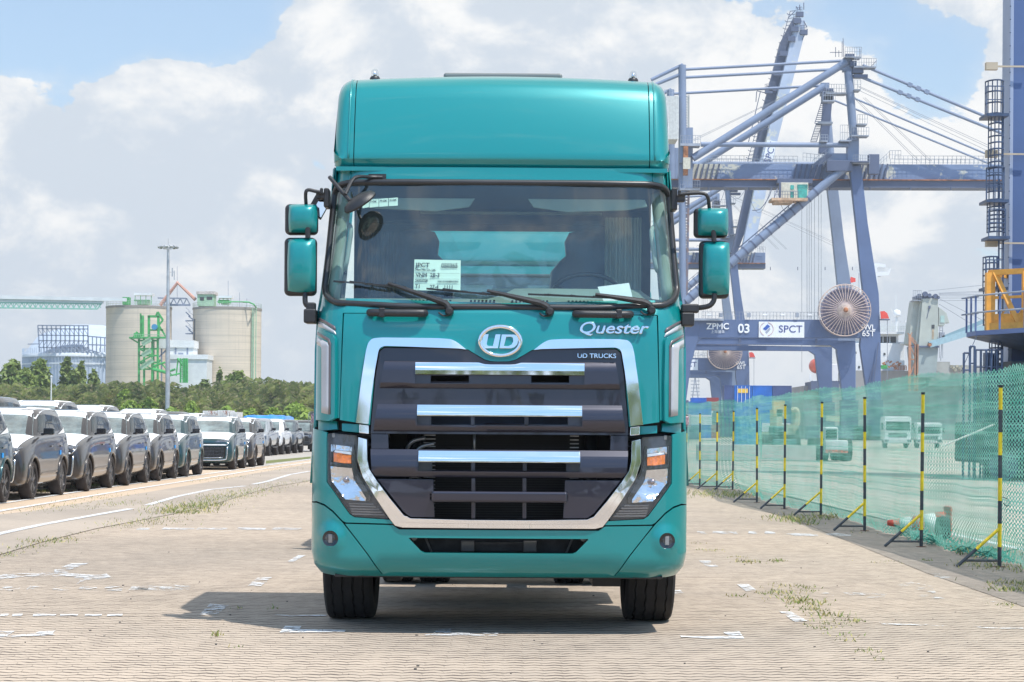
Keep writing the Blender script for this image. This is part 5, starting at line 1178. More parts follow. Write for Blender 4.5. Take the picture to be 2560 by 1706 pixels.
    def side_surf(bv, s_):
        def f(y, z):
            h = bv.ray_cast(Vector((s_ * 3, y, z)), Vector((-s_, 0, 0))); return h[0].x if h[0] else s_ * .8
        return f
    def front_surf(bv):
        def f(x, z):
            h = bv.ray_cast(Vector((x, -3, z)), Vector((0, 1, 0))); return h[0].y if h[0] else 0.5
        return f
    def grid_on(name, poly, fn, kind, m, par, off, nu=10):
        """poly: 4 corners (a,b) bilinear; fn maps (a,b)->3D; """
        b = MB(); vs = []
        for i in range(nu + 1):
            for j in range(nu + 1):
                u, v = i / nu, j / nu; a0 = Vector(poly[0]).lerp(Vector(poly[1]), u); a1 = Vector(poly[3]).lerp(Vector(poly[2]), u); q = a0.lerp(a1, v); vs.append(fn(q.x, q.y, off))
        b.add(vs, [(i * (nu + 1) + j, (i + 1) * (nu + 1) + j, (i + 1) * (nu + 1) + j + 1, i * (nu + 1) + j + 1) for i in range(nu) for j in range(nu)])
        return b.build(name, m, par, smooth=True)
    def fs(bv, s_): 
        g = side_surf(bv, s_); return lambda a, b_, off: (g(a, b_) + s_ * off, a, b_)
    def ff(bv):
        g = front_surf(bv); return lambda a, b_, off: (a, g(a, b_) - off, b_)
    def ft(bv, zdef):
        def f(a, b_, off):
            h = bv.ray_cast(Vector((a, b_, 4)), Vector((0, 0, -1))); return (a, b_, (h[0].z if h[0] else zdef) + off)
        return f
    zt = cab[-1][0]
    if suv:
        for s_ in (-1, 1): grid_on('window_trim', [(1.42, 1.22), (4.10, 1.32), (3.78, 1.56), (1.98, 1.63)], fs(cbvh, s_), 0, BLKG, t, .003, 10)
        grid_on('windscreen', [(-.76, 1.20), (.76, 1.20), (.64, 1.60), (-.64, 1.60)], ff(cbvh), 0, CWS, t, .006, 12)
        for s_ in (-1, 1):
            for q in ([(1.62, 1.26), (2.42, 1.27), (2.42, 1.60), (2.06, 1.59)], [(2.50, 1.27), (3.24, 1.29), (3.18, 1.585), (2.50, 1.60)], [(3.32, 1.30), (3.95, 1.35), (3.66, 1.52), (3.26, 1.57)]):
                grid_on('side_window', q, fs(cbvh, s_), 0, CGL, t, .006, 8)
    else:
        grid_on('windscreen', [(-.76, 1.24), (.76, 1.24), (.66, 1.70), (-.66, 1.70)], ff(cbvh), 0, CWS, t, .006, 12)
        for s_ in (-1, 1):
            for q in ([(1.85, 1.28), (2.55, 1.28), (2.55, 1.70), (2.2, 1.69)], [(2.63, 1.28), (3.3, 1.28), (3.2, 1.69), (2.63, 1.705)]): grid_on('side_window', q, fs(cbvh, s_), 0, CGL, t, .006, 8)
    roof = grid_on('roof_film' if suv else 'roof', [(-.70, cab[3][1] - .03), (.70, cab[3][1] - .03), (.70, cab[4][2] + .05), (-.70, cab[4][2] + .05)], ft(cbvh, zt), 0, FILM if suv else CP['bronze'], t, .008, 12)
    if suv:
        hood = grid_on('hood_film', [(-.76, .14), (.76, .14), (.82, 1.24), (-.82, 1.24)], ft(bvh, 1.0), 0, FILM, t, .008, 12)
        grid_on('roof_glass', [(-.42, 2.25), (.42, 2.25), (.42, 3.1), (-.42, 3.1)], ft(cbvh, zt), 0, CGL, roof, .014, 8)
        grid_on('nose_film', [(-.70, .80), (.70, .80), (.68, .84), (-.68, .84)], ff(bvh), 0, FILM, t, .010, 8)
        for s_ in (-1, 1): grid_on('shoulder_film', [(3.1, 1.22), (4.15, 1.27), (4.05, 1.38), (3.5, 1.29)], fs(cbvh, s_), 0, FILM, t, .012, 6)
        gr = grid_on('grille', [(-.66, .40), (.66, .40), (.70, .76), (-.70, .76)], ff(bvh), 0, LINER, t, .008, 10)
        for k in range(7):
            z = .45 + k * .047; grid_on('grille_slat', [(-.63, z), (.63, z), (.63, z + .014), (-.63, z + .014)], ff(bvh), 0, CLT, gr, .020, 8)
        fg = ff(bvh); b = MB(); path = [(-.74, .76), (-.72, .44), (-.62, .335), (0, .32), (.62, .335), (.72, .44), (.74, .76)]
        b.tube([fg(a, c, .012) for a, c in path], .020, 6, smooth=3); b.build('grille_frame', CHR, t, smooth=True)
        b = MB(); b.tube([fg(a, c, .012) for a, c in [(-.6, .405), (0, .395), (.6, .405)]], .012, 6, smooth=3); b.build('lower_trim', CHR, t, smooth=True)
        for s_ in (-1, 1):
            grid_on('headlight', [(s_ * .30, .895), (s_ * .76, .915), (s_ * .84, .99), (s_ * .40, .955)], ff(bvh), 0, CLT, t, .012, 8)
            b = MB(); b.tube([fg(s_ * .70, .80, .012), fg(s_ * .76, .87, .012), fg(s_ * .80, .93, .012)], .014, 5); b.build('daytime_lamp', CHR, t, smooth=True)
    else:
        gr = grid_on('grille', [(-.70, .62), (.70, .62), (.72, .98), (-.72, .98)], ff(bvh), 0, LINER, t, .010, 8)
        fg = ff(bvh); b = MB(); b.tube([fg(a, c, .02) for a, c in [(-.72, .93), (0, .95), (.72, .93)]], .022, 6); b.build('grille_bar', CHR, t, smooth=True)
        for s_ in (-1, 1): grid_on('headlight', [(s_ * .66, .82), (s_ * .86, .84), (s_ * .86, 1.0), (s_ * .68, .98)], ff(bvh), 0, CLT, t, .015, 6)
        b = MB(); b.bx(-.8, .8, -.06, .05, .42, .62); b.build('bumper', BLK, t, bev=.03)
        for s_ in (-1, 1): b = MB(); b.bx(s_ * .86, s_ * 1.02, 1.6, 3.4, .40, .46); b.build('side_step', BLK, t, bev=.01)
    fsd = {s_: fs(bvh, s_) for s_ in (-1, 1)}
    for s_ in (-1, 1):
        m0 = cab[1][1] + .30; zz0 = cab[1][0]
        b = MB(); b.box((s_ * 1.02, m0, zz0 + .02), (.20, .10, .13)); b.beam((s_ * .86, m0 + .03, zz0 - .04), (s_ * .98, m0, zz0 - .02), .05); b.build('door_mirror', BLKG, t, bev=.02, seg=2)
        for yy in (2.3, 3.15): 
            b = MB(); p = fsd[s_](yy, .99, .016); b.box(p, (.02, .17, .028)); b.build('door_handle', CP['bronze'], t, bev=.006)
        if suv:
            for q in ([(1.34, .45), (3.0, .45), (2.9, .52), (1.5, .50)],): grid_on('sill_trim', q, fs(bvh, s_), 0, BLKG, t, .006, 8)
            p = fsd[s_](3.05, .86, .012); b = MB(); b.box(p, (.012, .09, .085)); b.build('blue_sticker', BLUE, t)
        for sy in (0,):
            # cladding round the wheel arches
            for ay in axles:
                b = MB(); P = []
                for k in range(15):
                    a = math.pi * (k / 14) * 1.06 - .09; yy, zz1 = ay + (wr + .085) * math.cos(a), wr + (wr + .085) * math.sin(a); h = fsd[s_](yy, max(zz1, .26), .0); P.append((h[0], yy, max(zz1, .22)))
                b.tube(P, .030, 6); b.build('arch_trim', BLK if pk else CP['bronze'], t, smooth=True)
        for ay in axles:
            b = MB(); wwx = s_ * wx_; hw = .12
            pr = [(wr - .10, -hw * .9), (wr - .04, -hw), (wr - .01, -hw * .85), (wr, -hw * .5), (wr, hw * .5), (wr - .01, hw * .85), (wr - .04, hw), (wr - .10, hw * .9)]
            b.lathe(pr, (wwx, ay, wr), 'x', 40, caps=False); w1 = b.build('wheel', CTY, t, smooth=40)
            b = MB(); xo = wwx + s_ * hw * .75; rr = wr - .095
            b.lathe([(rr, 0), (rr - .02, -.03 * s_), (.05, -.05 * s_), (0, -.05 * s_)], (xo, ay, wr), 'x', 30); b.build('rim_well', LINER, w1)
            b = MB()
            for k in range(5):
                for dd in (-.13, .13):
                    a = 2 * math.pi * k / 5 + .3; b.beam((xo - s_ * .01, ay, wr), (xo - s_ * .005, ay + rr * math.cos(a + dd), wr + rr * math.sin(a + dd)), .035, .02, up=(1, 0, 0))
            b.lathe([(rr + .005, 0), (rr + .005, .012 * s_), (rr - .02, .012 * s_), (rr - .02, 0)], (xo, ay, wr), 'x', 30); b.lathe([(.05, 0), (.04, .015 * s_), (0, .015 * s_)], (xo, ay, wr), 'x', 12)
            b.build('rim', CRIM, w1, smooth=40)
    b = MB()
    for ay in axles: b.tube([(-.92, ay, wr + .02), (.92, ay, wr + .02)], wr + .058, 20)
    lin = MB(); 
    for ay in axles:
        for s_ in (-1, 1): lin.bx(s_ * .62, s_ * .66, ay - .42, ay + .42, .15, .85)
    build_each(lin, 'wheel_housing', LINER, t)
    b = MB(); b.bx(-.7, .7, .3, L - .3, .20 if suv else .36, .24 if suv else .42); b.build('underbody', LINER, t)
    return t
def recolor(t, mt):
    def rec(o):
        for k in children(o):
            for sl in k.material_slots:
                if sl.material in list(CP.values()): sl.link = 'OBJECT'; sl.material = mt
            rec(k)
    rec(t)
SUV = car_proto('suv'); PKU = car_proto('pickup')
used = {'s': False, 'p': False}
def put(proto, key, x, y, z, col, label, group, rz=0.):
    o = copy_tree(proto) if used[key] else proto; used[key] = True
    o.location = (x, y, z); o.rotation_euler = (0, 0, rz); o['label'] = label; o['group'] = group
    recolor(o, CP[col]); return o
XC = -9.86
row = [(32.9, 'teal', 'dark teal suv cut off by the left edge of the picture'), (37.5, 'bronze', 'nearest whole bronze-grey suv of the kerb row, white film on hood and roof'),
       (42.5, 'bronze', 'second whole bronze-grey suv in the kerb row, white film on its hood'), (47.0, 'bronze', 'third whole bronze-grey suv along the kerb, just left of the low lamp pole line'),
       (51.3, 'bronze', 'fourth bronze-grey suv along the kerb, in front of the teal suv'), (55.7, 'teal', 'teal suv in the kerb row, close behind four bronze-grey ones'),
       (65.9, 'teal', 'teal suv showing its whole front and wide grille after a gap'), (71.0, 'bronze', 'last suv of the kerb row, tucked behind the one with the open front')]
first_copy = []
for y, c, lb in row: put(SUV, 's', XC + (.0 if y < 60 else -.05), y, 0, c, lb, 'suvs parked nose to tail along the kerb', R(.4))
back = [(-12.6, 45.5, .33, 'dark', 'dark roofed suv in the second row at the left edge of the picture'), (-12.7, 52.5, .33, 'bronze', 'white roofed suv of the second row above the gap between the first kerb cars'), (-12.7, 58.5, .28, 'bronze', 'white roofed suv of the second row behind the second kerb car'), (-12.8, 68, .26, 'bronze', 'white roofed suv of the second row left of the tall lamp mast'),
        (-12.8, 73, .22, 'dark', 'dark roofed car of the second row just right of the lamp mast'), (-12.9, 78.2, .2, 'bronze', 'white roofed suv of the second row right of the lamp mast'), (-12.9, 82.8, .16, 'dark', 'dark roofed car of the second row beneath the rusty white boxes'), (-13, 88, .1, 'bronze', 'white roofed suv of the second row nearest the blue tarpaulin')]
for x, y, z, c, lb in back:
    o = put(SUV, 's', x, y, z, c, lb, 'cars in the second row behind the kerb row')
    if c == 'dark':
        for k in list(children(o)):
            if k.name.split('.')[0] in ('roof_film', 'hood_film', 'nose_film', 'shoulder_film'):
                for kk in children(k): bpy.data.objects.remove(kk)
                bpy.data.objects.remove(k)
sheet('raised_parking', [(-60, 30), (-11.3, 30), (-11.3, 93), (-60, 93)], .02, GRAVEL)
b = MB(); b.add([(-11.4, 40, .0), (-11.4, 93, .0), (-11.6, 93, .12), (-11.6, 40, .34), (-60, 93, .12), (-60, 40, .34)], [(0, 1, 2, 3), (3, 2, 4, 5)]); tag(b.build('raised_ground', GRAVEL, None), kind='structure')
pk = [(-12.75, 99, 'silver', 'silver grey pickup parked nearest behind the kerb row'), (-12.7, 104.5, 'white', 'white pickup parked between the silver one and the dark one'), (-12.65, 110.5, 'navy', 'grey pickup parked behind the white pickup'), (-12.5, 118.5, 'dark', 'black pickup standing beside the left edge of the truck cab')]
for x, y, c, lb in pk: put(PKU, 'p', x, y, 0, c, lb, 'pickups parked beyond the kerb row')
# tarpaulin, far crates
TARP = mat('blue_tarpaulin', (.02, .22, .75), .5, coat=.3, var=.25, vs=2, bump=.6, bs=3)
def draped(name, x0, x1, y0, y1, z0, z1, m, label, cat, group=None):
    b = MB(); N = 16; vs = []
    for i in range(N + 1):
        for j in range(N + 1):
            u, v = i / N * 2 - 1, j / N * 2 - 1; e = max(abs(u), abs(v)); k = max(0, (e - .86) / .14)
            z = z1 - (z1 - z0) * k ** 1.6 + .06 * mnoise.noise(Vector((u * 3, v * 3, x0))); vs.append(((x0 + x1) / 2 + u * (x1 - x0) / 2 * (1 + .01 * k), (y0 + y1) / 2 + v * (y1 - y0) / 2, z))
    b.add(vs, [(i * (N + 1) + j, (i + 1) * (N + 1) + j, (i + 1) * (N + 1) + j + 1, i * (N + 1) + j + 1) for i in range(N) for j in range(N)])
    return tag(b.build(name, m, None, ((x0 + x1) / 2, y0, 0), smooth=True), label, cat, group)
p = W(552, 950, 125); q = W(655, 962, 125)
draped('covered_load', p.x, q.x + .1, 125, 131, .0, 2.15, TARP, 'bright blue tarpaulin draped over a load behind the parked pickups', 'tarpaulin')
OLDW = mat('old_white_steel', (.60, .60, .58), .7, var=.15, vs=2, wear=((.28, .10, .05), .42, 2.2))
for (u0, u1, v0, lb) in ((466, 500, 944, 'rust streaked white box nearest the tall lamp mast'), (500, 528, 943, 'rust streaked white box in the middle of three beyond the cars'), (529, 547, 947, 'lower white box at the right end of the three beyond the cars')):
    a, c = W(u0, v0, 150), W(u1, v0, 150); b = MB(); b.bx(a.x, c.x - .03, 150, 153, 0, a.z); n = int((c.x - a.x) / .12)
    for k in range(n): b.bx(a.x + k * .12 + .02, a.x + k * .12 + .06, 149.95, 150, .1, a.z - .05)
    tag(b.build('storage_box', OLDW, None, (a.x, 150, 0)), lb, 'storage box', 'rusty white boxes beyond the cars')
# ------------------------------------------------------------------ trees on the left
def leafmat(name, a, b_, c3=None):
    m = bpy.data.materials.new(name); m.use_nodes = True; t = NT(m.node_tree); ob = t.n('ShaderNodeTexCoord').outputs['Object']
    c = t.mix(t.mr(t.noise(ob, .35, 4, .6), .35, .65), a, b_); c = t.mix(t.mr(t.noise(ob, 2.3, 3, .6), .52, .66, 0, .8), c, c3 or b_)
    d = t.n('ShaderNodeBsdfPrincipled', i={'Base Color': c, 'Roughness': .55, 'Specular IOR Level': .35}); tl = t.n('ShaderNodeBsdfTranslucent'); t.link(c, tl.inputs[0])
    mx = t.n('ShaderNodeMixShader', i={'Fac': .3}); t.link(d.outputs[0], mx.inputs[1]); t.link(tl.outputs[0], mx.inputs[2]); o = t.n('ShaderNodeOutputMaterial'); t.link(mx.outputs[0], o.inputs[0]); return m
LEAF = leafmat('mangrove_leaves', (.15, .22, .05), (.24, .31, .07)); LEAFB = leafmat('bright_leaves', (.22, .33, .05), (.32, .42, .07)); LEAFD = leafmat('deep_leaves', (.12, .18, .045), (.22, .28, .07))
NIPA = leafmat('nipa_fronds', (.085, .12, .035), (.30, .34, .10), (.48, .38, .24)); BARK = mat('bark', (.16, .13, .10), .9)
def leaf_cloud(blobs, n, size):
    """blobs: (cx, cy, cz, rx, ry, rz); scatter small leaf clumps near the surface of lumpy blobs"""
    V = []; vol = np.array([b[3] * b[5] for b in blobs]); vol = vol / vol.sum()
    idx = rng.choice(len(blobs), n, p=vol); d = rng.normal(size=(n, 3)); d /= np.linalg.norm(d, axis=1)[:, None]
    B = np.array(blobs)[idx]; r = rng.uniform(.45, 1.0, n) ** .5 * (1 + .18 * np.sin(d[:, 0] * 7 + B[:, 0]) * np.sin(d[:, 2] * 6 + B[:, 2]))
    C = B[:, :3] + d * B[:, 3:] * r[:, None]
    nrm = d + rng.normal(scale=.7, size=(n, 3)) + np.array([0, 0, .4]); nrm /= np.linalg.norm(nrm, axis=1)[:, None]
    a = np.cross(nrm, rng.normal(size=(n, 3))); a /= np.linalg.norm(a, axis=1)[:, None]; b_ = np.cross(nrm, a); s = size * rng.uniform(.5, 1.3, n)[:, None]
    q = np.stack([C - a * s, C - b_ * s * .55, C + a * s, C + b_ * s * .55], 1).reshape(-1, 3)
    return q, np.arange(4 * n).reshape(-1, 4)
def cloud_obj(name, blobs, n, size, m, parent=None, loc=None):
    v, f = leaf_cloud(blobs, n, size); me = bpy.data.meshes.new(name); me.from_pydata(v.tolist(), [], f.tolist()); me.update(); return link_mesh(name, me, m, parent, loc)
def tree(u, vtop, d, wpx, label, m, n=2600, name='mangrove_tree', base=0., size=.40, lumps=11, cone=False):
    top = W(u, vtop, d); x, H = top.x, top.z; rw = wpx / FPX * d / 2
    t = thing(name, label, 'tree', (x, d, 0), 'separate trees standing in the thicket')
    bl = []
    for k in range(lumps):
        f = (k + .5) / lumps; hz = H * (.42 + .5 * f); rr = rw * (1.05 - .55 * f if not cone else 1.0 - .8 * f); a = k * 2.4
        bl.append((x + rr * .5 * math.cos(a), d + rr * .5 * math.sin(a), hz - rr * .2, rr * .62, rr * .62, H * .13 * (1.2 - .4 * f)))
    bl.append((x, d, H * .86, rw * .35, rw * .35, H * .12)); bl.append((x, d, H * .35, rw * .8, rw * .8, H * .22))
    cloud_obj('crown', bl, n, size, m, t)
    b = MB(); b.tube([(x, d, 0), (x + .1, d, H * .3), (x - .1, d, H * .75)], [.22, .16, .06], 8)
    for k in range(5): a = k * 1.3; b.tube([(x, d, H * (.3 + .08 * k)), (x + rw * .5 * math.cos(a), d + rw * .5 * math.sin(a), H * (.5 + .08 * k))], [.09, .03], 6)
    b.build('trunk', BARK, t)
DT = 300
for args in [(30, 822, DT, 95, 'round crowned tree at the far left edge of the thicket', LEAF, 3200), (92, 818, DT - 4, 70, 'tall round tree in front of the pale dome', LEAF, 2600), (58, 842, DT - 9, 80, 'lower tree between the two round ones at far left', LEAF, 2400),
             (153, 818, DT - 3, 44, 'narrow tree standing left of the left silo', LEAFD, 1700), (172, 846, DT - 6, 60, 'broad tree below the pointed pair left of the silo', LEAFD, 2200), (186, 828, DT - 2, 34, 'pointed tree nearest the left silo', LEAFD, 1500), (215, 850, DT - 7, 44, 'small rounded tree at the foot of the left silo', LEAFD, 1600),
             (545, 848, DT - 2, 100, 'broad rounded tree at the foot of the right silo', LEAF, 4200), (470, 868, DT - 5, 60, 'small grey green tree between the white shed and the mast', LEAFD, 1700), (505, 842, DT + 1, 22, 'thin feathery tree against the right silo', LEAFD, 700),
             (290, 894, DT - 32, 62, 'bright green rounded bush below the left silo', LEAFB, 2600), (340, 912, DT - 34, 66, 'bright green bush just left of the tall lamp mast', LEAFB, 2600), (300, 918, DT - 38, 70, 'low bright bush at the front of the thicket', LEAFB, 2400),
             (440, 922, DT - 36, 44, 'little bright bush right of the tall lamp mast', LEAFB, 1500), (522, 932, DT - 40, 60, 'low bright bush behind the rusty boxes', LEAFB, 1900), (680, 926, DT - 40, 90, 'bright green bush touching the truck at its left side', LEAFB, 3200), (628, 936, DT - 42, 60, 'low yellowish bush above the blue tarpaulin', LEAFB, 1900), (16, 930, DT - 40, 40, 'bright low bush behind the leftmost cars', LEAFB, 1500), (395, 935, DT - 42, 50, 'low bush at the foot of the tall lamp mast', LEAFB, 1700), (575, 938, DT - 42, 50, 'low bush behind the last white roofed cars', LEAFB, 1600)]:
    tree(*args)
# nipa palm thicket: thousands of fronds, one mass
V = []; Fc = []; nv = 0
def frond(x, y, z, L, az, lean):
    global nv
    ca, sa = math.cos(az), math.sin(az); pts = []
    for k in range(8):
        f = k / 7; r = L * (math.sin(lean) * f + .22 * f * f * math.sin(lean)); h = L * (math.cos(lean) * f - .30 * f ** 3); pts.append((x + ca * r, y + sa * r, z + h))
    for k in range(1, 8):
        p = pts[k]; o = pts[k - 1]
        for s_ in (-1, 1):
            for q in (0, .5):
                bx_, by_, bz_ = (o[i] + (p[i] - o[i]) * q for i in range(3)); ll = L * .20 * (1 - .45 * k / 8) * random.uniform(.7, 1.2)
                ex_, ey_, ez_ = bx_ - sa * s_ * ll * .8 + ca * ll * .5, by_ + ca * s_ * ll * .8 + sa * ll * .5, bz_ - ll * .25
                V.extend([(bx_, by_, bz_ - .10), (bx_, by_, bz_ + .26), (ex_, ey_, ez_)]); Fc.append((nv, nv + 1, nv + 2)); nv += 3
for i in range(360):
    u = random.uniform(-30, 760); d = random.uniform(270, 292); x = (u - 1176) / FPX * d
    H = 8.9 + 2.4 * mnoise.noise(Vector((x * .12, d * .1, 0))) + (1. if u > 560 else 0) * .8
    for k in range(13): frond(x + random.gauss(0, .5), d, 0, H * random.uniform(.75, 1.15), random.uniform(0, 6.283), random.uniform(.08, .75))
me = bpy.data.meshes.new('palm_thicket'); me.from_pydata(V, [], Fc); me.update(); o = link_mesh('palm_thicket', me, NIPA); tag(o, 'dense low palm thicket behind the parked cars', kind='stuff')
bl = [((u - 1176) / FPX * 289, 289 + random.uniform(-4, 4), random.uniform(1.5, 5.), 3.2, 3, random.uniform(1.5, 2.8)) for u in range(-30, 770, 20)]
o = cloud_obj('undergrowth', bl, 14000, .42, LEAFD); tag(o, 'dark undergrowth filling the gaps between the palms', kind='stuff')
# wood behind the camera, seen only in the chrome
bl = [(x, -75 + random.uniform(-6, 6), random.uniform(2, 8), 6, 4, random.uniform(3, 5)) for x in range(-120, 121, 6)]
o = cloud_obj('far_wood', bl, 9000, .9, LEAF); tag(o, 'line of trees behind the viewer', kind='stuff')
# ------------------------------------------------------------------ lamp mast and small pole
GALV = mat('galvanised_steel', (.42, .44, .46), .45, .5, var=.15, vs=1.5)
d = 262; p0 = W(385, 945, d); pt = W(386.5, 572, d)
t = thing('lamp_mast', 'tall grey lamp mast with a round crown of floodlights in front of the silos', 'lamp mast', (p0.x, d, 0))
b = MB(); b.tube([(p0.x, d, 0), (p0.x, d, 12), (pt.x, d, pt.z + .3)], [.34, .27, .16], 12); b.build('pole', GALV, t, smooth=40)
b = MB(); hz = pt.z + .2; b.tube([(pt.x + 1.05 * math.cos(a), d + 1.05 * math.sin(a), hz) for a in np.linspace(0, 6.283, 17)], .06, 5)
for k in range(6): a = k * math.pi / 3; b.tube([(pt.x, d, hz - .3), (pt.x + 1.0 * math.cos(a), d + 1.0 * math.sin(a), hz)], .04, 5)
b.build('crown_frame', GALV, t)
b = MB()
for k in range(12): a = k * math.pi / 6; b.box((pt.x + 1.12 * math.cos(a), d + 1.12 * math.sin(a), hz + .02), (.42, .42, .2), Matrix.Rotation(a, 3, 'Z') @ Matrix.Rotation(.5, 3, 'Y'))
build_each(b, 'floodlight', GALV, t)
b = MB(); b.tube([(pt.x, d, hz), (pt.x, d, W(386, 548, d).z)], .03, 5); b.build('lightning_rod', GALV, t)
b = MB(); b.box((pt.x + .55, d, hz - 3.2), (.15, .15, 1.1)); b.box((pt.x + .8, d, hz - 3.6), (.1, .1, 1.2)); b.beam((pt.x, d, hz - 3.2), (pt.x + .8, d, hz - 3.2), .06); b.build('antenna', GALV, t)
p = W(117, 945, 240); q = W(118, 862, 240)
tag((lambda b: (b.tube([(p.x, 240, 0), (q.x, 240, q.z)], [.09, .07], 8), b.tube([(q.x - .1, 240, q.z - .2), (q.x + .12, 240, q.z - .2)], .1, 6), b.build('lamp_pole', mat('white_pole', (.62, .63, .63), .5), None, (p.x, 240, 0)))[-1])(MB()), 'short thin white lamp pole among the trees left of the silos', 'lamp pole')

# ------------------------------------------------------------------ silos and cement works
def P3(z_, x, y, d): u, v = z_(x, y); return W(u, v, d)
def concrete_mat():
    m = bpy.data.materials.new('silo_concrete'); m.use_nodes = True; t = NT(m.node_tree); ob = t.n('ShaderNodeTexCoord').outputs['Object']
    s = t.n('ShaderNodeSeparateXYZ'); t.link(ob, s.inputs[0])
    mpz = t.n('ShaderNodeMapping', i={'Scale': (.05, .05, 1.1)}); t.link(ob, mpz.inputs[0]); band = t.noise(mpz.outputs[0], 1.0, 4, .7)
    mpv = t.n('ShaderNodeMapping', i={'Scale': (1.2, 1.2, .04)}); t.link(ob, mpv.inputs[0]); st = t.noise(mpv.outputs[0], .9, 5, .65)
    c = t.mix(t.mr(band, .35, .68), (.66, .56, .44), (.56, .48, .38)); c = t.mix(t.mr(st, .5, .72, 0, .5), c, (.38, .34, .29)); c = t.mix(t.mr(t.noise(ob, .35, 5, .7), .5, .75, 0, .4), c, (.66, .58, .47))
    f = t.m('FRACT', t.m('DIVIDE', s.outputs[2], 1.55)); c = t.mix(t.m('MULTIPLY', t.m('LESS_THAN', f, .06), .35), c, (.2, .18, .16))
    p = t.n('ShaderNodeBsdfPrincipled', i={'Base Color': c, 'Roughness': .9}); o = t.n('ShaderNodeOutputMaterial'); t.link(p.outputs[0], o.inputs[0]); return m
SILO = concrete_mat(); GRN = mat('green_steel', (.04, .34, .08), .5, var=.3, vs=1); GRNL = mat('pale_green_steel', (.32, .50, .33), .6, var=.15); CLAD = mat('white_cladding', (.66, .68, .68), .6, var=.08, vs=.5)
PBLUE = mat('pale_blue_cladding', (.42, .49, .58), .6, var=.08, vs=.3); GREYS = mat('grey_blue_steel', (.20, .24, .33), .6, var=.2); ORNG = mat('pink_duct', (.52, .27, .20), .6, var=.15); DARK = mat('dark_opening', (.04, .045, .05), .8)
DS = 450
def silo(x0, x1, ytop, label):
    a, c = P3(zL, x0, ytop, DS), P3(zL, x1, ytop, DS); r = (c.x - a.x) / 2; cx = (a.x + c.x) / 2; z = a.z
    t = thing('concrete_silo', label, 'silo', (cx, DS + r, 0), 'concrete cement silos')
    b = MB(); b.lathe([(r, 0), (r, z), (r - .3, z), (0, z + .05)], (cx, DS + r, 0), 'z', 72); b.build('shell', SILO, t, smooth=35)
    b = MB(); b.lathe([(r + .12, z - .35), (r + .12, z + .1)], (cx, DS + r, 0), 'z', 72, caps=False); b.build('rim', mat('silo_rim', (.27, .24, .21), .9), t, smooth=40)
    b = MB()
    for k in range(44): a_ = 2 * math.pi * k / 44; b.tube([(cx + r * math.cos(a_), DS + r + r * math.sin(a_), z), (cx + r * math.cos(a_), DS + r + r * math.sin(a_), z + 1.1)], .035, 4)
    for h in (.55, 1.1): b.tube([(cx + r * math.cos(a_), DS + r + r * math.sin(a_), z + h) for a_ in np.linspace(0, 6.283, 45)], .035, 4, False)
    b.build('roof_railing', mat('grey_green_rail', (.35, .42, .38), .7), t)
    return t, cx, r, z
s1, c1x, r1, z1 = silo(737, 1220, 540, 'left concrete silo with the green steel tower in front of it'); s2, c2x, r2, z2_ = silo(1382, 1890, 550, 'right concrete silo with pipes down its right edge')
def lbox(b, z_, x0, x1, y0, y1, d, dep, mi=0): a, c = P3(z_, x0, y1, d), P3(z_, x1, y0, d); b.bx(a.x, c.x, d, d + dep, a.z, c.z, mi)
# roof huts on the silos
for par, x0, x1, y0, m2 in ((s1, 985, 1120, 450, CLAD), (s2, 1605, 1705, 470, CLAD)):
    b = MB(); lbox(b, zL, x0, x1, y0, y0 + 17, DS + 3, 3); b.build('canopy_roof', m2, par)
    b = MB(); 
    for x in np.linspace(x0 + 8, x1 - 8, 4): lbox(b, zL, x - 2, x + 2, y0 + 17, 535, DS + 3.2, .2)
    lbox(b, zL, x0, x1 - 20, 500, 508, DS + 4, 1); b.build('canopy_frame', GRN, par)
    b = MB(); lbox(b, zL, x0 + 20, x1 - 25, 508, 535, DS + 4, 2); b.build('roof_machine', GRNL, par)
b = MB(); lbox(b, zL, 1450, 1572, 455, 545, DS + 3, 4); hut = b.build('hut', GRNL, s2); b = MB(); lbox(b, zL, 1442, 1580, 438, 458, DS + 2.7, 4.6); b.build('hut_roof', mat('hut_roof', (.5, .44, .4), .7, var=.3), hut)
b = MB(); lbox(b, zL, 1470, 1500, 480, 505, DS + 2.95, .04); lbox(b, zL, 1520, 1560, 478, 500, DS + 2.95, .04); build_each(b, 'window', DARK, hut)
b = MB(); b.tube([P3(zL, 1600, 512, DS + 3), P3(zL, 1830, 517, DS + 1), P3(zL, 1868, 535, DS + .5), P3(zL, 1885, 560, DS + 4)], .16, 8); b.tube([P3(zL, 1700, 520, DS + 2), P3(zL, 1600, 520, DS + 2)], .14, 6); b.build('roof_pipe', GRN, s2)
b = MB()
for x in (1856, 1868, 1884): b.tube([P3(zL, x, 560, DS + 2.5), P3(zL, x - 6, 1110, DS + 2.5)], .12, 6)
build_each(b, 'down_pipe', GRNL, s2)
b = MB()
for k, y in enumerate((590, 620, 690, 720)): a = P3(zL, 1366 + (k % 2) * 20, y, DS + 5); c = P3(zL, 1400 + (k % 2) * 28, y + 32, DS + 5); b.beam(a, c, .25, .25); b.beam(a + Vector((0, 0, 1)), c + Vector((0, 0, 1)), .08)
for y in (650, 745): lbox(b, zL, 1362, 1432, y, y + 7, DS + 5, 1)
b.build('outside_stairs', GREYS, s2)
b = MB(); b.tube([P3(zL, 1432, 640, DS + 1.6), P3(zL, 1428, 905, DS + 1.6)], .16, 6); b.build('ladder', DARK, s2)
for par, x, y0, y1 in ((s1, 1303, 372, 255), (s2, 1678, 470, 360), (s2, 1762, 515, 445), (s2, 1815, 515, 490)):
    b = MB(); b.tube([P3(zL, x, y0 + 120, DS + 5), P3(zL, x, y1, DS + 5)], .05, 5); b.build('antenna', GREYS, par)
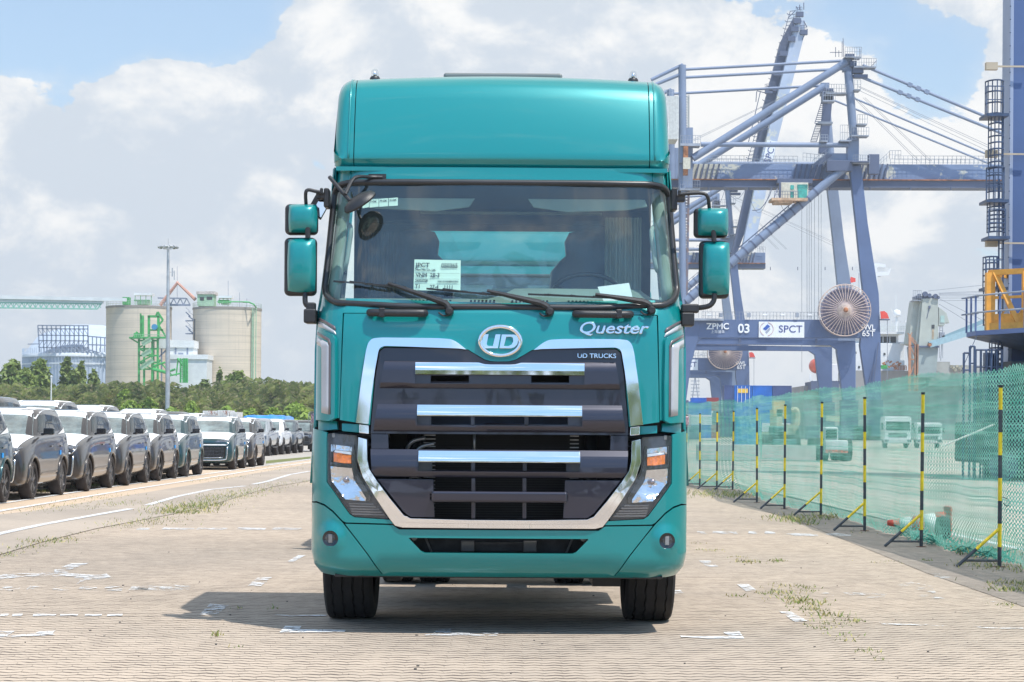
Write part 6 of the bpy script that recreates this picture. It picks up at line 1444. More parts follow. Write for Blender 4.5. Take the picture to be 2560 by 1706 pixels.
# conveyor gallery on the left, bridge between silos, ducts
t = thing('conveyor_gallery', 'long pale green covered conveyor on a truss running left from the left silo', 'conveyor', (P3(zL, 300, 540, DS).x, DS, 0)); y_at = lambda x, a, c: a + (c - a) * (x + 60) / 820
b = MB(); b.beam(P3(zL, -60, 480, DS), P3(zL, 930, 500, DS), .9, .75, up=(0, 0, 1)); b.build('gallery_roof', CLAD, t)
b = MB(); b.beam(P3(zL, -60, 500, DS), P3(zL, 760, 515, DS), .5, .7, up=(0, 0, 1)); b.build('gallery_side', mat('gallery_grey_green', (.50, .56, .52), .6), t)
b = MB(); b.beam(P3(zL, -60, 520, DS), P3(zL, 750, 528, DS), .3, .3); b.beam(P3(zL, -60, 558, DS), P3(zL, 715, 568, DS), .3, .3); b.beam(P3(zL, 715, 568, DS), P3(zL, 750, 520, DS), .25)
for k in range(20): x = -60 + k * 40; b.beam(P3(zL, x, 558 + k * .5, DS), P3(zL, x + 20, 521 + k * .4, DS), .18); b.beam(P3(zL, x + 20, 521, DS), P3(zL, x + 40, 559, DS), .18); b.beam(P3(zL, x, 521, DS), P3(zL, x, 559, DS), .14)
b.build('truss', GRN if False else mat('sea_green_steel', (.22, .47, .38), .6), t)
b = MB(); lbox(b, zL, 900, 950, 480, 535, DS + 2, 2); b.build('head_frame', GRN, t)
t = thing('bridge_truss', 'short truss bridge joining the tops of the two silos', 'bridge', (P3(zL, 1300, 520, DS + 6).x, DS + 6, 0)); dd = DS + 6
b = MB(); b.beam(P3(zL, 1160, 487, dd), P3(zL, 1370, 490, dd), .3); b.beam(P3(zL, 1200, 537, dd), P3(zL, 1400, 539, dd), .4)
for k in range(4): x = 1205 + k * 48; b.beam(P3(zL, x, 537, dd), P3(zL, x + 24, 489, dd), .22); b.beam(P3(zL, x + 24, 489, dd), P3(zL, x + 48, 537, dd), .22)
b.build('truss', GREYS, t)
b = MB(); b.tube([P3(zL, 1178, 540, DS + 4), P3(zL, 1305, 374, DS + 4), P3(zL, 1438, 500, DS + 4)], .42, 8); tag(b.build('gable_duct', ORNG, None, (P3(zL, 1305, 500, DS).x, DS, 0)), 'pinkish pipe bent like an upturned V between the silo tops', 'duct')
# green tower
t = thing('green_tower', 'bright green steel elevator tower in front of the left silo', 'tower', (P3(zL, 1090, 1100, DS - 12).x, DS - 12, 0)); dg = DS - 12
b = MB()
for x in (1022, 1060, 1120, 1160):
    for dz_ in (0, 4): b.beam(P3(zL, x, 780, dg + dz_), P3(zL, x, 1130, dg + dz_), .42)
for y in (780, 800, 860, 910, 960, 1010): b.beam(P3(zL, 1015, y, dg), P3(zL, 1168, y, dg), .35)
for k, y in enumerate((800, 860, 910, 960)): b.beam(P3(zL, 1022 if k % 2 else 1120, y, dg), P3(zL, 1120 if k % 2 else 1022, y + 50, dg), .28)
for x in (1095, 1165): b.beam(P3(zL, x, 620, dg), P3(zL, x, 790, dg), .5)
b.beam(P3(zL, 1088, 622, dg), P3(zL, 1170, 622, dg), .5); b.beam(P3(zL, 1088, 722, dg), P3(zL, 1200, 722, dg), .35)
b.beam(P3(zL, 1160, 590, dg), P3(zL, 1198, 650, dg), .45); b.beam(P3(zL, 1198, 650, dg), P3(zL, 1165, 690, dg), .35); b.beam(P3(zL, 1160, 590, dg), P3(zL, 1145, 625, dg), .4); b.beam(P3(zL, 1170, 690, dg), P3(zL, 1222, 775, dg), .35)
b.build('frame', GRN, t)
b = MB(); b.beam(P3(zL, 955, 780, dg), P3(zL, 1225, 778, dg), 2, .35, up=(0, 0, 1)); b.beam(P3(zL, 955, 780, dg), P3(zL, 1015, 815, dg), .3); b.build('platform', GRN, t)
b = MB()
for x in (1034, 1048): b.tube([P3(zL, x, 600 if x == 1034 else 615, dg), P3(zL, x, 770, dg)], .34 if x == 1048 else .18, 8)
b.tube([P3(zL, 1010, 735, dg), P3(zL, 985, 775, dg)], .3, 6); b.box(P3(zL, 1010, 760, dg), (1.4, 1, .9)); b.build('elevator_leg', GRN, t)
b = MB(); b.lathe([(0, -.6), (.62, -.6), (.62, .6), (0, .6)], P3(zL, 1138, 700, dg - .5), 'y', 16); b.build('blue_motor', mat('motor_blue', (.04, .25, .45), .5), t)
b = MB()
for k in range(18): a = P3(zL, 960 + k * 15, 755, dg - .9); b.beam(a, a + Vector((0, 0, -1.1)), .06)
b.beam(P3(zL, 955, 755, dg - .9), P3(zL, 1225, 755, dg - .9), .07); b.build('railing', GRNL, t)
b = MB()
for (x0, y0, x1, y1) in ((1045, 828, 1110, 790), (1045, 910, 1110, 872), (1035, 1005, 1125, 942)):
    b.beam(P3(zL, x0, y0, dg - 1), P3(zL, x1, y1, dg - 1), .9, .22); b.beam(P3(zL, x0, y0 - 20, dg - 1.3), P3(zL, x1, y1 - 20, dg - 1.3), .1)
b.build('stair_flight', GRNL, t)
b = MB(); lbox(b, zL, 1110, 1128, 790, 1130, dg + .5, 1.5); b.build('dark_chute', mat('deep_green', (.02, .13, .05), .6), t)
t = thing('green_conveyor', 'cluster of bright green pipes and ladders before the white shed', 'machinery', (P3(zL, 1250, 1080, DS - 16).x, DS - 16, 0)); dg = DS - 16
b = MB()
for (x0, y0, x1, y1, r) in ((1125, 1010, 1225, 1035, .7), (1130, 985, 1215, 960, .45), (1180, 940, 1130, 1010, .4), (1220, 1035, 1290, 1010, .5), (1295, 1060, 1310, 935, .3), (1305, 930, 1345, 985, .5), (1180, 960, 1260, 1050, .3), (1240, 1060, 1330, 1040, .35)): b.tube([P3(zL, x0, y0, dg), P3(zL, x1, y1, dg)], r * .5, 7)
b.build('pipe_run', GRN, t)
b = MB()
for x in (1328, 1348, 1362, 1376): b.tube([P3(zL, x, 930, dg), P3(zL, x, 1110, dg)], .22, 6)
for y in range(940, 1090, 14): b.beam(P3(zL, 1326, y, dg), P3(zL, 1378, y, dg), .14)
b.build('ladder_tower', GRN, t)
# white sheds
t = thing('white_shed', 'white clad shed standing between the two silos', 'shed', (P3(zL, 1370, 1090, DS - 8).x, DS - 8, 0)); dw = DS - 8
b = MB(); lbox(b, zL, 1225, 1522, 905, 1180, dw, 8); lbox(b, zL, 1250, 1422, 802, 905, dw + 1, 6); b.build('wall', CLAD, t)
b = MB(); lbox(b, zL, 1222, 1527, 903, 935, dw - .3, 8.6); lbox(b, zL, 1246, 1427, 798, 850, dw + .7, 6.6); b.build('fascia', mat('fascia_white', (.74, .75, .75), .6), t)
b = MB(); lbox(b, zL, 1310, 1348, 890, 902, dw + .9, .1); lbox(b, zL, 1285, 1297, 852, 902, dw + .9, .1); lbox(b, zL, 1372, 1384, 852, 902, dw + .9, .1); build_each(b, 'opening', GREYS, t)
t = thing('white_hopper_house', 'small white box building beside the green tower', 'building', (P3(zL, 1190, 850, DS - 9).x, DS - 9, 0))
b = MB(); lbox(b, zL, 1156, 1228, 784, 856, DS - 9, 5); b.build('wall', CLAD, t)
b = MB()
for x in (1160, 1188, 1222): b.beam(P3(zL, x, 856, DS - 8.5), P3(zL, x, 1110, DS - 8.5), .3)
b.beam(P3(zL, 1222, 870, DS - 8.5), P3(zL, 1170, 920, DS - 8.5), .3); b.build('legs_frame', GREYS, t)
# pale round store with steel frame on top
t = thing('round_store', 'wide pale blue round store under construction at far left', 'store', (P3(zL, 480, 1000, 560).x, 560, 0)); a, c = P3(zL, 70, 885, 540), P3(zL, 1010, 885, 540); r = (c.x - a.x) / 2; cx = (a.x + c.x) / 2
b = MB(); b.lathe([(r, 0), (r, a.z - .2), (r * .75, a.z + 5.2), (r * .3, a.z + 8.)], (cx, 540 + r, 0), 'z', 64); b.build('wall', PBLUE, t, smooth=35)
b = MB(); b.lathe([(r + .3, a.z - 1), (r + .3, a.z - .2), (r, a.z)], (cx, 540 + r, 0), 'z', 64, caps=False); b.lathe([(r + .3, a.z - 3), (r + .3, a.z - 2.6)], (cx, 540 + r, 0), 'z', 64, caps=False); b.build('eaves', mat('pale_eaves', (.62, .66, .70), .6), t, smooth=True)
b = MB()
for k in range(60): a_ = math.pi + math.pi * k / 59; b.tube([(cx + (r + .2) * math.cos(a_), 540 + r + (r + .2) * math.sin(a_), 0), (cx + (r + .2) * math.cos(a_), 540 + r + (r + .2) * math.sin(a_), a.z + 1.4)], .09, 4)
b.build('wall_ribs', PBLUE, t)
t = thing('steel_frame', 'bare grey blue steel frame of an unfinished building above the round store', 'building', (P3(zL, 460, 880, 535).x, 535, 0)); b = MB()
for dd in (530, 540):
    b = MB()
    for k in range(12): x = 278 + k * 33.5; b.beam(P3(zL, x + (14 - k) * 1.0 if k < 2 else x, 885, dd), P3(zL, x, 688, dd), .28)
    for y in (688, 712, 760, 800, 850): b.beam(P3(zL, 278 + (y - 688) * .07, y, dd), P3(zL, 650, y + 3, dd), .28)
    for k in range(11): x = 280 + k * 33.5; b.beam(P3(zL, x, 712, dd), P3(zL, x + 33, 760, dd), .14); b.beam(P3(zL, x + 33, 800, dd), P3(zL, x, 850, dd), .14)
    for k in range(6): x = 650 + k * 30; b.beam(P3(zL, x, 885, dd), P3(zL, x, 770 + k * 3, dd), .25)
    b.beam(P3(zL, 650, 768, dd), P3(zL, 900, 790, dd), .3); b.beam(P3(zL, 650, 830, dd), P3(zL, 900, 838, dd), .3)
    if dd == 530: b.beam(P3(zL, 205, 826, 530), P3(zL, 290, 824, 530), .25)
    b.build('steelwork', GREYS, t)
# ------------------------------------------------------------------ quay cranes
def cranemat(name, a, patch=(.50, .50, .44), pa=.36, ps=.35, rust=.12):
    m = bpy.data.materials.new(name); m.use_nodes = True; t = NT(m.node_tree); ob = t.n('ShaderNodeTexCoord').outputs['Object']
    c = t.mix(t.mr(t.noise(ob, .2, 5, .6), .35, .7), a, tuple(min(1, q * 1.22) for q in a))
    if pa: 
        pn = t.noise(ob, ps, 7, .75, .3); pm = t.noise(ob, .11, 3, .6); f = t.mr(t.m('ADD', pn, t.m('MULTIPLY', t.m('SUBTRACT', pm, .5), .9)), 1 - pa - .02, 1 - pa + .04); c = t.mix(f, c, patch)
    rn = t.noise(ob, 1.1, 6, .7); c = t.mix(t.mr(rn, 1 - rust * 2 - .06, 1 - rust * 2 + .08, 0, .7), c, (.22, .13, .09)) if rust else c
    p = t.n('ShaderNodeBsdfPrincipled', i={'Base Color': c, 'Roughness': .55}); o = t.n('ShaderNodeOutputMaterial'); t.link(p.outputs[0], o.inputs[0]); return m
CB = cranemat('crane_blue', (.165, .21, .30), pa=0, rust=.09); CGIRD = cranemat('faded_girder_paint', (.15, .21, .34), pa=.47, ps=.55); CDK = cranemat('crane_dark_steel', (.075, .095, .155), pa=0, rust=.12); CPORT = cranemat('portal_blue', (.08, .12, .225), pa=0, rust=.04)
CRAIL = mat('crane_railing', (.26, .29, .34), .6, var=.3, vs=.5); CABLE = mat('steel_cable', (.22, .24, .28), .5); WLET = mat('white_lettering', (.78, .79, .80), .6); SIGNW = mat('white_sign', (.74, .76, .78), .6, var=.04)
NAVY = mat('sign_navy', (.05, .07, .22), .6); RUST = mat('rusty_steel', (.34, .14, .06), .8, .2, var=.5, vs=1.5); REELR = mat('reel_rim_rust', (.56, .43, .36), .7, var=.25, vs=1); REELD = mat('reel_hose_grey', (.26, .23, .30), .7, var=.25, vs=2)
CREAM = mat('cream_cab', (.55, .52, .42), .6, var=.15, wear=((.30, .16, .08), .25, 2)); TGLASS = mat('green_cab_glass', (.03, .28, .22), .12, coat=1., var=.5, vs=1)
FLAG = mat('red_sheet', (.72, .07, .05), .6, var=.1)
def rail(b, p, q, h, n, r=.035, mid=True):
    p, q = Vector(p), Vector(q); up = Vector((0, 0, h)); b.beam(p + up, q + up, r * 1.6)
    if mid: b.beam(p + up * .5, q + up * .5, r * 1.2)
    for k in range(n + 1): a = p.lerp(q, k / n); b.beam(a, a + up, r * 1.5)
def wpx(px, z_s, d): return px / z_s * KF / FPX * d
def qboxprism(b, pts, y0, y1): b.prism([(p.x, p.z) for p in pts], y0, y1)
def crane(dn, df, label, number, full=True, off=(0, 0), scale=1.0):
    """quay crane seen along the quay: near frame at dn, far frame at df; drawn from surveyed points at depth 290"""
    t = thing('quay_crane', label, 'crane', (W(1800, 980, dn).x, dn, 0), 'blue gantry cranes along the quay')
    dm = (dn + df) / 2
    def Q(z_, x, y, d=dn):                         # surveyed picture point, for the far crane shifted to its own place
        u, v = z_(x, y); p = W(u, v, 290); p = Vector((p.x + off[0], d, p.z + off[1]));  return p
    def N(x, y, f=0): return Q(zD, x, y, df if f else dn)
    def E_(x, y, f=0): return Q(zE, x, y, df if f else dn)
    # legs
    for f in (0, 1):
        y = df if f else dn
        b = MB()
        L = [E_(1205, 0, f), E_(1285, 0, f), E_(1360, 480, f), E_(1372, 780, f), E_(1375, 1230, f), E_(1290, 1230, f), E_(1232, 830, f), E_(1260, 480, f)]
        tp_ = [N(1185, 1000, f), N(1255, 1000, f)]; q = [tp_[0], tp_[1]] + L[1:6] + [L[6]] + [E_(1262, 640, f)] + [L[0]]
        qboxprism(b, [tp_[0], tp_[1], L[1], L[2], L[3], L[4], L[5], L[6], E_(1262, 560, f), L[0]], y, y + 1.3); b.build('leg', CPORT if not f else CB, t, bev=.04)
        b = MB(); qboxprism(b, [E_(30, 655, f), E_(140, 655, f), E_(125, 780, f), E_(75, 960, f), E_(40, 1230, f), E_(-30, 1230, f), E_(0, 900, f)], y, y + 1.3); b.build('leg', CPORT, t, bev=.04)
        if not f or True:
            b = MB(); qboxprism(b, [E_(1030, 830, f), E_(1200, 800, f), E_(1200, 1230, f), E_(1118, 1230, f), E_(1075, 860, f)], y + .1, y + 1.2); b.build('inner_leg', CPORT, t, bev=.04)
        b = MB(); qboxprism(b, [E_(30, 655, f), E_(1300, 655, f), E_(1300, 780, f), E_(30, 780, f)], y + .05, y + 1.25)
        qboxprism(b, [E_(150, 782, f), E_(1200, 800, f), E_(1200, 832, f), E_(110, 824, f)], y + .2, y + 1.1); b.build('portal_beam', CPORT, t, bev=.04)
        # diagonal leg pipe with bands
        b = MB(); p, q = N(1175, 1010, f), E_(40, 530, f); r = wpx(27, 2.45, 290); b.tube([p, q], r, 14); dg = b.build('diagonal_pipe', CB, t, smooth=40)
        b = MB(); dv = (q - p)
        for k in range(17):
            c = p + dv * (.20 + .048 * k); dn_ = dv.normalized(); b.tube([c - dn_ * .12, c + dn_ * .12], r * 1.06, 14)
            if k < 16: c2 = p + dv * (.20 + .048 * (k + 1)); up = Vector((-dn_.z, 0, dn_.x)) * r * 1.5; b.beam(c - up, c2 - up, .09); b.beam(c - up, c, .07)
        b.build('pipe_band', CDK, dg)
        # left column
        b = MB(); b.tube([N(160, 400, f), N(165, 1000, f)], wpx(24, 2.45, 290), 12); b.bx(N(148, 0, f).x, N(232, 0, f).x, y, y + 1.3, N(0, 1150, f).z, N(0, 780, f).z); b.tube([N(160, 1140, f), E_(20, 660, f)], wpx(22, 2.45, 290), 10); b.build('column', CB, t, smooth=40)
        b = MB(); b.tube([N(168, 427, f), N(1170, 372, f)], wpx(9, 2.45, 290), 8); b.tube([N(168, 476, f), N(1170, 422, f)], wpx(9, 2.45, 290), 8) if not f else None
        b.tube([N(165, 398, f), N(-30, 490, f)], wpx(11, 2.45, 290), 8); b.tube([N(162, 452, f), N(-30, 530, f)], wpx(11, 2.45, 290), 8) if not f else None; build_each(b, 'tie_tube', CB, t, smooth=40)
        b = MB(); b.tube([N(1168, 380, f), N(225, 970, f)], wpx(23, 2.45, 290), 14); b.build('brace_tube', CB, t, smooth=40)
        b = MB(); b.tube([N(275, 885, f), N(1180, 890, f)], wpx(15, 2.45, 290), 12); b.build('tie_tube', CB, t, smooth=40)
        # pylon
        b = MB(); b.tube([N(1178, 440, f), N(1212, 860, f)], wpx(26, 2.45, 290), 12); b.box(N(1175, 395, f) + Vector((0, .6, 0)), (1.25, 1.4, 1.9)); b.build('pylon', CB, t, smooth=40)
        b = MB(); b.bx(N(1180, 0, f).x, N(1250, 0, f).x, y, y + 1.4, N(0, 1010, f).z, N(0, 840, f).z); b.build('pylon_foot', CB, t, bev=.04)
    b = MB(); b.beam(Q(zD, 1128, 470, dm), Q(zD, 1090, 880, dm), wpx(52, 2.45, 290), 1.2); b.box(Q(zD, 1120, 520, dm), (1.7, 1.2, 1.6)); b.build('inner_pylon', CDK, t)
    b = MB(); b.bx(N(1045, 0).x, N(1190, 0).x, dn + .3, df - 1, N(0, 1000).z, N(0, 930).z); b.build('machine_box', CB, t, bev=.05)
    # girder
    dgd = dn + 3
    def GQ(x, y): return Q(zD, x, y, dgd)
    b = MB(); qboxprism(b, [GQ(200, 988), GQ(2300, 992), GQ(2300, 1090), GQ(200, 1084)], dgd, dgd + 2.2); b.build('girder', CGIRD, t, bev=.03)
    b = MB(); qboxprism(b, [GQ(80, 1088), GQ(2300, 1094), GQ(2300, 1140), GQ(80, 1134)], dgd - .5, dgd + 3); b.build('girder_rail_beam', CDK, t)
    b = MB(); qboxprism(b, [GQ(80, 1084), GQ(2300, 1090), GQ(2300, 1096), GQ(80, 1090)], dgd - .8, dgd - .1); b.build('rail_ledge', RUST, t)
    b = MB()
    for k in range(9): x = 330 + k * 250; b.box(GQ(x, 1138) + Vector((0, -.4, 0)), (.12, .3, .7))
    for x0, x1 in ((240, 400), (880, 1040), (1290, 1440)):
        for k in range(6): x = x0 + (x1 - x0) * k / 5; b.beam(GQ(x, 990) + Vector((0, -.3, 0)), GQ(x - 20, 1082) + Vector((0, -.3, 0)), .22)
    build_each(b, 'girder_stiffener', CDK, t)
    b = MB()
    for y_ in (dgd - .7, dgd + 2.6):
        b = MB(); rail(b, Q(zD, 330, 988, y_), Q(zD, 880, 992, y_), 1.1, 20); b.build('girder_railing', CRAIL, t); b = MB(); rail(b, Q(zD, 1480, 990, y_), Q(zD, 2300, 992, y_), 1.1, 30); b.build('girder_railing', CRAIL, t)
    b = MB()
    rail(b, N(900, 985), N(1040, 1000), 1.1, 6); rail(b, N(1430, 975), N(1500, 975), 1.2, 4); rail(b, N(1360, 1040), N(1430, 975), 1.1, 4); rail(b, N(960, 1030), N(1060, 950), 1.1, 5)
    b.build('girder_railing', CRAIL, t)
    if full:
        b = MB(); b.box(Q(zD, 1120, 1020, dn - .2), (3.6, 1.2, 1.5)); b.box(Q(zD, 1330, 1010, dn - .2), (1.5, 1.2, 2.8)); b.box(Q(zD, 1240, 1000, dn - .8), (2.6, 1.6, .22)); b.build('equipment_house', CDK, t, bev=.05)
    # forestays and ropes
    b = MB()
    for (x0, y0, x1, y1, r, d) in ((1265, 400, 2300, 832, .22, dn), (1225, 460, 2300, 890, .22, dn), (1280, 420, 2300, 850, .15, df), (1235, 470, 2300, 905, .15, df)): b.tube([Q(zD, x0, y0, d), Q(zD, x1, y1, d)], r, 8)
    build_each(b, 'forestay', CB, t, smooth=40)
    b = MB()
    for f_ in (.28, .33, .38): c = Q(zD, 1265, 400).lerp(Q(zD, 2300, 832), f_); b.box(c, (.62, .6, .55), Matrix.Rotation(R(23), 3, 'Y')); c = Q(zD, 1225, 460).lerp(Q(zD, 2300, 890), f_ - .03); b.box(c, (.62, .6, .55), Matrix.Rotation(R(23), 3, 'Y'))
    build_each(b, 'stay_joint', CB, t)
    b = MB()
    for (x0, y0, x1, y1) in ((1310, 448, 2300, 900), (1310, 455, 2300, 915), (1300, 470, 2300, 940), (1250, 490, 1690, 930), (1262, 490, 1706, 930), (1345, 525, 1770, 930), (1358, 525, 1784, 930), (1075, 405, 270, 790), (1060, 415, 270, 800)): b.tube([Q(zD, x0, y0, dm), Q(zD, x1, y1, dm)], .035, 4)
    for x in (957, 990, 1004, 1018, 1038, 1064, 1080): b.tube([Q(zD, x, 1140, dm), Q(zE, (x - 957) * 1.117 + 905, 1000 if x < 960 else 620 + (x % 7) * 40, dm)], .035, 4)
    build_each(b, 'wire_rope', CABLE, t)
    # apex platforms, stairs, aerials
    b = MB(); y = dn - .3
    for (x0, x1, yy, h) in ((1150, 1250, 355, 2.6), (1205, 1340, 415, 2.2), (1035, 1160, 575, 2.3), (1205, 1245, 555, 2.6), (1225, 1285, 765, 2.5), (1185, 1295, 835, 2.2), (1000, 1045, 868, 1.6), (1015, 1090, 622, 2.4), (985, 1075, 757, .1), (1120, 1190, 865, 4.2), (1200, 1300, 1000, 2.0)):
        b = MB(); a, c = N(x0, yy), N(x1, yy); b.bx(a.x, c.x, y - .9, y + 1.2, a.z - .18, a.z); rail(b, Vector((a.x, y - .9, a.z)), Vector((c.x, y - .9, a.z)), h * .5, max(2, int((x1 - x0) / 14))); b.build('platform', CRAIL, t)
    b = MB()
    for (x0, y0, x1, y1) in ((1032, 625, 990, 757), (1000, 757, 965, 868), (1060, 950, 985, 1010)):
        p, q = N(x0, y0), N(x1, y1); o = Vector((wpx(18, 2.45, 290), 0, 0)); b.beam(p - o, q - o, .09); b.beam(p + o, q + o, .09)
        for k in range(12): c = p.lerp(q, k / 11); b.beam(c - o, c + o, .08)
    b.build('ladder', CDK, t)
    b = MB()
    for (x0, y0, x1, y1) in ((1140, 350, 1140, 255), (1065, 322, 1140, 322), (1100, 350, 1100, 290), (1150, 350, 1146, 235), (1250, 300, 1250, 355), (1310, 415, 1352, 372), (1120, 350, 1120, 310)): b.beam(N(x0, y0), N(x1, y1), .08)
    b.box(N(1185, 345), (1.2, 1, .5)); b.box(N(1235, 430), (1.5, 1.2, 1.0)); b.box(N(1250, 470), (2.0, 1.2, .45)); b.box(N(1205, 395), (.9, 1.2, .8)); build_each(b, 'apex_gear', CDK, t)
    # left machinery tower
    b = MB(); a, c = N(145, 900), N(268, 885); b.bx(a.x, c.x, dn - 1, dn + 1.5, a.z, c.z); rail(b, Vector((a.x, dn - 1, c.z)), Vector((c.x, dn - 1, c.z)), 1.1, 8); a, c = N(145, 1170), N(265, 1160); b.bx(a.x, c.x, dn - 1, dn + 1.5, a.z, c.z); rail(b, Vector((a.x, dn - 1, c.z)), Vector((c.x, dn - 1, c.z)), 1.1, 8); b.build('platform', CRAIL, t)
    b = MB()
    for xx in (165, 203):
        for dy in (0, 1): b.beam(N(xx, 585) + Vector((0, dy, 0)), N(xx, 780) + Vector((0, dy, 0)), .09)
    for k in range(12): y0 = 585 + k * 16.2; b.beam(N(165, y0), N(203, y0 + 16), .1); b.beam(N(203, y0), N(165, y0 + 16), .1)
    b.build('small_lattice', mat('grey_lattice', (.34, .36, .36), .6), t)
    b = MB()
    for xx in (158, 200): b.beam(N(xx, 1170), Q(zE, 12 if xx < 180 else 45, 540), .3)
    for k in range(34): y0 = 1175 + k * 17.5; b.beam(N(158 - k * .3, y0), N(200 - k * .3, y0), .2); 
    for k in range(16): b.box(N(168 - k * .5, 1185 + k * 36), (.45, .4, .35))
    b.build('rusty_lift_track', RUST if False else cranemat('rusty_blue', (.12, .14, .20), pa=0, rust=.26), t)
    if full:
        b = MB(); a, c = N(55, 860), N(132, 597); b.bx(a.x - 1, c.x, dn - 1, dn + 4, a.z, c.z)
        for k in range(8): x = a.x + (c.x - a.x) * (k + .3) / 8; b.bx(x, x + .25, dn - 1.12, dn - 1, a.z, c.z)
        b.build('machinery_house', mat('cream_cladding', (.62, .63, .60), .6, var=.1), t)
        b = MB(); rail(b, N(50, 590), N(100, 590), .9, 3); b.build('house_railing', CRAIL, t)
        b = MB(); a, c = N(150, 1080), N(205, 905); b.bx(a.x + .3, c.x - .3, dn - 1.4, dn - .6, a.z, c.z); b.build('rusty_door_frame', RUST, t)
        b = MB(); a, c = N(160, 1045), N(205, 975); b.bx(a.x, c.x, dn - 1.7, dn - 1.4, a.z, c.z); b.build('control_box', CREAM, t)
        # operator's cab
        cabt = MB(); dc = dn - .5; a, c = Q(zD, 762, 1220, dc), Q(zD, 930, 1122, dc); cabt.bx(a.x, c.x, dc, dc + 2.6, a.z, c.z); cb_ = cabt.build('operator_cab', CREAM, t, bev=.06)
        b = MB()
        for (x0, x1, y0, y1) in ((862, 926, 1134, 1160), (864, 922, 1162, 1215), (820, 842, 1138, 1165), (820, 842, 1178, 1215)): a, c = Q(zD, x0, y1, dc), Q(zD, x1, y0, dc); b.bx(a.x, c.x, dc - .05, dc + .02, a.z, c.z)
        build_each(b, 'window', TGLASS, cb_)
        b = MB(); a, c = Q(zD, 700, 1236, dc), Q(zD, 920, 1222, dc); b.bx(a.x, c.x, dc - 1.2, dc + 2.6, a.z, c.z); a, c = Q(zD, 720, 1250, dc), Q(zD, 830, 1236, dc); b.bx(a.x, c.x, dc - .8, dc + 2.2, a.z, c.z); b.build('cab_platform', mat('rusty_cream', (.50, .34, .22), .7, var=.4, vs=1), cb_)
        b = MB(); rail(b, Q(zD, 715, 1222, dc - 1.2), Q(zD, 862, 1222, dc - 1.2), .95, 9); b.beam(Q(zD, 756, 1120, dc), Q(zD, 756, 1225, dc), .25); b.beam(Q(zD, 715, 1222, dc - 1.2), Q(zD, 740, 1160, dc), .12); b.build('cab_railing', CDK, cb_)
        b = MB(); a, c = Q(zD, 745, 1122, dc + 1), Q(zD, 960, 1096, dc + 1); b.bx(a.x, c.x, dc + .5, dc + 2.5, a.z, c.z); b.build('trolley', CDK, t)
        b = MB()
        for x0, x1, y1 in ((330, 430, 1250), (430, 560, 1215), (560, 710, 1300), (745, 850, 1290)):
            pts = [Q(zD, x0 + (x1 - x0) * k / 8, 1145 + (y1 - 1145) * math.sin(math.pi * k / 8), dn + 1) for k in range(9)]; b.tube(pts, .035, 4, smooth=2)
        b.tube([Q(zD, 710, 1150, dn), Q(zD, 690, 1210, dn), Q(zD, 640, 1280, dn), Q(zD, 590, 1290, dn)], .08, 4, smooth=4); build_each(b, 'festoon_cable', CDK, t)
    # portal top walkway, lettering, sign
    b = MB(); rail(b, E_(150, 655), E_(940, 658), 1.1, 34); b.bx(E_(70, 0).x, E_(300, 0).x, dn - .8, dn, E_(0, 662).z, E_(0, 648).z)
    for x in (280, 470, 800): b.box(E_(x, 625) + Vector((0, -.2, 0)), (.5, .3, .6))
    b.build('portal_walkway', CRAIL, t)
    b = MB()
    for x in (200, 580, 700, 885): b.box(E_(x, 622), (.6, .3, .2))
    build_each(b, 'floodlight', WLET, t)
    yy = dn - .03
    def tx(nm, s, h, x, y, m, wd=1., off=.0, par=t, dy=0): p = E_(x, y); text(nm, s, h, (p.x, yy - dy, p.z), m, par, .01, 0, off, wd)
    tx('maker_lettering', 'ZPMC', 1.22, 258, 703, WLET, 1.0, .03)
    tx('maker_lettering', '上海振华', .50, 258, 740, WLET)
    tx('number_lettering', number, 1.75, 437, 720, WLET, 1.0, .05)
    a, c = E_(538, 777), E_(850, 671); b = MB(); b.bx(a.x, c.x, yy - .06, yy, a.z, c.z); sg = b.build('sign', SIGNW, t)
    tx('sign_lettering', 'SPCT', 1.42, 755, 722, NAVY, 1.05, .01, sg, .08)
    b = MB(); c0 = E_(592, 720); y2 = yy - .09
    b.prism([(c0.x - .55, c0.z + .02), (c0.x + .1, c0.z + .68), (c0.x + .5, c0.z + .4), (c0.x - .1, c0.z - .2)], y2, y2 + .03); b.build('sign_mark', mat('mark_blue', (.03, .10, .38), .6), sg)
    b = MB(); b.prism([(c0.x - .2, c0.z - .42), (c0.x + .45, c0.z + .24), (c0.x + .55, c0.z - .04), (c0.x + .02, c0.z - .68)], y2 + .01, y2 + .03); b.build('sign_mark', mat('mark_grey', (.33, .36, .42), .6), sg)
    b = MB(); b.tube([(c0.x + .95 * math.cos(a_), y2, c0.z + .95 * math.sin(a_)) for a_ in np.linspace(-1.4, 1.4, 14)], .03, 4); b.tube([(c0.x + .95 * math.cos(a_), y2, c0.z + .95 * math.sin(a_)) for a_ in np.linspace(1.9, 4.3, 14)], .03, 4); b.build('sign_mark', mat('mark_orange', (.55, .25, .12), .6), sg)
    tx('load_lettering', 'SWL', 1.1, 1283, 710, WLET, 1.0, .015, t, .05); tx('load_lettering', '65T', 1.15, 1288, 752, WLET, 1.0, .015, t, .05)
    # cable reel
    c0 = E_(1110, 597); ro = wpx(175, 2.736, 290); rd = wpx(157, 2.736, 290); yr = dn - 2.2
    b = MB(); b.lathe([(0, .2), (rd, .2), (rd, 1.3), (0, 1.3)], (c0.x, yr, c0.z), 'y', 48); rl = b.build('reel_drum', REELD, t, smooth=30)
    b = MB()
    for k in range(14): rr = rd * (.45 + .54 * k / 14); b.tube([(c0.x + rr * math.cos(a_), yr + .15, c0.z + rr * math.sin(a_)) for a_ in np.linspace(0, 6.283, 41)], .035, 4, False)
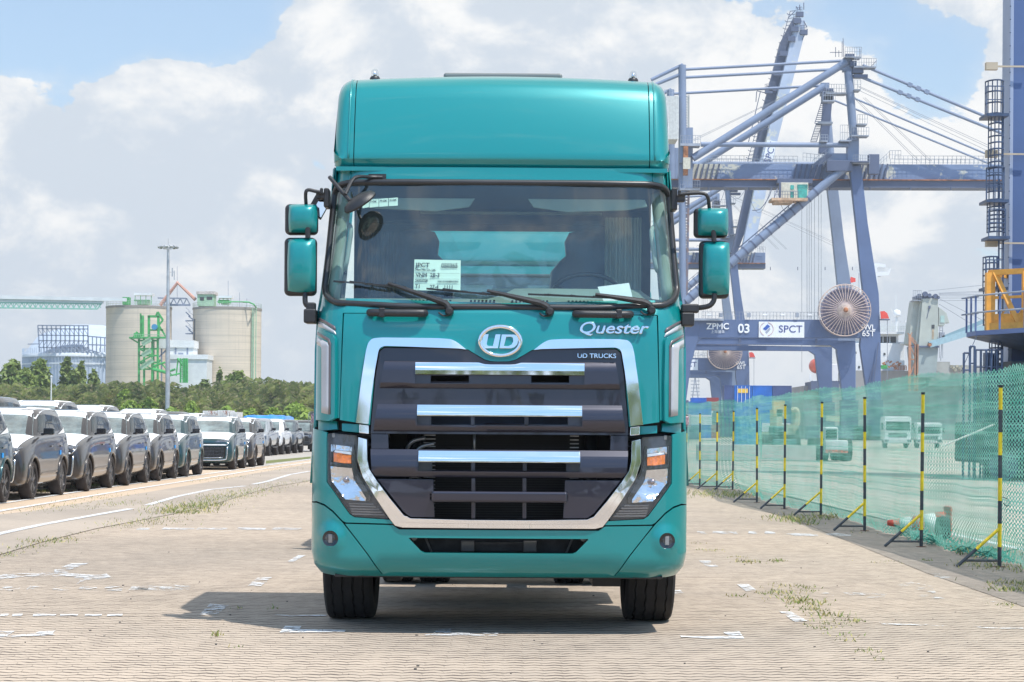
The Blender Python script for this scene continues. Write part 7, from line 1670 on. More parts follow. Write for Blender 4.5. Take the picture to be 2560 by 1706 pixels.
    b.build('wound_cable', mat('wound_cable', (.17, .15, .21), .6), rl)
    b = MB(); b.tube([(c0.x + ro * math.cos(a_), yr - .2, c0.z + ro * math.sin(a_)) for a_ in np.linspace(0, 6.283, 61)], .060, 6, False)
    b.tube([(c0.x + ro * .985 * math.cos(a_), yr + 1.4, c0.z + ro * .985 * math.sin(a_)) for a_ in np.linspace(0, 6.283, 61)], .045, 6, False)
    for k in range(40):
        a_ = 2 * math.pi * k / 40; e = (c0.x + ro * math.cos(a_), yr - .2, c0.z + ro * math.sin(a_)); b.tube([(c0.x + .25 * math.cos(a_), yr - .9, c0.z + .25 * math.sin(a_)), e], .045, 5)
        b.tube([e, (c0.x + ro * .985 * math.cos(a_), yr + 1.4, c0.z + ro * .985 * math.sin(a_))], .03, 4)
    b.build('reel_spokes', REELR, rl, smooth=40)
    b = MB(); b.lathe([(0, -1.15), (.22, -1.12), (.36, -.9), (.42, -.3)], (c0.x, yr, c0.z), 'y', 24); b.build('reel_hub', RUST, rl, smooth=40)
    b = MB(); b.lathe([(.4, -.1), (1.0, .05), (1.0, .19), (.4, .19)], (c0.x, yr, c0.z), 'y', 30); b.build('hub_disc', mat('pale_disc', (.48, .48, .50), .6), rl)
    # leg cable trays, red sheet and beam end
    b = MB(); p = E_(1370, 652); q = E_(1430, 652); b.bx(p.x, q.x, dn - .6, dn + .6, p.z - .15, p.z); b.build('side_bracket', CDK, t)
    b = MB(); pts = [E_(1368, 600), E_(1395, 597), E_(1415, 612), E_(1428, 648), E_(1372, 650)]; qboxprism(b, pts, dn - .3, dn - .1); b.build('red_cover', FLAG, t)
    b = MB(); b.tube([E_(1418, 652), E_(1418, 1060)], .05, 4); b.build('drop_cable', CABLE, t)
    b = MB()
    for x, y0, y1 in ((1340, 810, 1085), (1310, 960, 1085)): b.beam(E_(x + 15, y0) + Vector((0, -.4, 0)), E_(x - 20, y1) + Vector((0, -.4, 0)), .12)
    for x in (408, 930): b.box(E_(x, 800) + Vector((0, -.3, 0)), (.32, .3, .6))
    build_each(b, 'cable_tray', CDK, t)
    # bogies on the rail (behind the net)
    b = MB()
    for x in (0, 1160, 1330):
        for y in (dn, df): c = E_(x, 1230); b.bx(c.x - 3, c.x + 3, y - .4, y + 1.8, .2, 2.2); b.bx(c.x - 1.2, c.x + 1.2, y - .2, y + 1.5, 2.2, c.z + .5)
    build_each(b, 'bogie', CDK, t)
    return t
c1 = crane(290, 311, 'big blue quay crane numbered 03 standing right behind the truck cab', '03')
# second crane: same machine further off, boom raised
pR = W(*zE(298, 878), 430); pL = W(*zE(1110, 597), 290)
c2 = crane(430, 452, 'farther blue quay crane with its boom raised, seen beneath the girder of the nearer one', '02', full=False, off=(pR.x - pL.x, pR.z - pL.z))
for k in children(c2):                             # its boom is raised: drop the horizontal waterside stays
    nm = k.name.split('.')[0]
    if nm in ('forestay', 'stay_joint'):
        bpy.data.objects.remove(k)
for k in list(children(c2)):
    if k.name.split('.')[0] == 'girder' or k.name.split('.')[0] in ('girder_rail_beam', 'rail_ledge', 'girder_railing'):
        me = k.data; xm = pR.x + 9 - wl(k).x; bm = bmesh.new(); bm.from_mesh(me)
        bmesh.ops.bisect_plane(bm, geom=bm.verts[:] + bm.edges[:] + bm.faces[:], plane_co=(xm, 0, 0), plane_no=(1, 0, 0), clear_outer=True); bm.to_mesh(me); bm.free()
db = 420
def B_(x, y, d=db): return W(*zD(x, y), d)
b = MB(); b.prism([(p.x, p.z) for p in [B_(912, 118), B_(905, 230), B_(745, 860), B_(595, 1540), B_(520, 1560), B_(640, 985), B_(700, 760), B_(855, 140)]], db, db + 2.5)
bo = b.build('boom_girder', cranemat('faded_boom_paint', (.36, .42, .52), pa=.42, ps=.3, patch=(.55, .55, .48)), c2, bev=.05)
b = MB(); b.prism([(p.x, p.z) for p in [B_(855, 90), B_(895, 95), B_(700, 760), B_(615, 1140), B_(560, 1400), B_(500, 1560), B_(470, 1560), B_(600, 985), B_(672, 640), B_(775, 240)]], db + 3, db + 5); b.build('boom_inner_girder', CDK, c2)
b = MB()
for k in range(46):
    f = k / 45; e = Vector(B_(828, 75)).lerp(Vector(B_(540, 1080)), f) if False else None
    y = 70 + k * 22; x = 822 - (y - 70) * .285; xi = x + 34; b.beam(B_(x, y), B_(xi, y - 4), .12); b.beam(B_(x, y), B_(x - 6, y + 22), .12)
    if k % 2: b.beam(B_(x - 14, y - 8), B_(x, y), .12)
for (x0, y0, x1, y1) in ((905, 60, 905, 18), (870, 60, 858, 40), (810, 110, 850, 70), (880, 60, 880, 30), (620, 558, 690, 575), (617, 560, 612, 625), (925, 168, 905, 130), (928, 178, 895, 245), (615, 800, 690, 790), (560, 900, 640, 560)): b.beam(B_(x0, y0), B_(x1, y1), .16)
for (x, y) in ((880, 90), (865, 130), (850, 180), (830, 240), (905, 200), (780, 330), (745, 450), (690, 560), (715, 545)): b.box(B_(x, y), (1.5, .9, 1.0)); rail(b, B_(x - 22, y - 10), B_(x + 14, y - 14), 1.1, 4, .05)
b.build('boom_walkway', CDK, c2)
b = MB(); a = [B_(680, 860), B_(742, 868), B_(712, 985), B_(655, 980)]; b.prism([(p.x, p.z) for p in a], db - .2, db - .1); sg = b.build('boom_sign', SIGNW, bo)
pc = B_(700, 935); me = text_mesh('SPCT', 1.9, .01); me.transform(Matrix.Translation((pc.x, db - .24, pc.z)) @ Matrix.Rotation(R(-72), 4, 'Y')); link_mesh('sign_lettering', me, NAVY, sg)

# ------------------------------------------------------------------ near crane column with caged ladder, gangway
dq = 62
def M_(x, y, d=dq): return W(*zM(x, y), d)
NB = cranemat('near_column_blue', (.06, .105, .23), pa=0, rust=.05); NBL = cranemat('column_side_blue', (.26, .31, .42), pa=0, rust=.08); LADM = mat('ladder_dark_blue', (.045, .075, .14), .5, var=.3); ORA = mat('orange_paint', (.72, .33, .05), .5, var=.15, wear=((.35, .18, .08), .22, 1.5)); PLB = cranemat('platform_blue', (.10, .15, .30), pa=0, rust=.10)
t = thing('crane_column', 'huge blue steel column with a caged ladder, cut off by the right edge of the picture', 'crane column', (M_(1100, 1000).x, dq, 0))
xl = W(2304, 0, dq).x; x2 = W(2321, 200, dq).x
b = MB(); b.bx(x2, x2 + 4.2, dq, dq + .95, 0, 24); b.build('column_body', NB, t, bev=.03)
b = MB(); b.bx(x2 - .012, x2 + .10, dq - .02, dq + .97, 0, 24); b.build('column_side_face', NBL, t, bev=.02)  # side face of the column, in a paler blue than the front
b = MB()
for k in range(60): z = .3 + k * .4; b.box((x2 - .02, dq - .07, z), (.03, .03, .03))
b.build('rivet_line', LADM, t)
b = MB(); 
def lad(x0, x1, v0, v1, rung=.30, yoff=-.45):
    a, c = M_(x0, v1), M_(x1, v0); 
    for x in (a.x, c.x): b.tube([(x, dq + yoff, a.z), (x, dq + yoff, c.z)], .025, 6)
    n = int((c.z - a.z) / rung)
    for k in range(n): b.tube([(a.x, dq + yoff, a.z + k * rung), (c.x, dq + yoff, a.z + k * rung)], .014, 5)
lad(965, 1020, -420, 1420); b.build('ladder', LADM, t)
def cage(v0, v1, hoops, x0=862, x1=1020):
    b = MB(); a, c = M_(x0, v1), M_(x1, v0); cx = (a.x + c.x) / 2; rx = (c.x - a.x) / 2; ry = .42; yc = dq - .45
    for k in range(7): an = math.pi + math.pi * k / 6; b.tube([(cx + rx * math.cos(an), yc + ry * math.sin(an), a.z), (cx + rx * math.cos(an), yc + ry * math.sin(an), c.z)], .018, 5)
    for k in range(hoops): z = a.z + (c.z - a.z) * k / (hoops - 1); b.tube([(cx + rx * math.cos(an), yc + ry * math.sin(an), z) for an in np.linspace(math.pi, 2 * math.pi, 11)], .026, 5)
    b.build('safety_cage', LADM, t, smooth=40)
dvm = lambda yD: (yD / 2.45 - 560) * 3.91875       # zoom D row to zoom M row
cage(dvm(520), dvm(720), 4, 840, 1010); cage(dvm(740), dvm(1050), 9, 870, 1010); cage(dvm(1045), dvm(1240), 5, 850, 1020); cage(dvm(1260), 100, 8, 858, 1020); cage(345, 640, 6, 818, 960); cage(665, 1000, 8, 822, 915); cage(1110, 1400, 6, 880, 1000)
for y0, x0, x1 in ((dvm(725), 812, 1030), (dvm(1245), 812, 1030), (150, 832, 1040), (640, 808, 1020)):
    b = MB(); a, c = M_(x0, y0 + 26), M_(x1, y0); b.bx(a.x, c.x, dq - 1.0, dq - .02, a.z, c.z); rail(b, (a.x, dq - 1.0, c.z), (a.x + .5, dq - 1.0, c.z), .8, 2, .02); b.build('rest_platform', LADM, t)
b = MB()
for yy in (dvm(415), dvm(950), 195): p = M_(1000, yy); b.beam(p + Vector((-.1, -.2, 0)), p + Vector((.9, -.2, 0)), .05); b.box(p + Vector((-.25, -.2, 0)), (.35, .2, .22))
b.build('lamp_bracket', mat('worn_cream', (.45, .38, .28), .7), t)
# platform with railing and gangway: runs towards the viewer
t2 = thing('access_platform', 'blue platform with bent railings jutting from the column, orange truss behind it', 'platform', (M_(690, 1090).x, 60, M_(690, 1090).z))
h0 = M_(690, 1065, 62).z; hb = M_(690, 1110, 62).z; xa = M_(690, 1065, 62).x
pl = [(xa, 62), (xa + .05, 61.0), (xa + 2.4, 55.8), (xa + 6.5, 52), (xa + 6.5, 62)]
b = MB(); n = len(pl); b.add([(x, y, hb) for x, y in pl] + [(x, y, h0) for x, y in pl], [tuple(range(n)), tuple(range(2 * n - 1, n - 1, -1))] + [(k, (k + 1) % n, (k + 1) % n + n, k + n) for k in range(n)]); b.build('deck', PLB, t2)
b = MB(); b.add([(x, y, hb - .01) for x, y in pl[:]] + [(xa + 3.2, 60.5, hb - .9), (xa + 6.5, 55, hb - 1.1), (xa + 6.5, 62, hb - 1.1)], [(0, 1, 2, 5), (2, 3, 6, 5), (0, 5, 7, 4), (5, 6, 7)]); b.build('deck_underframe', LADM, t2)
b = MB(); P = [Vector((x, y, h0)) for x, y in pl[:4]]
for h_ in (1.05, .55):
    b.tube([P[0] + Vector((0, 0, h_))] + [p + Vector((0, 0, h_)) for p in P[1:]], .028, 6); b.tube([P[0] + Vector((-.15, 0, h_ - .02)), P[0] + Vector((.4, .2, h_ + .05))], .024, 6)
b.build('railing', CRAIL, t2, smooth=40)
b = MB(); seg = [(P[0].lerp(P[1], f)) for f in (0, .5, 1)] + [P[1].lerp(P[2], f) for f in (.2, .4, .6, .8, 1)] + [P[2].lerp(P[3], f) for f in (.2, .4, .6)]
for p in seg: b.box(p + Vector((0, 0, .52)), (.05, .05, 1.06)); 
build_each(b, 'railing_post', PLB, t2)
b = MB(); b2 = MB()
zt_ = M_(915, 480, 61).z; zb_ = h0
def ob_(x0, y0, x1, y1, w_=.16): b.beam((x0[0], x0[1], y0), (x1[0], x1[1], y1), w_)
F1, F2 = (M_(925, 0, 61).x, 61), (M_(925, 0, 61).x + 6, 55.2); 
g = lambda f: (F1[0] + (F2[0] - F1[0]) * f, F1[1] + (F2[1] - F1[1]) * f)
ob_(g(0), zt_, g(1), zt_, .16); ob_(g(0), zb_ + .12, g(1), zb_ + .12, .24); ob_(g(0), zt_ - .75, g(1), zt_ - .75, .08)
b.add([(g(f)[0], g(f)[1] - .03, z) for f, z in ((0, zb_), (1, zb_), (1, zb_ + .5), (0, zb_ + .5))] + [(g(f)[0], g(f)[1] + .03, z) for f, z in ((0, zb_), (1, zb_), (1, zb_ + .5), (0, zb_ + .5))], [(0, 1, 2, 3), (7, 6, 5, 4), (3, 2, 6, 7)])
for f, w_ in ((0, .26), (.14, .16), (.18, .22), (.36, .14), (.40, .12), (.5, .2)): ob_(g(f), zb_, g(f), zt_, w_)
ob_(g(.02), zt_, g(.12), zb_ + .1, .14); ob_(g(.20), zt_, g(.34), zb_ + .1, .14)
b.beam((g(0)[0] + .9, g(0)[1] + 1.4, zt_), (g(1)[0], g(1)[1] + 2, zt_), .14); b.beam((g(0)[0], g(0)[1], zt_), (g(0)[0] + .9, g(0)[1] + 1.4, zt_), .14)
tt = thing('gangway', 'orange painted steel truss gangway standing on the blue platform', 'gangway', (g(0)[0], 61, zb_)); b.build('truss', ORA, tt)
b = MB()
for k in range(14): f = .03 + k * .07; b.beam((*g(f), zb_ + .3), (*g(f + .035), zb_ + .65), .045)
b.build('lattice', ORA, tt)
# low stair rails in front of the column foot
t3 = thing('stair_rails', 'dark blue handrails and steps at the foot of the big column', 'railing', (M_(850, 1400).x, 60, 0)); b = MB()
for x0, x1, y0 in ((665, 725, 1265), (780, 1040, 1235), (725, 770, 1200)):
    a, c = M_(x0, y0, 60), M_(x1, y0, 60); b.tube([a, c], .03, 6); b.tube([a - Vector((0, 0, .5)), c - Vector((0, 0, .5))], .025, 6)
    for f in np.linspace(0, 1, max(2, int((x1 - x0) / 50) + 1)): p = a.lerp(c, f); b.tube([Vector((p.x, 60, 0)), p], .035, 6)
b.tube([M_(640, 1440, 60), M_(790, 1100, 60)], .012, 4)
for k in range(5): p = M_(900 + k * 22, 1260 + k * 6, 60); b.bx(p.x - .05, p.x + .05, 60, 60.4, 0, p.z)
b.build('handrail', LADM, t3, smooth=40)

# ------------------------------------------------------------------ ship, its crane and deck gear
dsh = 380
def K_(x, y, d=dsh): return W(*zK(x, y), d)
SW = mat('ship_white', (.70, .71, .71), .55, var=.08, vs=.3, wear=((.42, .38, .33), .22, .5)); SG = mat('ship_grey', (.36, .37, .35), .6, var=.12, vs=.4, wear=((.30, .18, .10), .2, .4)); HULL = mat('hull_grey', (.30, .29, .28), .6, var=.15, vs=.2); TWR = mat('ship_crane_grey', (.40, .43, .38), .6, var=.1, vs=.3); LB = mat('jib_pale_blue', (.30, .45, .50), .55, var=.1)
t = thing('cargo_ship', 'white and grey cargo ship moored behind the big crane leg', 'ship', (K_(1000, 1400).x, dsh, 0))
b = MB(); a, c = K_(150, 1700), K_(2400, 1330); a = K_(640, 1700); b.bx(a.x, c.x, dsh + 2, dsh + 26, 0, c.z); a2, c2_ = K_(60, 1700), K_(640, 1500); b.bx(a2.x, c2_.x, dsh + 2, dsh + 20, 0, c2_.z); b.build('hull', HULL, t)
b = MB(); a, c = K_(640, 1430), K_(1255, 1000); b.bx(a.x, c.x, dsh + 4, dsh + 20, 0, c.z); a, c = K_(930, 1010), K_(1195, 885); b.bx(a.x - 10, c.x, dsh + 5, dsh + 20, a.z, c.z)
a, c = K_(380, 1430), K_(480, 1240); b.bx(a.x, c.x, dsh + 4, dsh + 14, 0, c.z); b.build('superstructure', SW, t, bev=.08)
b = MB()
for x0, x1 in ((940, 1005), (1020, 1085), (1100, 1165)): a, c = K_(x0, 988), K_(x1, 918); b.bx(a.x, c.x, dsh + 4.9, dsh + 5.05, a.z, c.z)
for x0, y0 in ((670, 1095), (1008, 1110), (712, 1262)): a, c = K_(x0, y0 + 26), K_(x0 + 22, y0), ; b.bx(a.x, c.x, dsh + 3.9, dsh + 4.05, a.z, c.z)
build_each(b, 'window', DARK, t)
b = MB(); a, c = K_(925, 890), K_(1245, 868); b.bx(a.x - 10, c.x, dsh + 3.5, dsh + 21, a.z, c.z); a, c = K_(1195, 1005), K_(1255, 985); b.bx(a.x, c.x, dsh + 3.5, dsh + 10, a.z, c.z); b.build('bridge_deck', SW, t)
b = MB(); rail(b, K_(925, 868, dsh + 3.5), K_(1245, 868, dsh + 3.5), .9, 18, .035); rail(b, K_(925, 868, dsh + 20), K_(1245, 868, dsh + 20), 1.4, 12, .035); b.build('bridge_railing', mat('pale_rail', (.55, .60, .58), .6), t)
b = MB(); b.lathe([(.62, 0), (.70, .4), (.68, .85), (.48, 1.2), (0, 1.32)], K_(1117, 700, dsh + 8), 'z', 20); b.build('radome', mat('radome_white', (.8, .8, .8), .5), t, smooth=True)
b = MB(); b.tube([K_(1112, 700, dsh + 8), K_(1112, 870, dsh + 8)], .2, 8)
for (x0, y0, x1, y1) in ((1050, 760, 1165, 760), (1060, 700, 1060, 780), (1105, 640, 1105, 450), (1075, 660, 1045, 600), (1225, 760, 1225, 868), (1150, 755, 1165, 770), (1090, 800, 1130, 860)): b.beam(K_(x0, y0, dsh + 8), K_(x1, y1, dsh + 8), .10)
b.box(K_(1225, 758, dsh + 8), (.6, .6, .4)); b.build('mast', SW, t)
b = MB(); b.beam(K_(860, 110, dsh + 8), K_(868, 320, dsh + 8), .8); b.beam(K_(835, 100, dsh + 8), K_(985, 118, dsh + 8), .7, .6); b.beam(K_(860, 230, dsh + 8), K_(930, 240, dsh + 8), .25); b.beam(K_(870, 215, dsh + 8), K_(1020, 205, dsh + 8), .7); b.beam(K_(1020, 205, dsh + 8), K_(1045, 145, dsh + 8), .25)
rail(b, K_(870, 205, dsh + 8), K_(1020, 195, dsh + 8), .9, 8, .03); b.beam(K_(650, 155, dsh + 8), K_(720, 160, dsh + 8), .15); rail(b, K_(660, 210, dsh + 8), K_(720, 210, dsh + 8), .9, 4, .05); b.beam(K_(872, 320, dsh + 8), K_(925, 700, dsh + 8), .12); b.beam(K_(645, 280, dsh + 8), K_(610, 400, dsh + 8), .08)
b.tube([K_(860, 300, dsh + 8), K_(900, 880, dsh + 8)], .3, 8); b.tube([K_(690, 200, dsh + 8), K_(700, 1000, dsh + 8)], .3, 8); b.build('radar_mast', SW, t)
b = MB(); b.prism([(p.x, p.z) for p in [K_(668, 205), K_(722, 222), K_(724, 262), K_(645, 282)]], dsh + 7.9, dsh + 8.05); b.build('flag', FLAG, t)
# superstructure beside the lifeboat
b = MB(); b.prism([(p.x, p.z) for p in [K_(175, 1040), K_(420, 1035), K_(440, 1430), K_(370, 1430), K_(385, 1150), K_(330, 1090)]], dsh + 6, dsh + 12); b.build('stern_house', mat('aged_cream', (.52, .47, .42), .6, var=.15, vs=.4), t)
b = MB(); n = 12; c0 = K_(225, 1262); b.lathe([(0, -3.4), (.8, -3.2), (1.2, -2.6), (1.42, -1), (1.42, 1), (1.2, 2.6), (.7, 3.3), (0, 3.4)], (c0.x, dsh + 3, c0.z), 'y', 20); b.box((c0.x + .1, dsh + 1, c0.z + 1.4), (.9, 1.5, .6))
b.build('lifeboat', mat('lifeboat_orange', (.72, .09, .04), .4, var=.1, coat=.3), t, smooth=40)
b = MB()
for (x0, y0, x1, y1) in ((195, 1440, 330, 1290), (330, 1290, 290, 1300), (350, 1450, 355, 1270), (230, 1440, 355, 1310), (120, 1500, 118, 1360), (250, 1150, 262, 1100), (150, 1450, 240, 1430)): b.beam(K_(x0, y0), K_(x1, y1), .28)
b.build('davit', SW, t)
b = MB(); a, c = K_(110, 1560), K_(430, 1455); b.bx(a.x, c.x, dsh - 2, dsh + 6, a.z, c.z)
for k in range(9): b.box(K_(150 + k * 38, 1460), (.9, 1, .5)); b.beam(K_(140 + k * 40, 1500), K_(140 + k * 40, 1440), .15)
b.build('winch_deck', CDK, t)
# deck gear between house and crane
b = MB()
for k in range(8): x = 1085 + k * 18; b.tube([K_(x, 1320, dsh), K_(x, 1275, dsh), K_(x + 8, 1262, dsh), K_(x + 16, 1275, dsh), K_(x + 16, 1320, dsh)], .08, 6)
for k in range(14): b.box(K_(945 + k * 16 + random.uniform(-5, 5), 1235 + random.uniform(-20, 60), dsh), (.5, .5, .28), Matrix.Rotation(random.uniform(-.6, .6), 3, 'Y'))
b.build('deck_gear', RUST, t)
b = MB(); a, c = K_(930, 1302), K_(1010, 1262); b.bx(a.x, c.x, dsh - .5, dsh + 1, a.z, c.z); b.build('green_net_pile', GRN, t)
b = MB(); a, c = K_(1480, 1500), K_(1730, 1222); b.bx(a.x, c.x, dsh, dsh + 6, a.z, c.z); a, c = K_(1730, 1500), K_(2200, 1260); b.bx(a.x, c.x, dsh + 1, dsh + 5, a.z, c.z); b.build('hatch_coaming', SG, t)
b = MB(); a, c = K_(1350, 1305), K_(1470, 1262); b.bx(a.x, c.x, dsh - .6, dsh, a.z, c.z); b.build('dark_opening', DARK, t)
b = MB()
for k in range(8): b.box(K_(1745 + k * 22, 1275 + (k % 3) * 20, dsh), (.5, .5, .5))
b.build('deck_clutter', mat('mixed_clutter', (.42, .40, .30), .7, var=.6, vs=.8), t)
# ship's own crane
t = thing('ship_crane', 'pale grey ship crane with a light blue jib to the right of the white bridge', 'crane', (K_(1450, 1400).x, dsh - 3, 0)); dk = dsh - 4
def Kk(x, y): return K_(x, y, dk)
b = MB(); b.prism([(p.x, p.z) for p in [Kk(1412, 492), Kk(1592, 488), Kk(1598, 1045), Kk(1365, 1045)]], dk, dk + 4); b.prism([(p.x, p.z) for p in [Kk(1330, 515), Kk(1395, 510), Kk(1365, 1040), Kk(1265, 1010)]], dk + 1.5, dk + 6); b.prism([(p.x, p.z) for p in [Kk(1395, 505), Kk(1412, 492), Kk(1365, 1045), Kk(1335, 1045)]], dk + .5, dk + 4); b.build('tower', TWR, t, bev=.05)
b = MB(); b.prism([(p.x, p.z) for p in [Kk(1290, 1045), Kk(1598, 1045), Kk(1570, 1400), Kk(1330, 1400)]], dk + .2, dk + 5); b.build('pedestal', mat('pedestal_grey', (.27, .32, .31), .6, var=.15, vs=.4, wear=((.45, .46, .40), .3, .3)), t)
b = MB(); a, c = Kk(1290, 1056), Kk(1600, 1040); b.bx(a.x, c.x, dk - .3, dk + 4.3, a.z, c.z); b.build('slew_ring', CDK, t)
b = MB()
for x, y, r in ((1370, 450, 24), (1440, 430, 30), (1490, 445, 22), (1560, 455, 28), (1590, 470, 18)): b.lathe([(wpx(r, 4.6114, dsh), -.4), (wpx(r, 4.6114, dsh), .4)], Kk(x, y + 12), 'y', 16)
a, c = Kk(1340, 492), Kk(1600, 462); b.bx(a.x, c.x, dk + .2, dk + 3.8, a.z, c.z); b.build('sheave_head', CDK, t)
b = MB(); a, c = Kk(1298, 520), Kk(1390, 512); b.bx(a.x, c.x, dk - .5, dk + 3, a.z, c.z); rail(b, Vector((a.x, dk - .5, c.z)), Vector((c.x, dk - .5, c.z)), 1.1 * 1.6, 4, .05); b.build('top_platform', CRAIL, t)
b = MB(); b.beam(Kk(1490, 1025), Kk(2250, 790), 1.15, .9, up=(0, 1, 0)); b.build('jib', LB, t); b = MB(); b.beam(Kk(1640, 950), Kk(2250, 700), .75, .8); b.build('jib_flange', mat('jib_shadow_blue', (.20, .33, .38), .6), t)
b = MB(); b.lathe([(0, -1.0), (.32, -1.0), (.32, .2), (0, .2)], Kk(1488, 1026), 'y', 16); b.build('jib_pin', RUST, t)
b = MB(); b.prism([(p.x, p.z) for p in [Kk(1600, 590), Kk(1690, 660), Kk(1722, 775), Kk(1680, 770), Kk(1660, 810), Kk(1600, 800)]], dk, dk + 2.5); cb_ = b.build('driver_cab', TWR, t, bev=.05)
b = MB(); a, c = Kk(1618, 770), Kk(1665, 690); b.bx(a.x, c.x, dk - .1, dk, a.z, c.z); b.build('window', mat('pale_cab_glass', (.35, .50, .45), .2, coat=1), cb_)
b = MB(); a, c = Kk(1518, 838), Kk(1550, 795); b.bx(a.x, c.x, dk - .1, dk, a.z, c.z); b.build('hatch', DARK, t)
b = MB(); b.beam(Kk(1492, 590), Kk(1462, 720), .12); b.box(Kk(1492, 592), (.35, .4, .5)); b.build('hook', CDK, t)
b = MB(); a, c = Kk(1520, 960), Kk(1545, 850); b.bx(a.x, c.x, dk - .04, dk - .01, a.z, c.z); b.build('rust_streak', mat('rust_run', (.42, .33, .22), .7, var=.3, vs=1), t)
b = MB()
for x in (1610, 1645): b.beam(Kk(x, 800), Kk(x, 1180), .08)
b.beam(Kk(1645, 860), Kk(1622, 1210), .12)
for y in (830, 860, 890, 930, 1000): b.beam(Kk(1608, y), Kk(1648, y), .12)
b.box(Kk(1635, 915), (.9, .8, 1.0)); b.build('side_ladder', RUST if False else CRAIL, t)
b = MB()
for (x0, y0, x1, y1) in ((1480, 405, 2300, 318), (1600, 430, 2300, 400), (1600, 438, 2300, 420), (1600, 448, 2300, 445), (1600, 462, 2300, 462), (1600, 486, 2300, 488), (1600, 518, 2300, 510), (1600, 492, 2100, 740), (1600, 555, 2000, 800)): b.tube([Kk(x0, y0), Kk(x1, y1)], .05, 4)
build_each(b, 'wire_rope', CABLE, t)
t = thing('rusty_derrick', 'rusty ladder like steel posts in front of the grey ship crane', 'posts', (K_(1300, 1400, 330).x, 330, 0)); b = MB()
for x, y0 in ((1268, 905), (1335, 1015), (1352, 1020)): b.beam(K_(x, y0, 330), K_(x - 8, 1560, 330), .40)
for y in (930, 1190, 1380): b.beam(K_(1260, y, 330), K_(1345, y + (10 if y > 1000 else 120), 330), .2)
for (x0, y0, x1, y1) in ((1255, 905, 1240, 890), (1280, 900, 1295, 885), (1290, 940, 1345, 1010), (1275, 1040, 1330, 1180), (1262, 1400, 1330, 1200)): b.beam(K_(x0, y0, 330), K_(x1, y1, 330), .14)
b.build('post_frame', mat('derrick_rust', (.42, .21, .12), .8, var=.4, vs=.5), t)

# ------------------------------------------------------------------ containers, trucks and machines beyond the net
def container(x0, z0, y0, L, m, label, wdt=2.44, along='x', group='shipping containers stacked on the quay', marks=False):
    t = thing('shipping_container', label, 'container', (x0, y0, z0), group); H = 2.6; b = MB(); Wd = L if along == 'x' else wdt; Dp = wdt if along == 'x' else L
    b.bx(x0, x0 + Wd, y0 + .05, y0 + Dp, z0 + .02, z0 + H - .02); n = int(Wd / .28)
    for k in range(n): b.bx(x0 + .1 + k * .28, x0 + .24 + k * .28, y0 + .005, y0 + .05, z0 + .15, z0 + H - .12)
    b.bx(x0, x0 + Wd, y0, y0 + .06, z0, z0 + .14); b.bx(x0, x0 + Wd, y0, y0 + .06, z0 + H - .12, z0 + H)
    for x in (x0, x0 + Wd - .12): b.bx(x, x + .12, y0 - .01, y0 + .06, z0, z0 + H)
    b.build('box', m, t)
    if marks:
        b = MB(); b.bx(x0 + .5, x0 + Wd - .6, y0 - .03, y0 - .01, z0 + 1.55, z0 + 2.15); b.build('yellow_marking', mat('marking_yellow', (.72, .45, .04), .6), t)
        b = MB()
        for k in range(4): x = x0 + .45 + k * .55; b.tube([(x, y0 - .06, z0 + .1), (x, y0 - .06, z0 + 2.5)], .035, 5)
        b.build('door_bars', WLET, t)
    return t
CBL = mat('container_blue', (.01, .13, .48), .5, var=.2, vs=.6, wear=((.05, .08, .14), .2, .5)); CNV = mat('container_navy', (.05, .08, .20), .55, var=.2, vs=.6); CRD = mat('container_red', (.34, .04, .04), .55, var=.2); CTE = mat('container_teal', (.02, .28, .34), .55, var=.2)
dcn = 285; xx = W(*zE(303, 1150), dcn).x; zt = W(*zE(400, 1105), dcn).z; z1_ = zt - 2.6
sp_ = [(303, 370, CNV, 'dark navy end of the container stack on the quay', False), (372, 495, CBL, 'bright blue container door end with white bars and yellow panel', True), (497, 632, CBL, 'plain bright blue container right of the one with door bars', False), (635, 765, CNV, 'dull blue container at the right end of the stack', False)]
for x0, x1, m_, lb, mk in sp_:
    a, c = W(*zE(x0, 1150), dcn), W(*zE(x1, 1150), dcn); container(a.x, z1_, dcn, c.x - a.x - .03, m_, lb, marks=mk)
    container(a.x, max(0.02, z1_ - 2.61), dcn, c.x - a.x - .03, m_, 'lower ' + lb, marks=False)
for x0, x1, y, m_, lb in ((85, 190, 1188, CBL, 'small far blue container on top of its row beside the truck'), (190, 274, 1187, CRD, 'far dull red container at the end of its row'), (45, 215, 1215, CBL, 'far low blue container under the small ones')):
    a, c = W(*zE(x0, y), 400), W(*zE(x1, y), 400); container(a.x, a.z - 2.6, 400 + (2.6 if y < 1200 else 0), c.x - a.x, m_, lb, group='far containers seen beside the truck cab')
a = W(*zE(45, 1215), 400); 
for k, (x0, x1) in enumerate(((45, 215), (215, 274))):
    p, q = W(*zE(x0, 1215), 400), W(*zE(x1, 1215), 400); container(p.x, .02, 400, q.x - p.x, (CBL, CRD)[k], ('bottom far blue container hidden behind the net', 'bottom far red container hidden behind the net')[k], group='far containers seen beside the truck cab')
p, q = W(*zU(380, 450), 170), W(*zU(560, 450), 170); container(p.x, .02, 170, q.x - p.x, mat('container_sea_blue', (.02, .22, .42), .5, var=.2), 'blue container standing on the ground behind the net', marks=False)
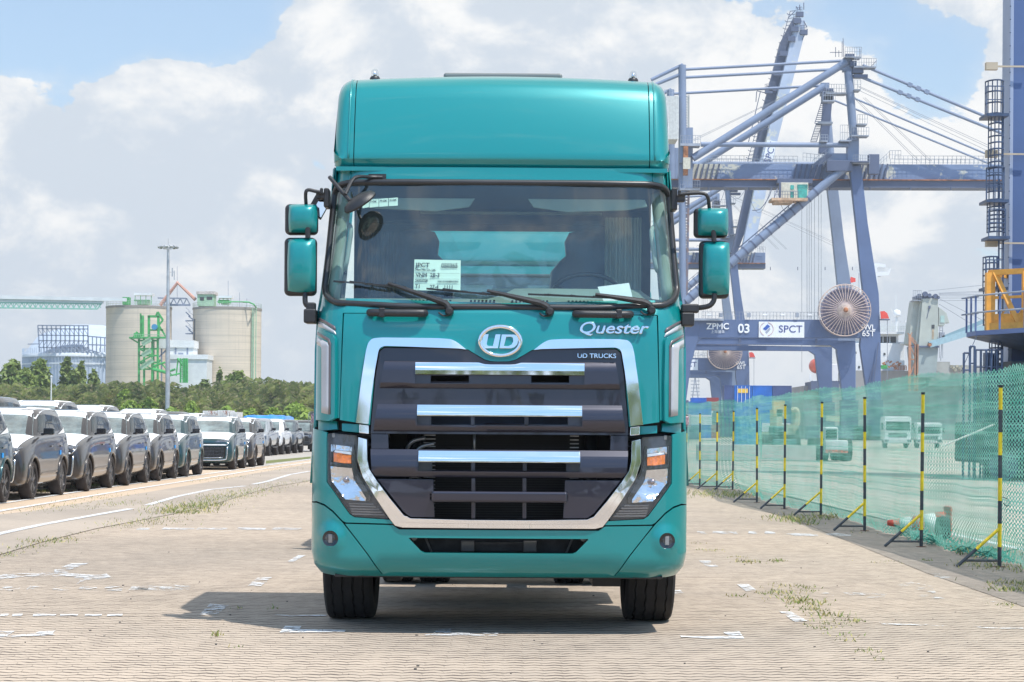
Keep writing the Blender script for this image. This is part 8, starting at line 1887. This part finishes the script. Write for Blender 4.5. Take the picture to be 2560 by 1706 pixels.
def lorry(x0, x1, y0, y1, d, label):               # cab-over lorry facing the camera; zoom U box
    a, c = W(*zU(x0, y1), d), W(*zU(x1, y0), d); w_ = c.x - a.x; h = c.z; cx = (a.x + c.x) / 2; t = thing('white_lorry', label, 'lorry', (cx, d, 0), 'white lorries parked beyond the net')
    b = MB(); b.bx(a.x, c.x, d, d + 2.1, .75, h * .97); b.bx(a.x + .1, c.x - .1, d + .3, d + 2.1, h * .97, h); b.build('cab', mat('lorry_white', (.70, .71, .68), .45, coat=.6, var=.05), t, bev=.12, seg=3)
    b = MB(); b.bx(a.x + .12, c.x - .12, d - .02, d + .05, h * .56, h * .84); b.build('windscreen', CGL, t)
    b = MB(); b.bx(a.x + .35, c.x - .35, d - .03, d + .05, h * .34, h * .48)
    b.build('grille', mat('lorry_grille', (.12, .13, .13), .6), t)
    b = MB(); b.bx(a.x - .02, c.x + .02, d - .1, d + .4, .42, h * .29); b.build('bumper', mat('lorry_bumper', (.50, .50, .48), .5), t, bev=.05)
    for s_ in (-1, 1):
        b = MB(); b.bx(cx + s_ * w_ * .42 - .14, cx + s_ * w_ * .42 + .14, d - .12, d, .55, .75); b.build('headlight', CLT, t)
        b = MB(); b.bx(cx + s_ * (w_ / 2 + .18) - .07, cx + s_ * (w_ / 2 + .18) + .07, d + .1, d + .2, h * .58, h * .8); b.build('door_mirror', BLKG, t)
        b = MB(); b.lathe([(.3, -.14), (.46, -.15), (.48, 0), (.46, .15), (.3, .14)], (cx + s_ * w_ * .40, d + 1.1, .48), 'x', 24); b.build('wheel', TYRE, t, smooth=True)
    b = MB(); b.bx(a.x + .2, c.x - .2, d + 2.1, d + 9, .7, 1.0); b.build('chassis', DMETAL, t)
lorry(1398, 1582, 388, 605, 178, 'taller white lorry beyond the net, left of the pair'); lorry(1618, 1792, 430, 612, 182, 'lower white lorry beyond the net, right of the pair')
def tractor(x0, x1, y0, y1, d, label, body, wheelr):
    a, c = W(*zU(x0, y1), d), W(*zU(x1, y0), d); cx = (a.x + c.x) / 2; w_ = c.x - a.x; h = max(c.z, 1.5); t = thing('yard_tractor', label, 'vehicle', (cx, d, 0), 'yard machines working beyond the net')
    b = MB(); b.bx(a.x + w_ * .08, c.x - w_ * .08, d, d + 4.2, wheelr * .7, h * .62); b.bx(a.x + w_ * .12, a.x + w_ * .62, d + .5, d + 2.2, h * .6, h); b.build('body', body, t, bev=.08)
    b = MB(); b.bx(a.x + w_ * .17, a.x + w_ * .57, d + .44, d + .52, h * .66, h * .93); b.build('cab_glass', CGL, t)
    b = MB(); b.bx(a.x + w_ * .1, c.x - w_ * .1, d - .06, d, wheelr * .75, wheelr * 1.0); b.build('striped_bumper', mat('stripe_red', (.5, .12, .08), .6, var=.8, vs=9), t)
    for s_ in (-1, 1):
        for yy in (.9, 3.4): b = MB(); b.lathe([(wheelr * .5, -.25), (wheelr * .95, -.26), (wheelr, 0), (wheelr * .95, .26), (wheelr * .5, .25)], (cx + s_ * w_ * .42, d + yy, wheelr), 'x', 24); b.build('wheel', TYRE, t, smooth=True)
tractor(620, 812, 455, 690, 98, 'dark yard machine with big tyres behind the seventh post', mat('machine_teal', (.05, .16, .16), .5, var=.2), .62); tractor(975, 1168, 460, 700, 95, 'pale yard tractor with striped bumper behind the fourth post', mat('machine_white', (.55, .57, .56), .5, var=.1), .55)
t = thing('reach_stacker', 'orange lifting frame of a yard machine above the net', 'machine', (W(*zU(720, 500), 150).x, 150, 0)); b = MB(); a, c = W(*zU(640, 388), 150), W(*zU(718, 278), 150); b.bx(a.x, c.x, 150, 151, a.z, c.z); b.build('panel', mat('dull_orange', (.50, .33, .14), .7), t)
b = MB(); pz = lambda x, y: W(*zU(x, y), 150); b.tube([pz(765, 350), pz(790, 345), pz(800, 380), pz(795, 440), pz(770, 480)], .25, 6, smooth=3); b.beam(pz(1000, 400), pz(1090, 405), .4); b.bx(pz(660, 560).x, pz(700, 560).x, 150, 154, .8, 3.0); b.bx(pz(700, 560).x, pz(790, 560).x, 150, 154, .8, 1.9); b.build('boom', mat('faded_yellow', (.42, .38, .26), .6, var=.2), t)
b = MB()
for x in (655, 790): b.lathe([(.4, -.3), (.85, -.3), (.9, 0), (.85, .3), (.4, .3)], (pz(x, 500).x, 151, .9), 'x', 20)
build_each(b, 'wheel', TYRE, t)
# low concrete barrier and dark machinery base at right beyond the net
b = MB(); a, c = W(*zU(1480, 700), 62), W(*zU(2040, 625), 62); b.bx(a.x - 3, c.x, 95, 96.2, 0, .75); tag(b.build('concrete_barrier', mat('barrier_concrete', (.48, .45, .40), .8, var=.1, vs=.5), None, (a.x, 95, 0), bev=.03), 'long low pale concrete barrier lying beyond the net', 'barrier')
t = thing('crane_bogie', 'dark wheeled bogie beneath the big blue column, seen through the net', 'bogie', (M_(1000, 1500).x, 58, 0)); b = MB(); x0 = W(*zU(2030, 500), 60).x
b.bx(x0, x0 + 7, 59.2, 63, .5, 1.7); b.bx(x0 + .6, x0 + 6, 59.6, 62.8, 1.7, 3.1); b.bx(x0 + 1, x0 + 3, 60, 62.5, 3.1, 3.5); b.build('frame', mat('bogie_dark', (.03, .05, .06), .6, var=.3), t, bev=.05)
b = MB()
for k in range(6): b.lathe([(.2, -.12), (.42, -.12), (.42, .12), (.2, .12)], (x0 + .6 + k * 1.15, 59.3, .42), 'y', 20)
build_each(b, 'wheel', CDK, t)
b = MB(); b.tube([W(*zU(1780, 600), 58), W(*zU(1900, 545), 58), W(*zU(2060, 480), 58), W(*zU(2150, 440), 58)], .03, 6); tag(b.build('mooring_rope', mat('pale_rope', (.62, .60, .55), .8), None, (W(*zU(1950, 540), 58).x, 58, 0)), 'pale rope slanting up beyond the net on the right', 'rope')
p = W(*zE(105, 1245), 420); t = thing('signal_mast', 'thin grey lattice mast far off between truck and container stack', 'mast', (p.x, 420, 0)); b = MB()
for s_ in (-1, 1): b.beam(p + Vector((s_ * .8, 0, 0)), W(*zE(103, 1050), 420), .2)
for k in range(7): q = W(*zE(104, 1075 + k * 24), 420); b.beam(q - Vector((.9, 0, 0)), q + Vector((.9, 0, 0)), .16)
b.build('mast_frame', CRAIL, t)
# ------------------------------------------------------------------ air: even haze round camera and scene
m = bpy.data.materials.new('haze_air'); m.use_nodes = True; t = NT(m.node_tree)
v = t.n('ShaderNodeVolumePrincipled', i={'Color': (.86, .92, 1.0, 1), 'Density': HAZE, 'Anisotropy': .3}); o = t.n('ShaderNodeOutputMaterial'); t.link(v.outputs[0], o.inputs['Volume'])
b = MB(); b.bx(-420, 420, -130, 720, -1.02, 75); hz = b.build('haze', m, None); tag(hz, kind='stuff')
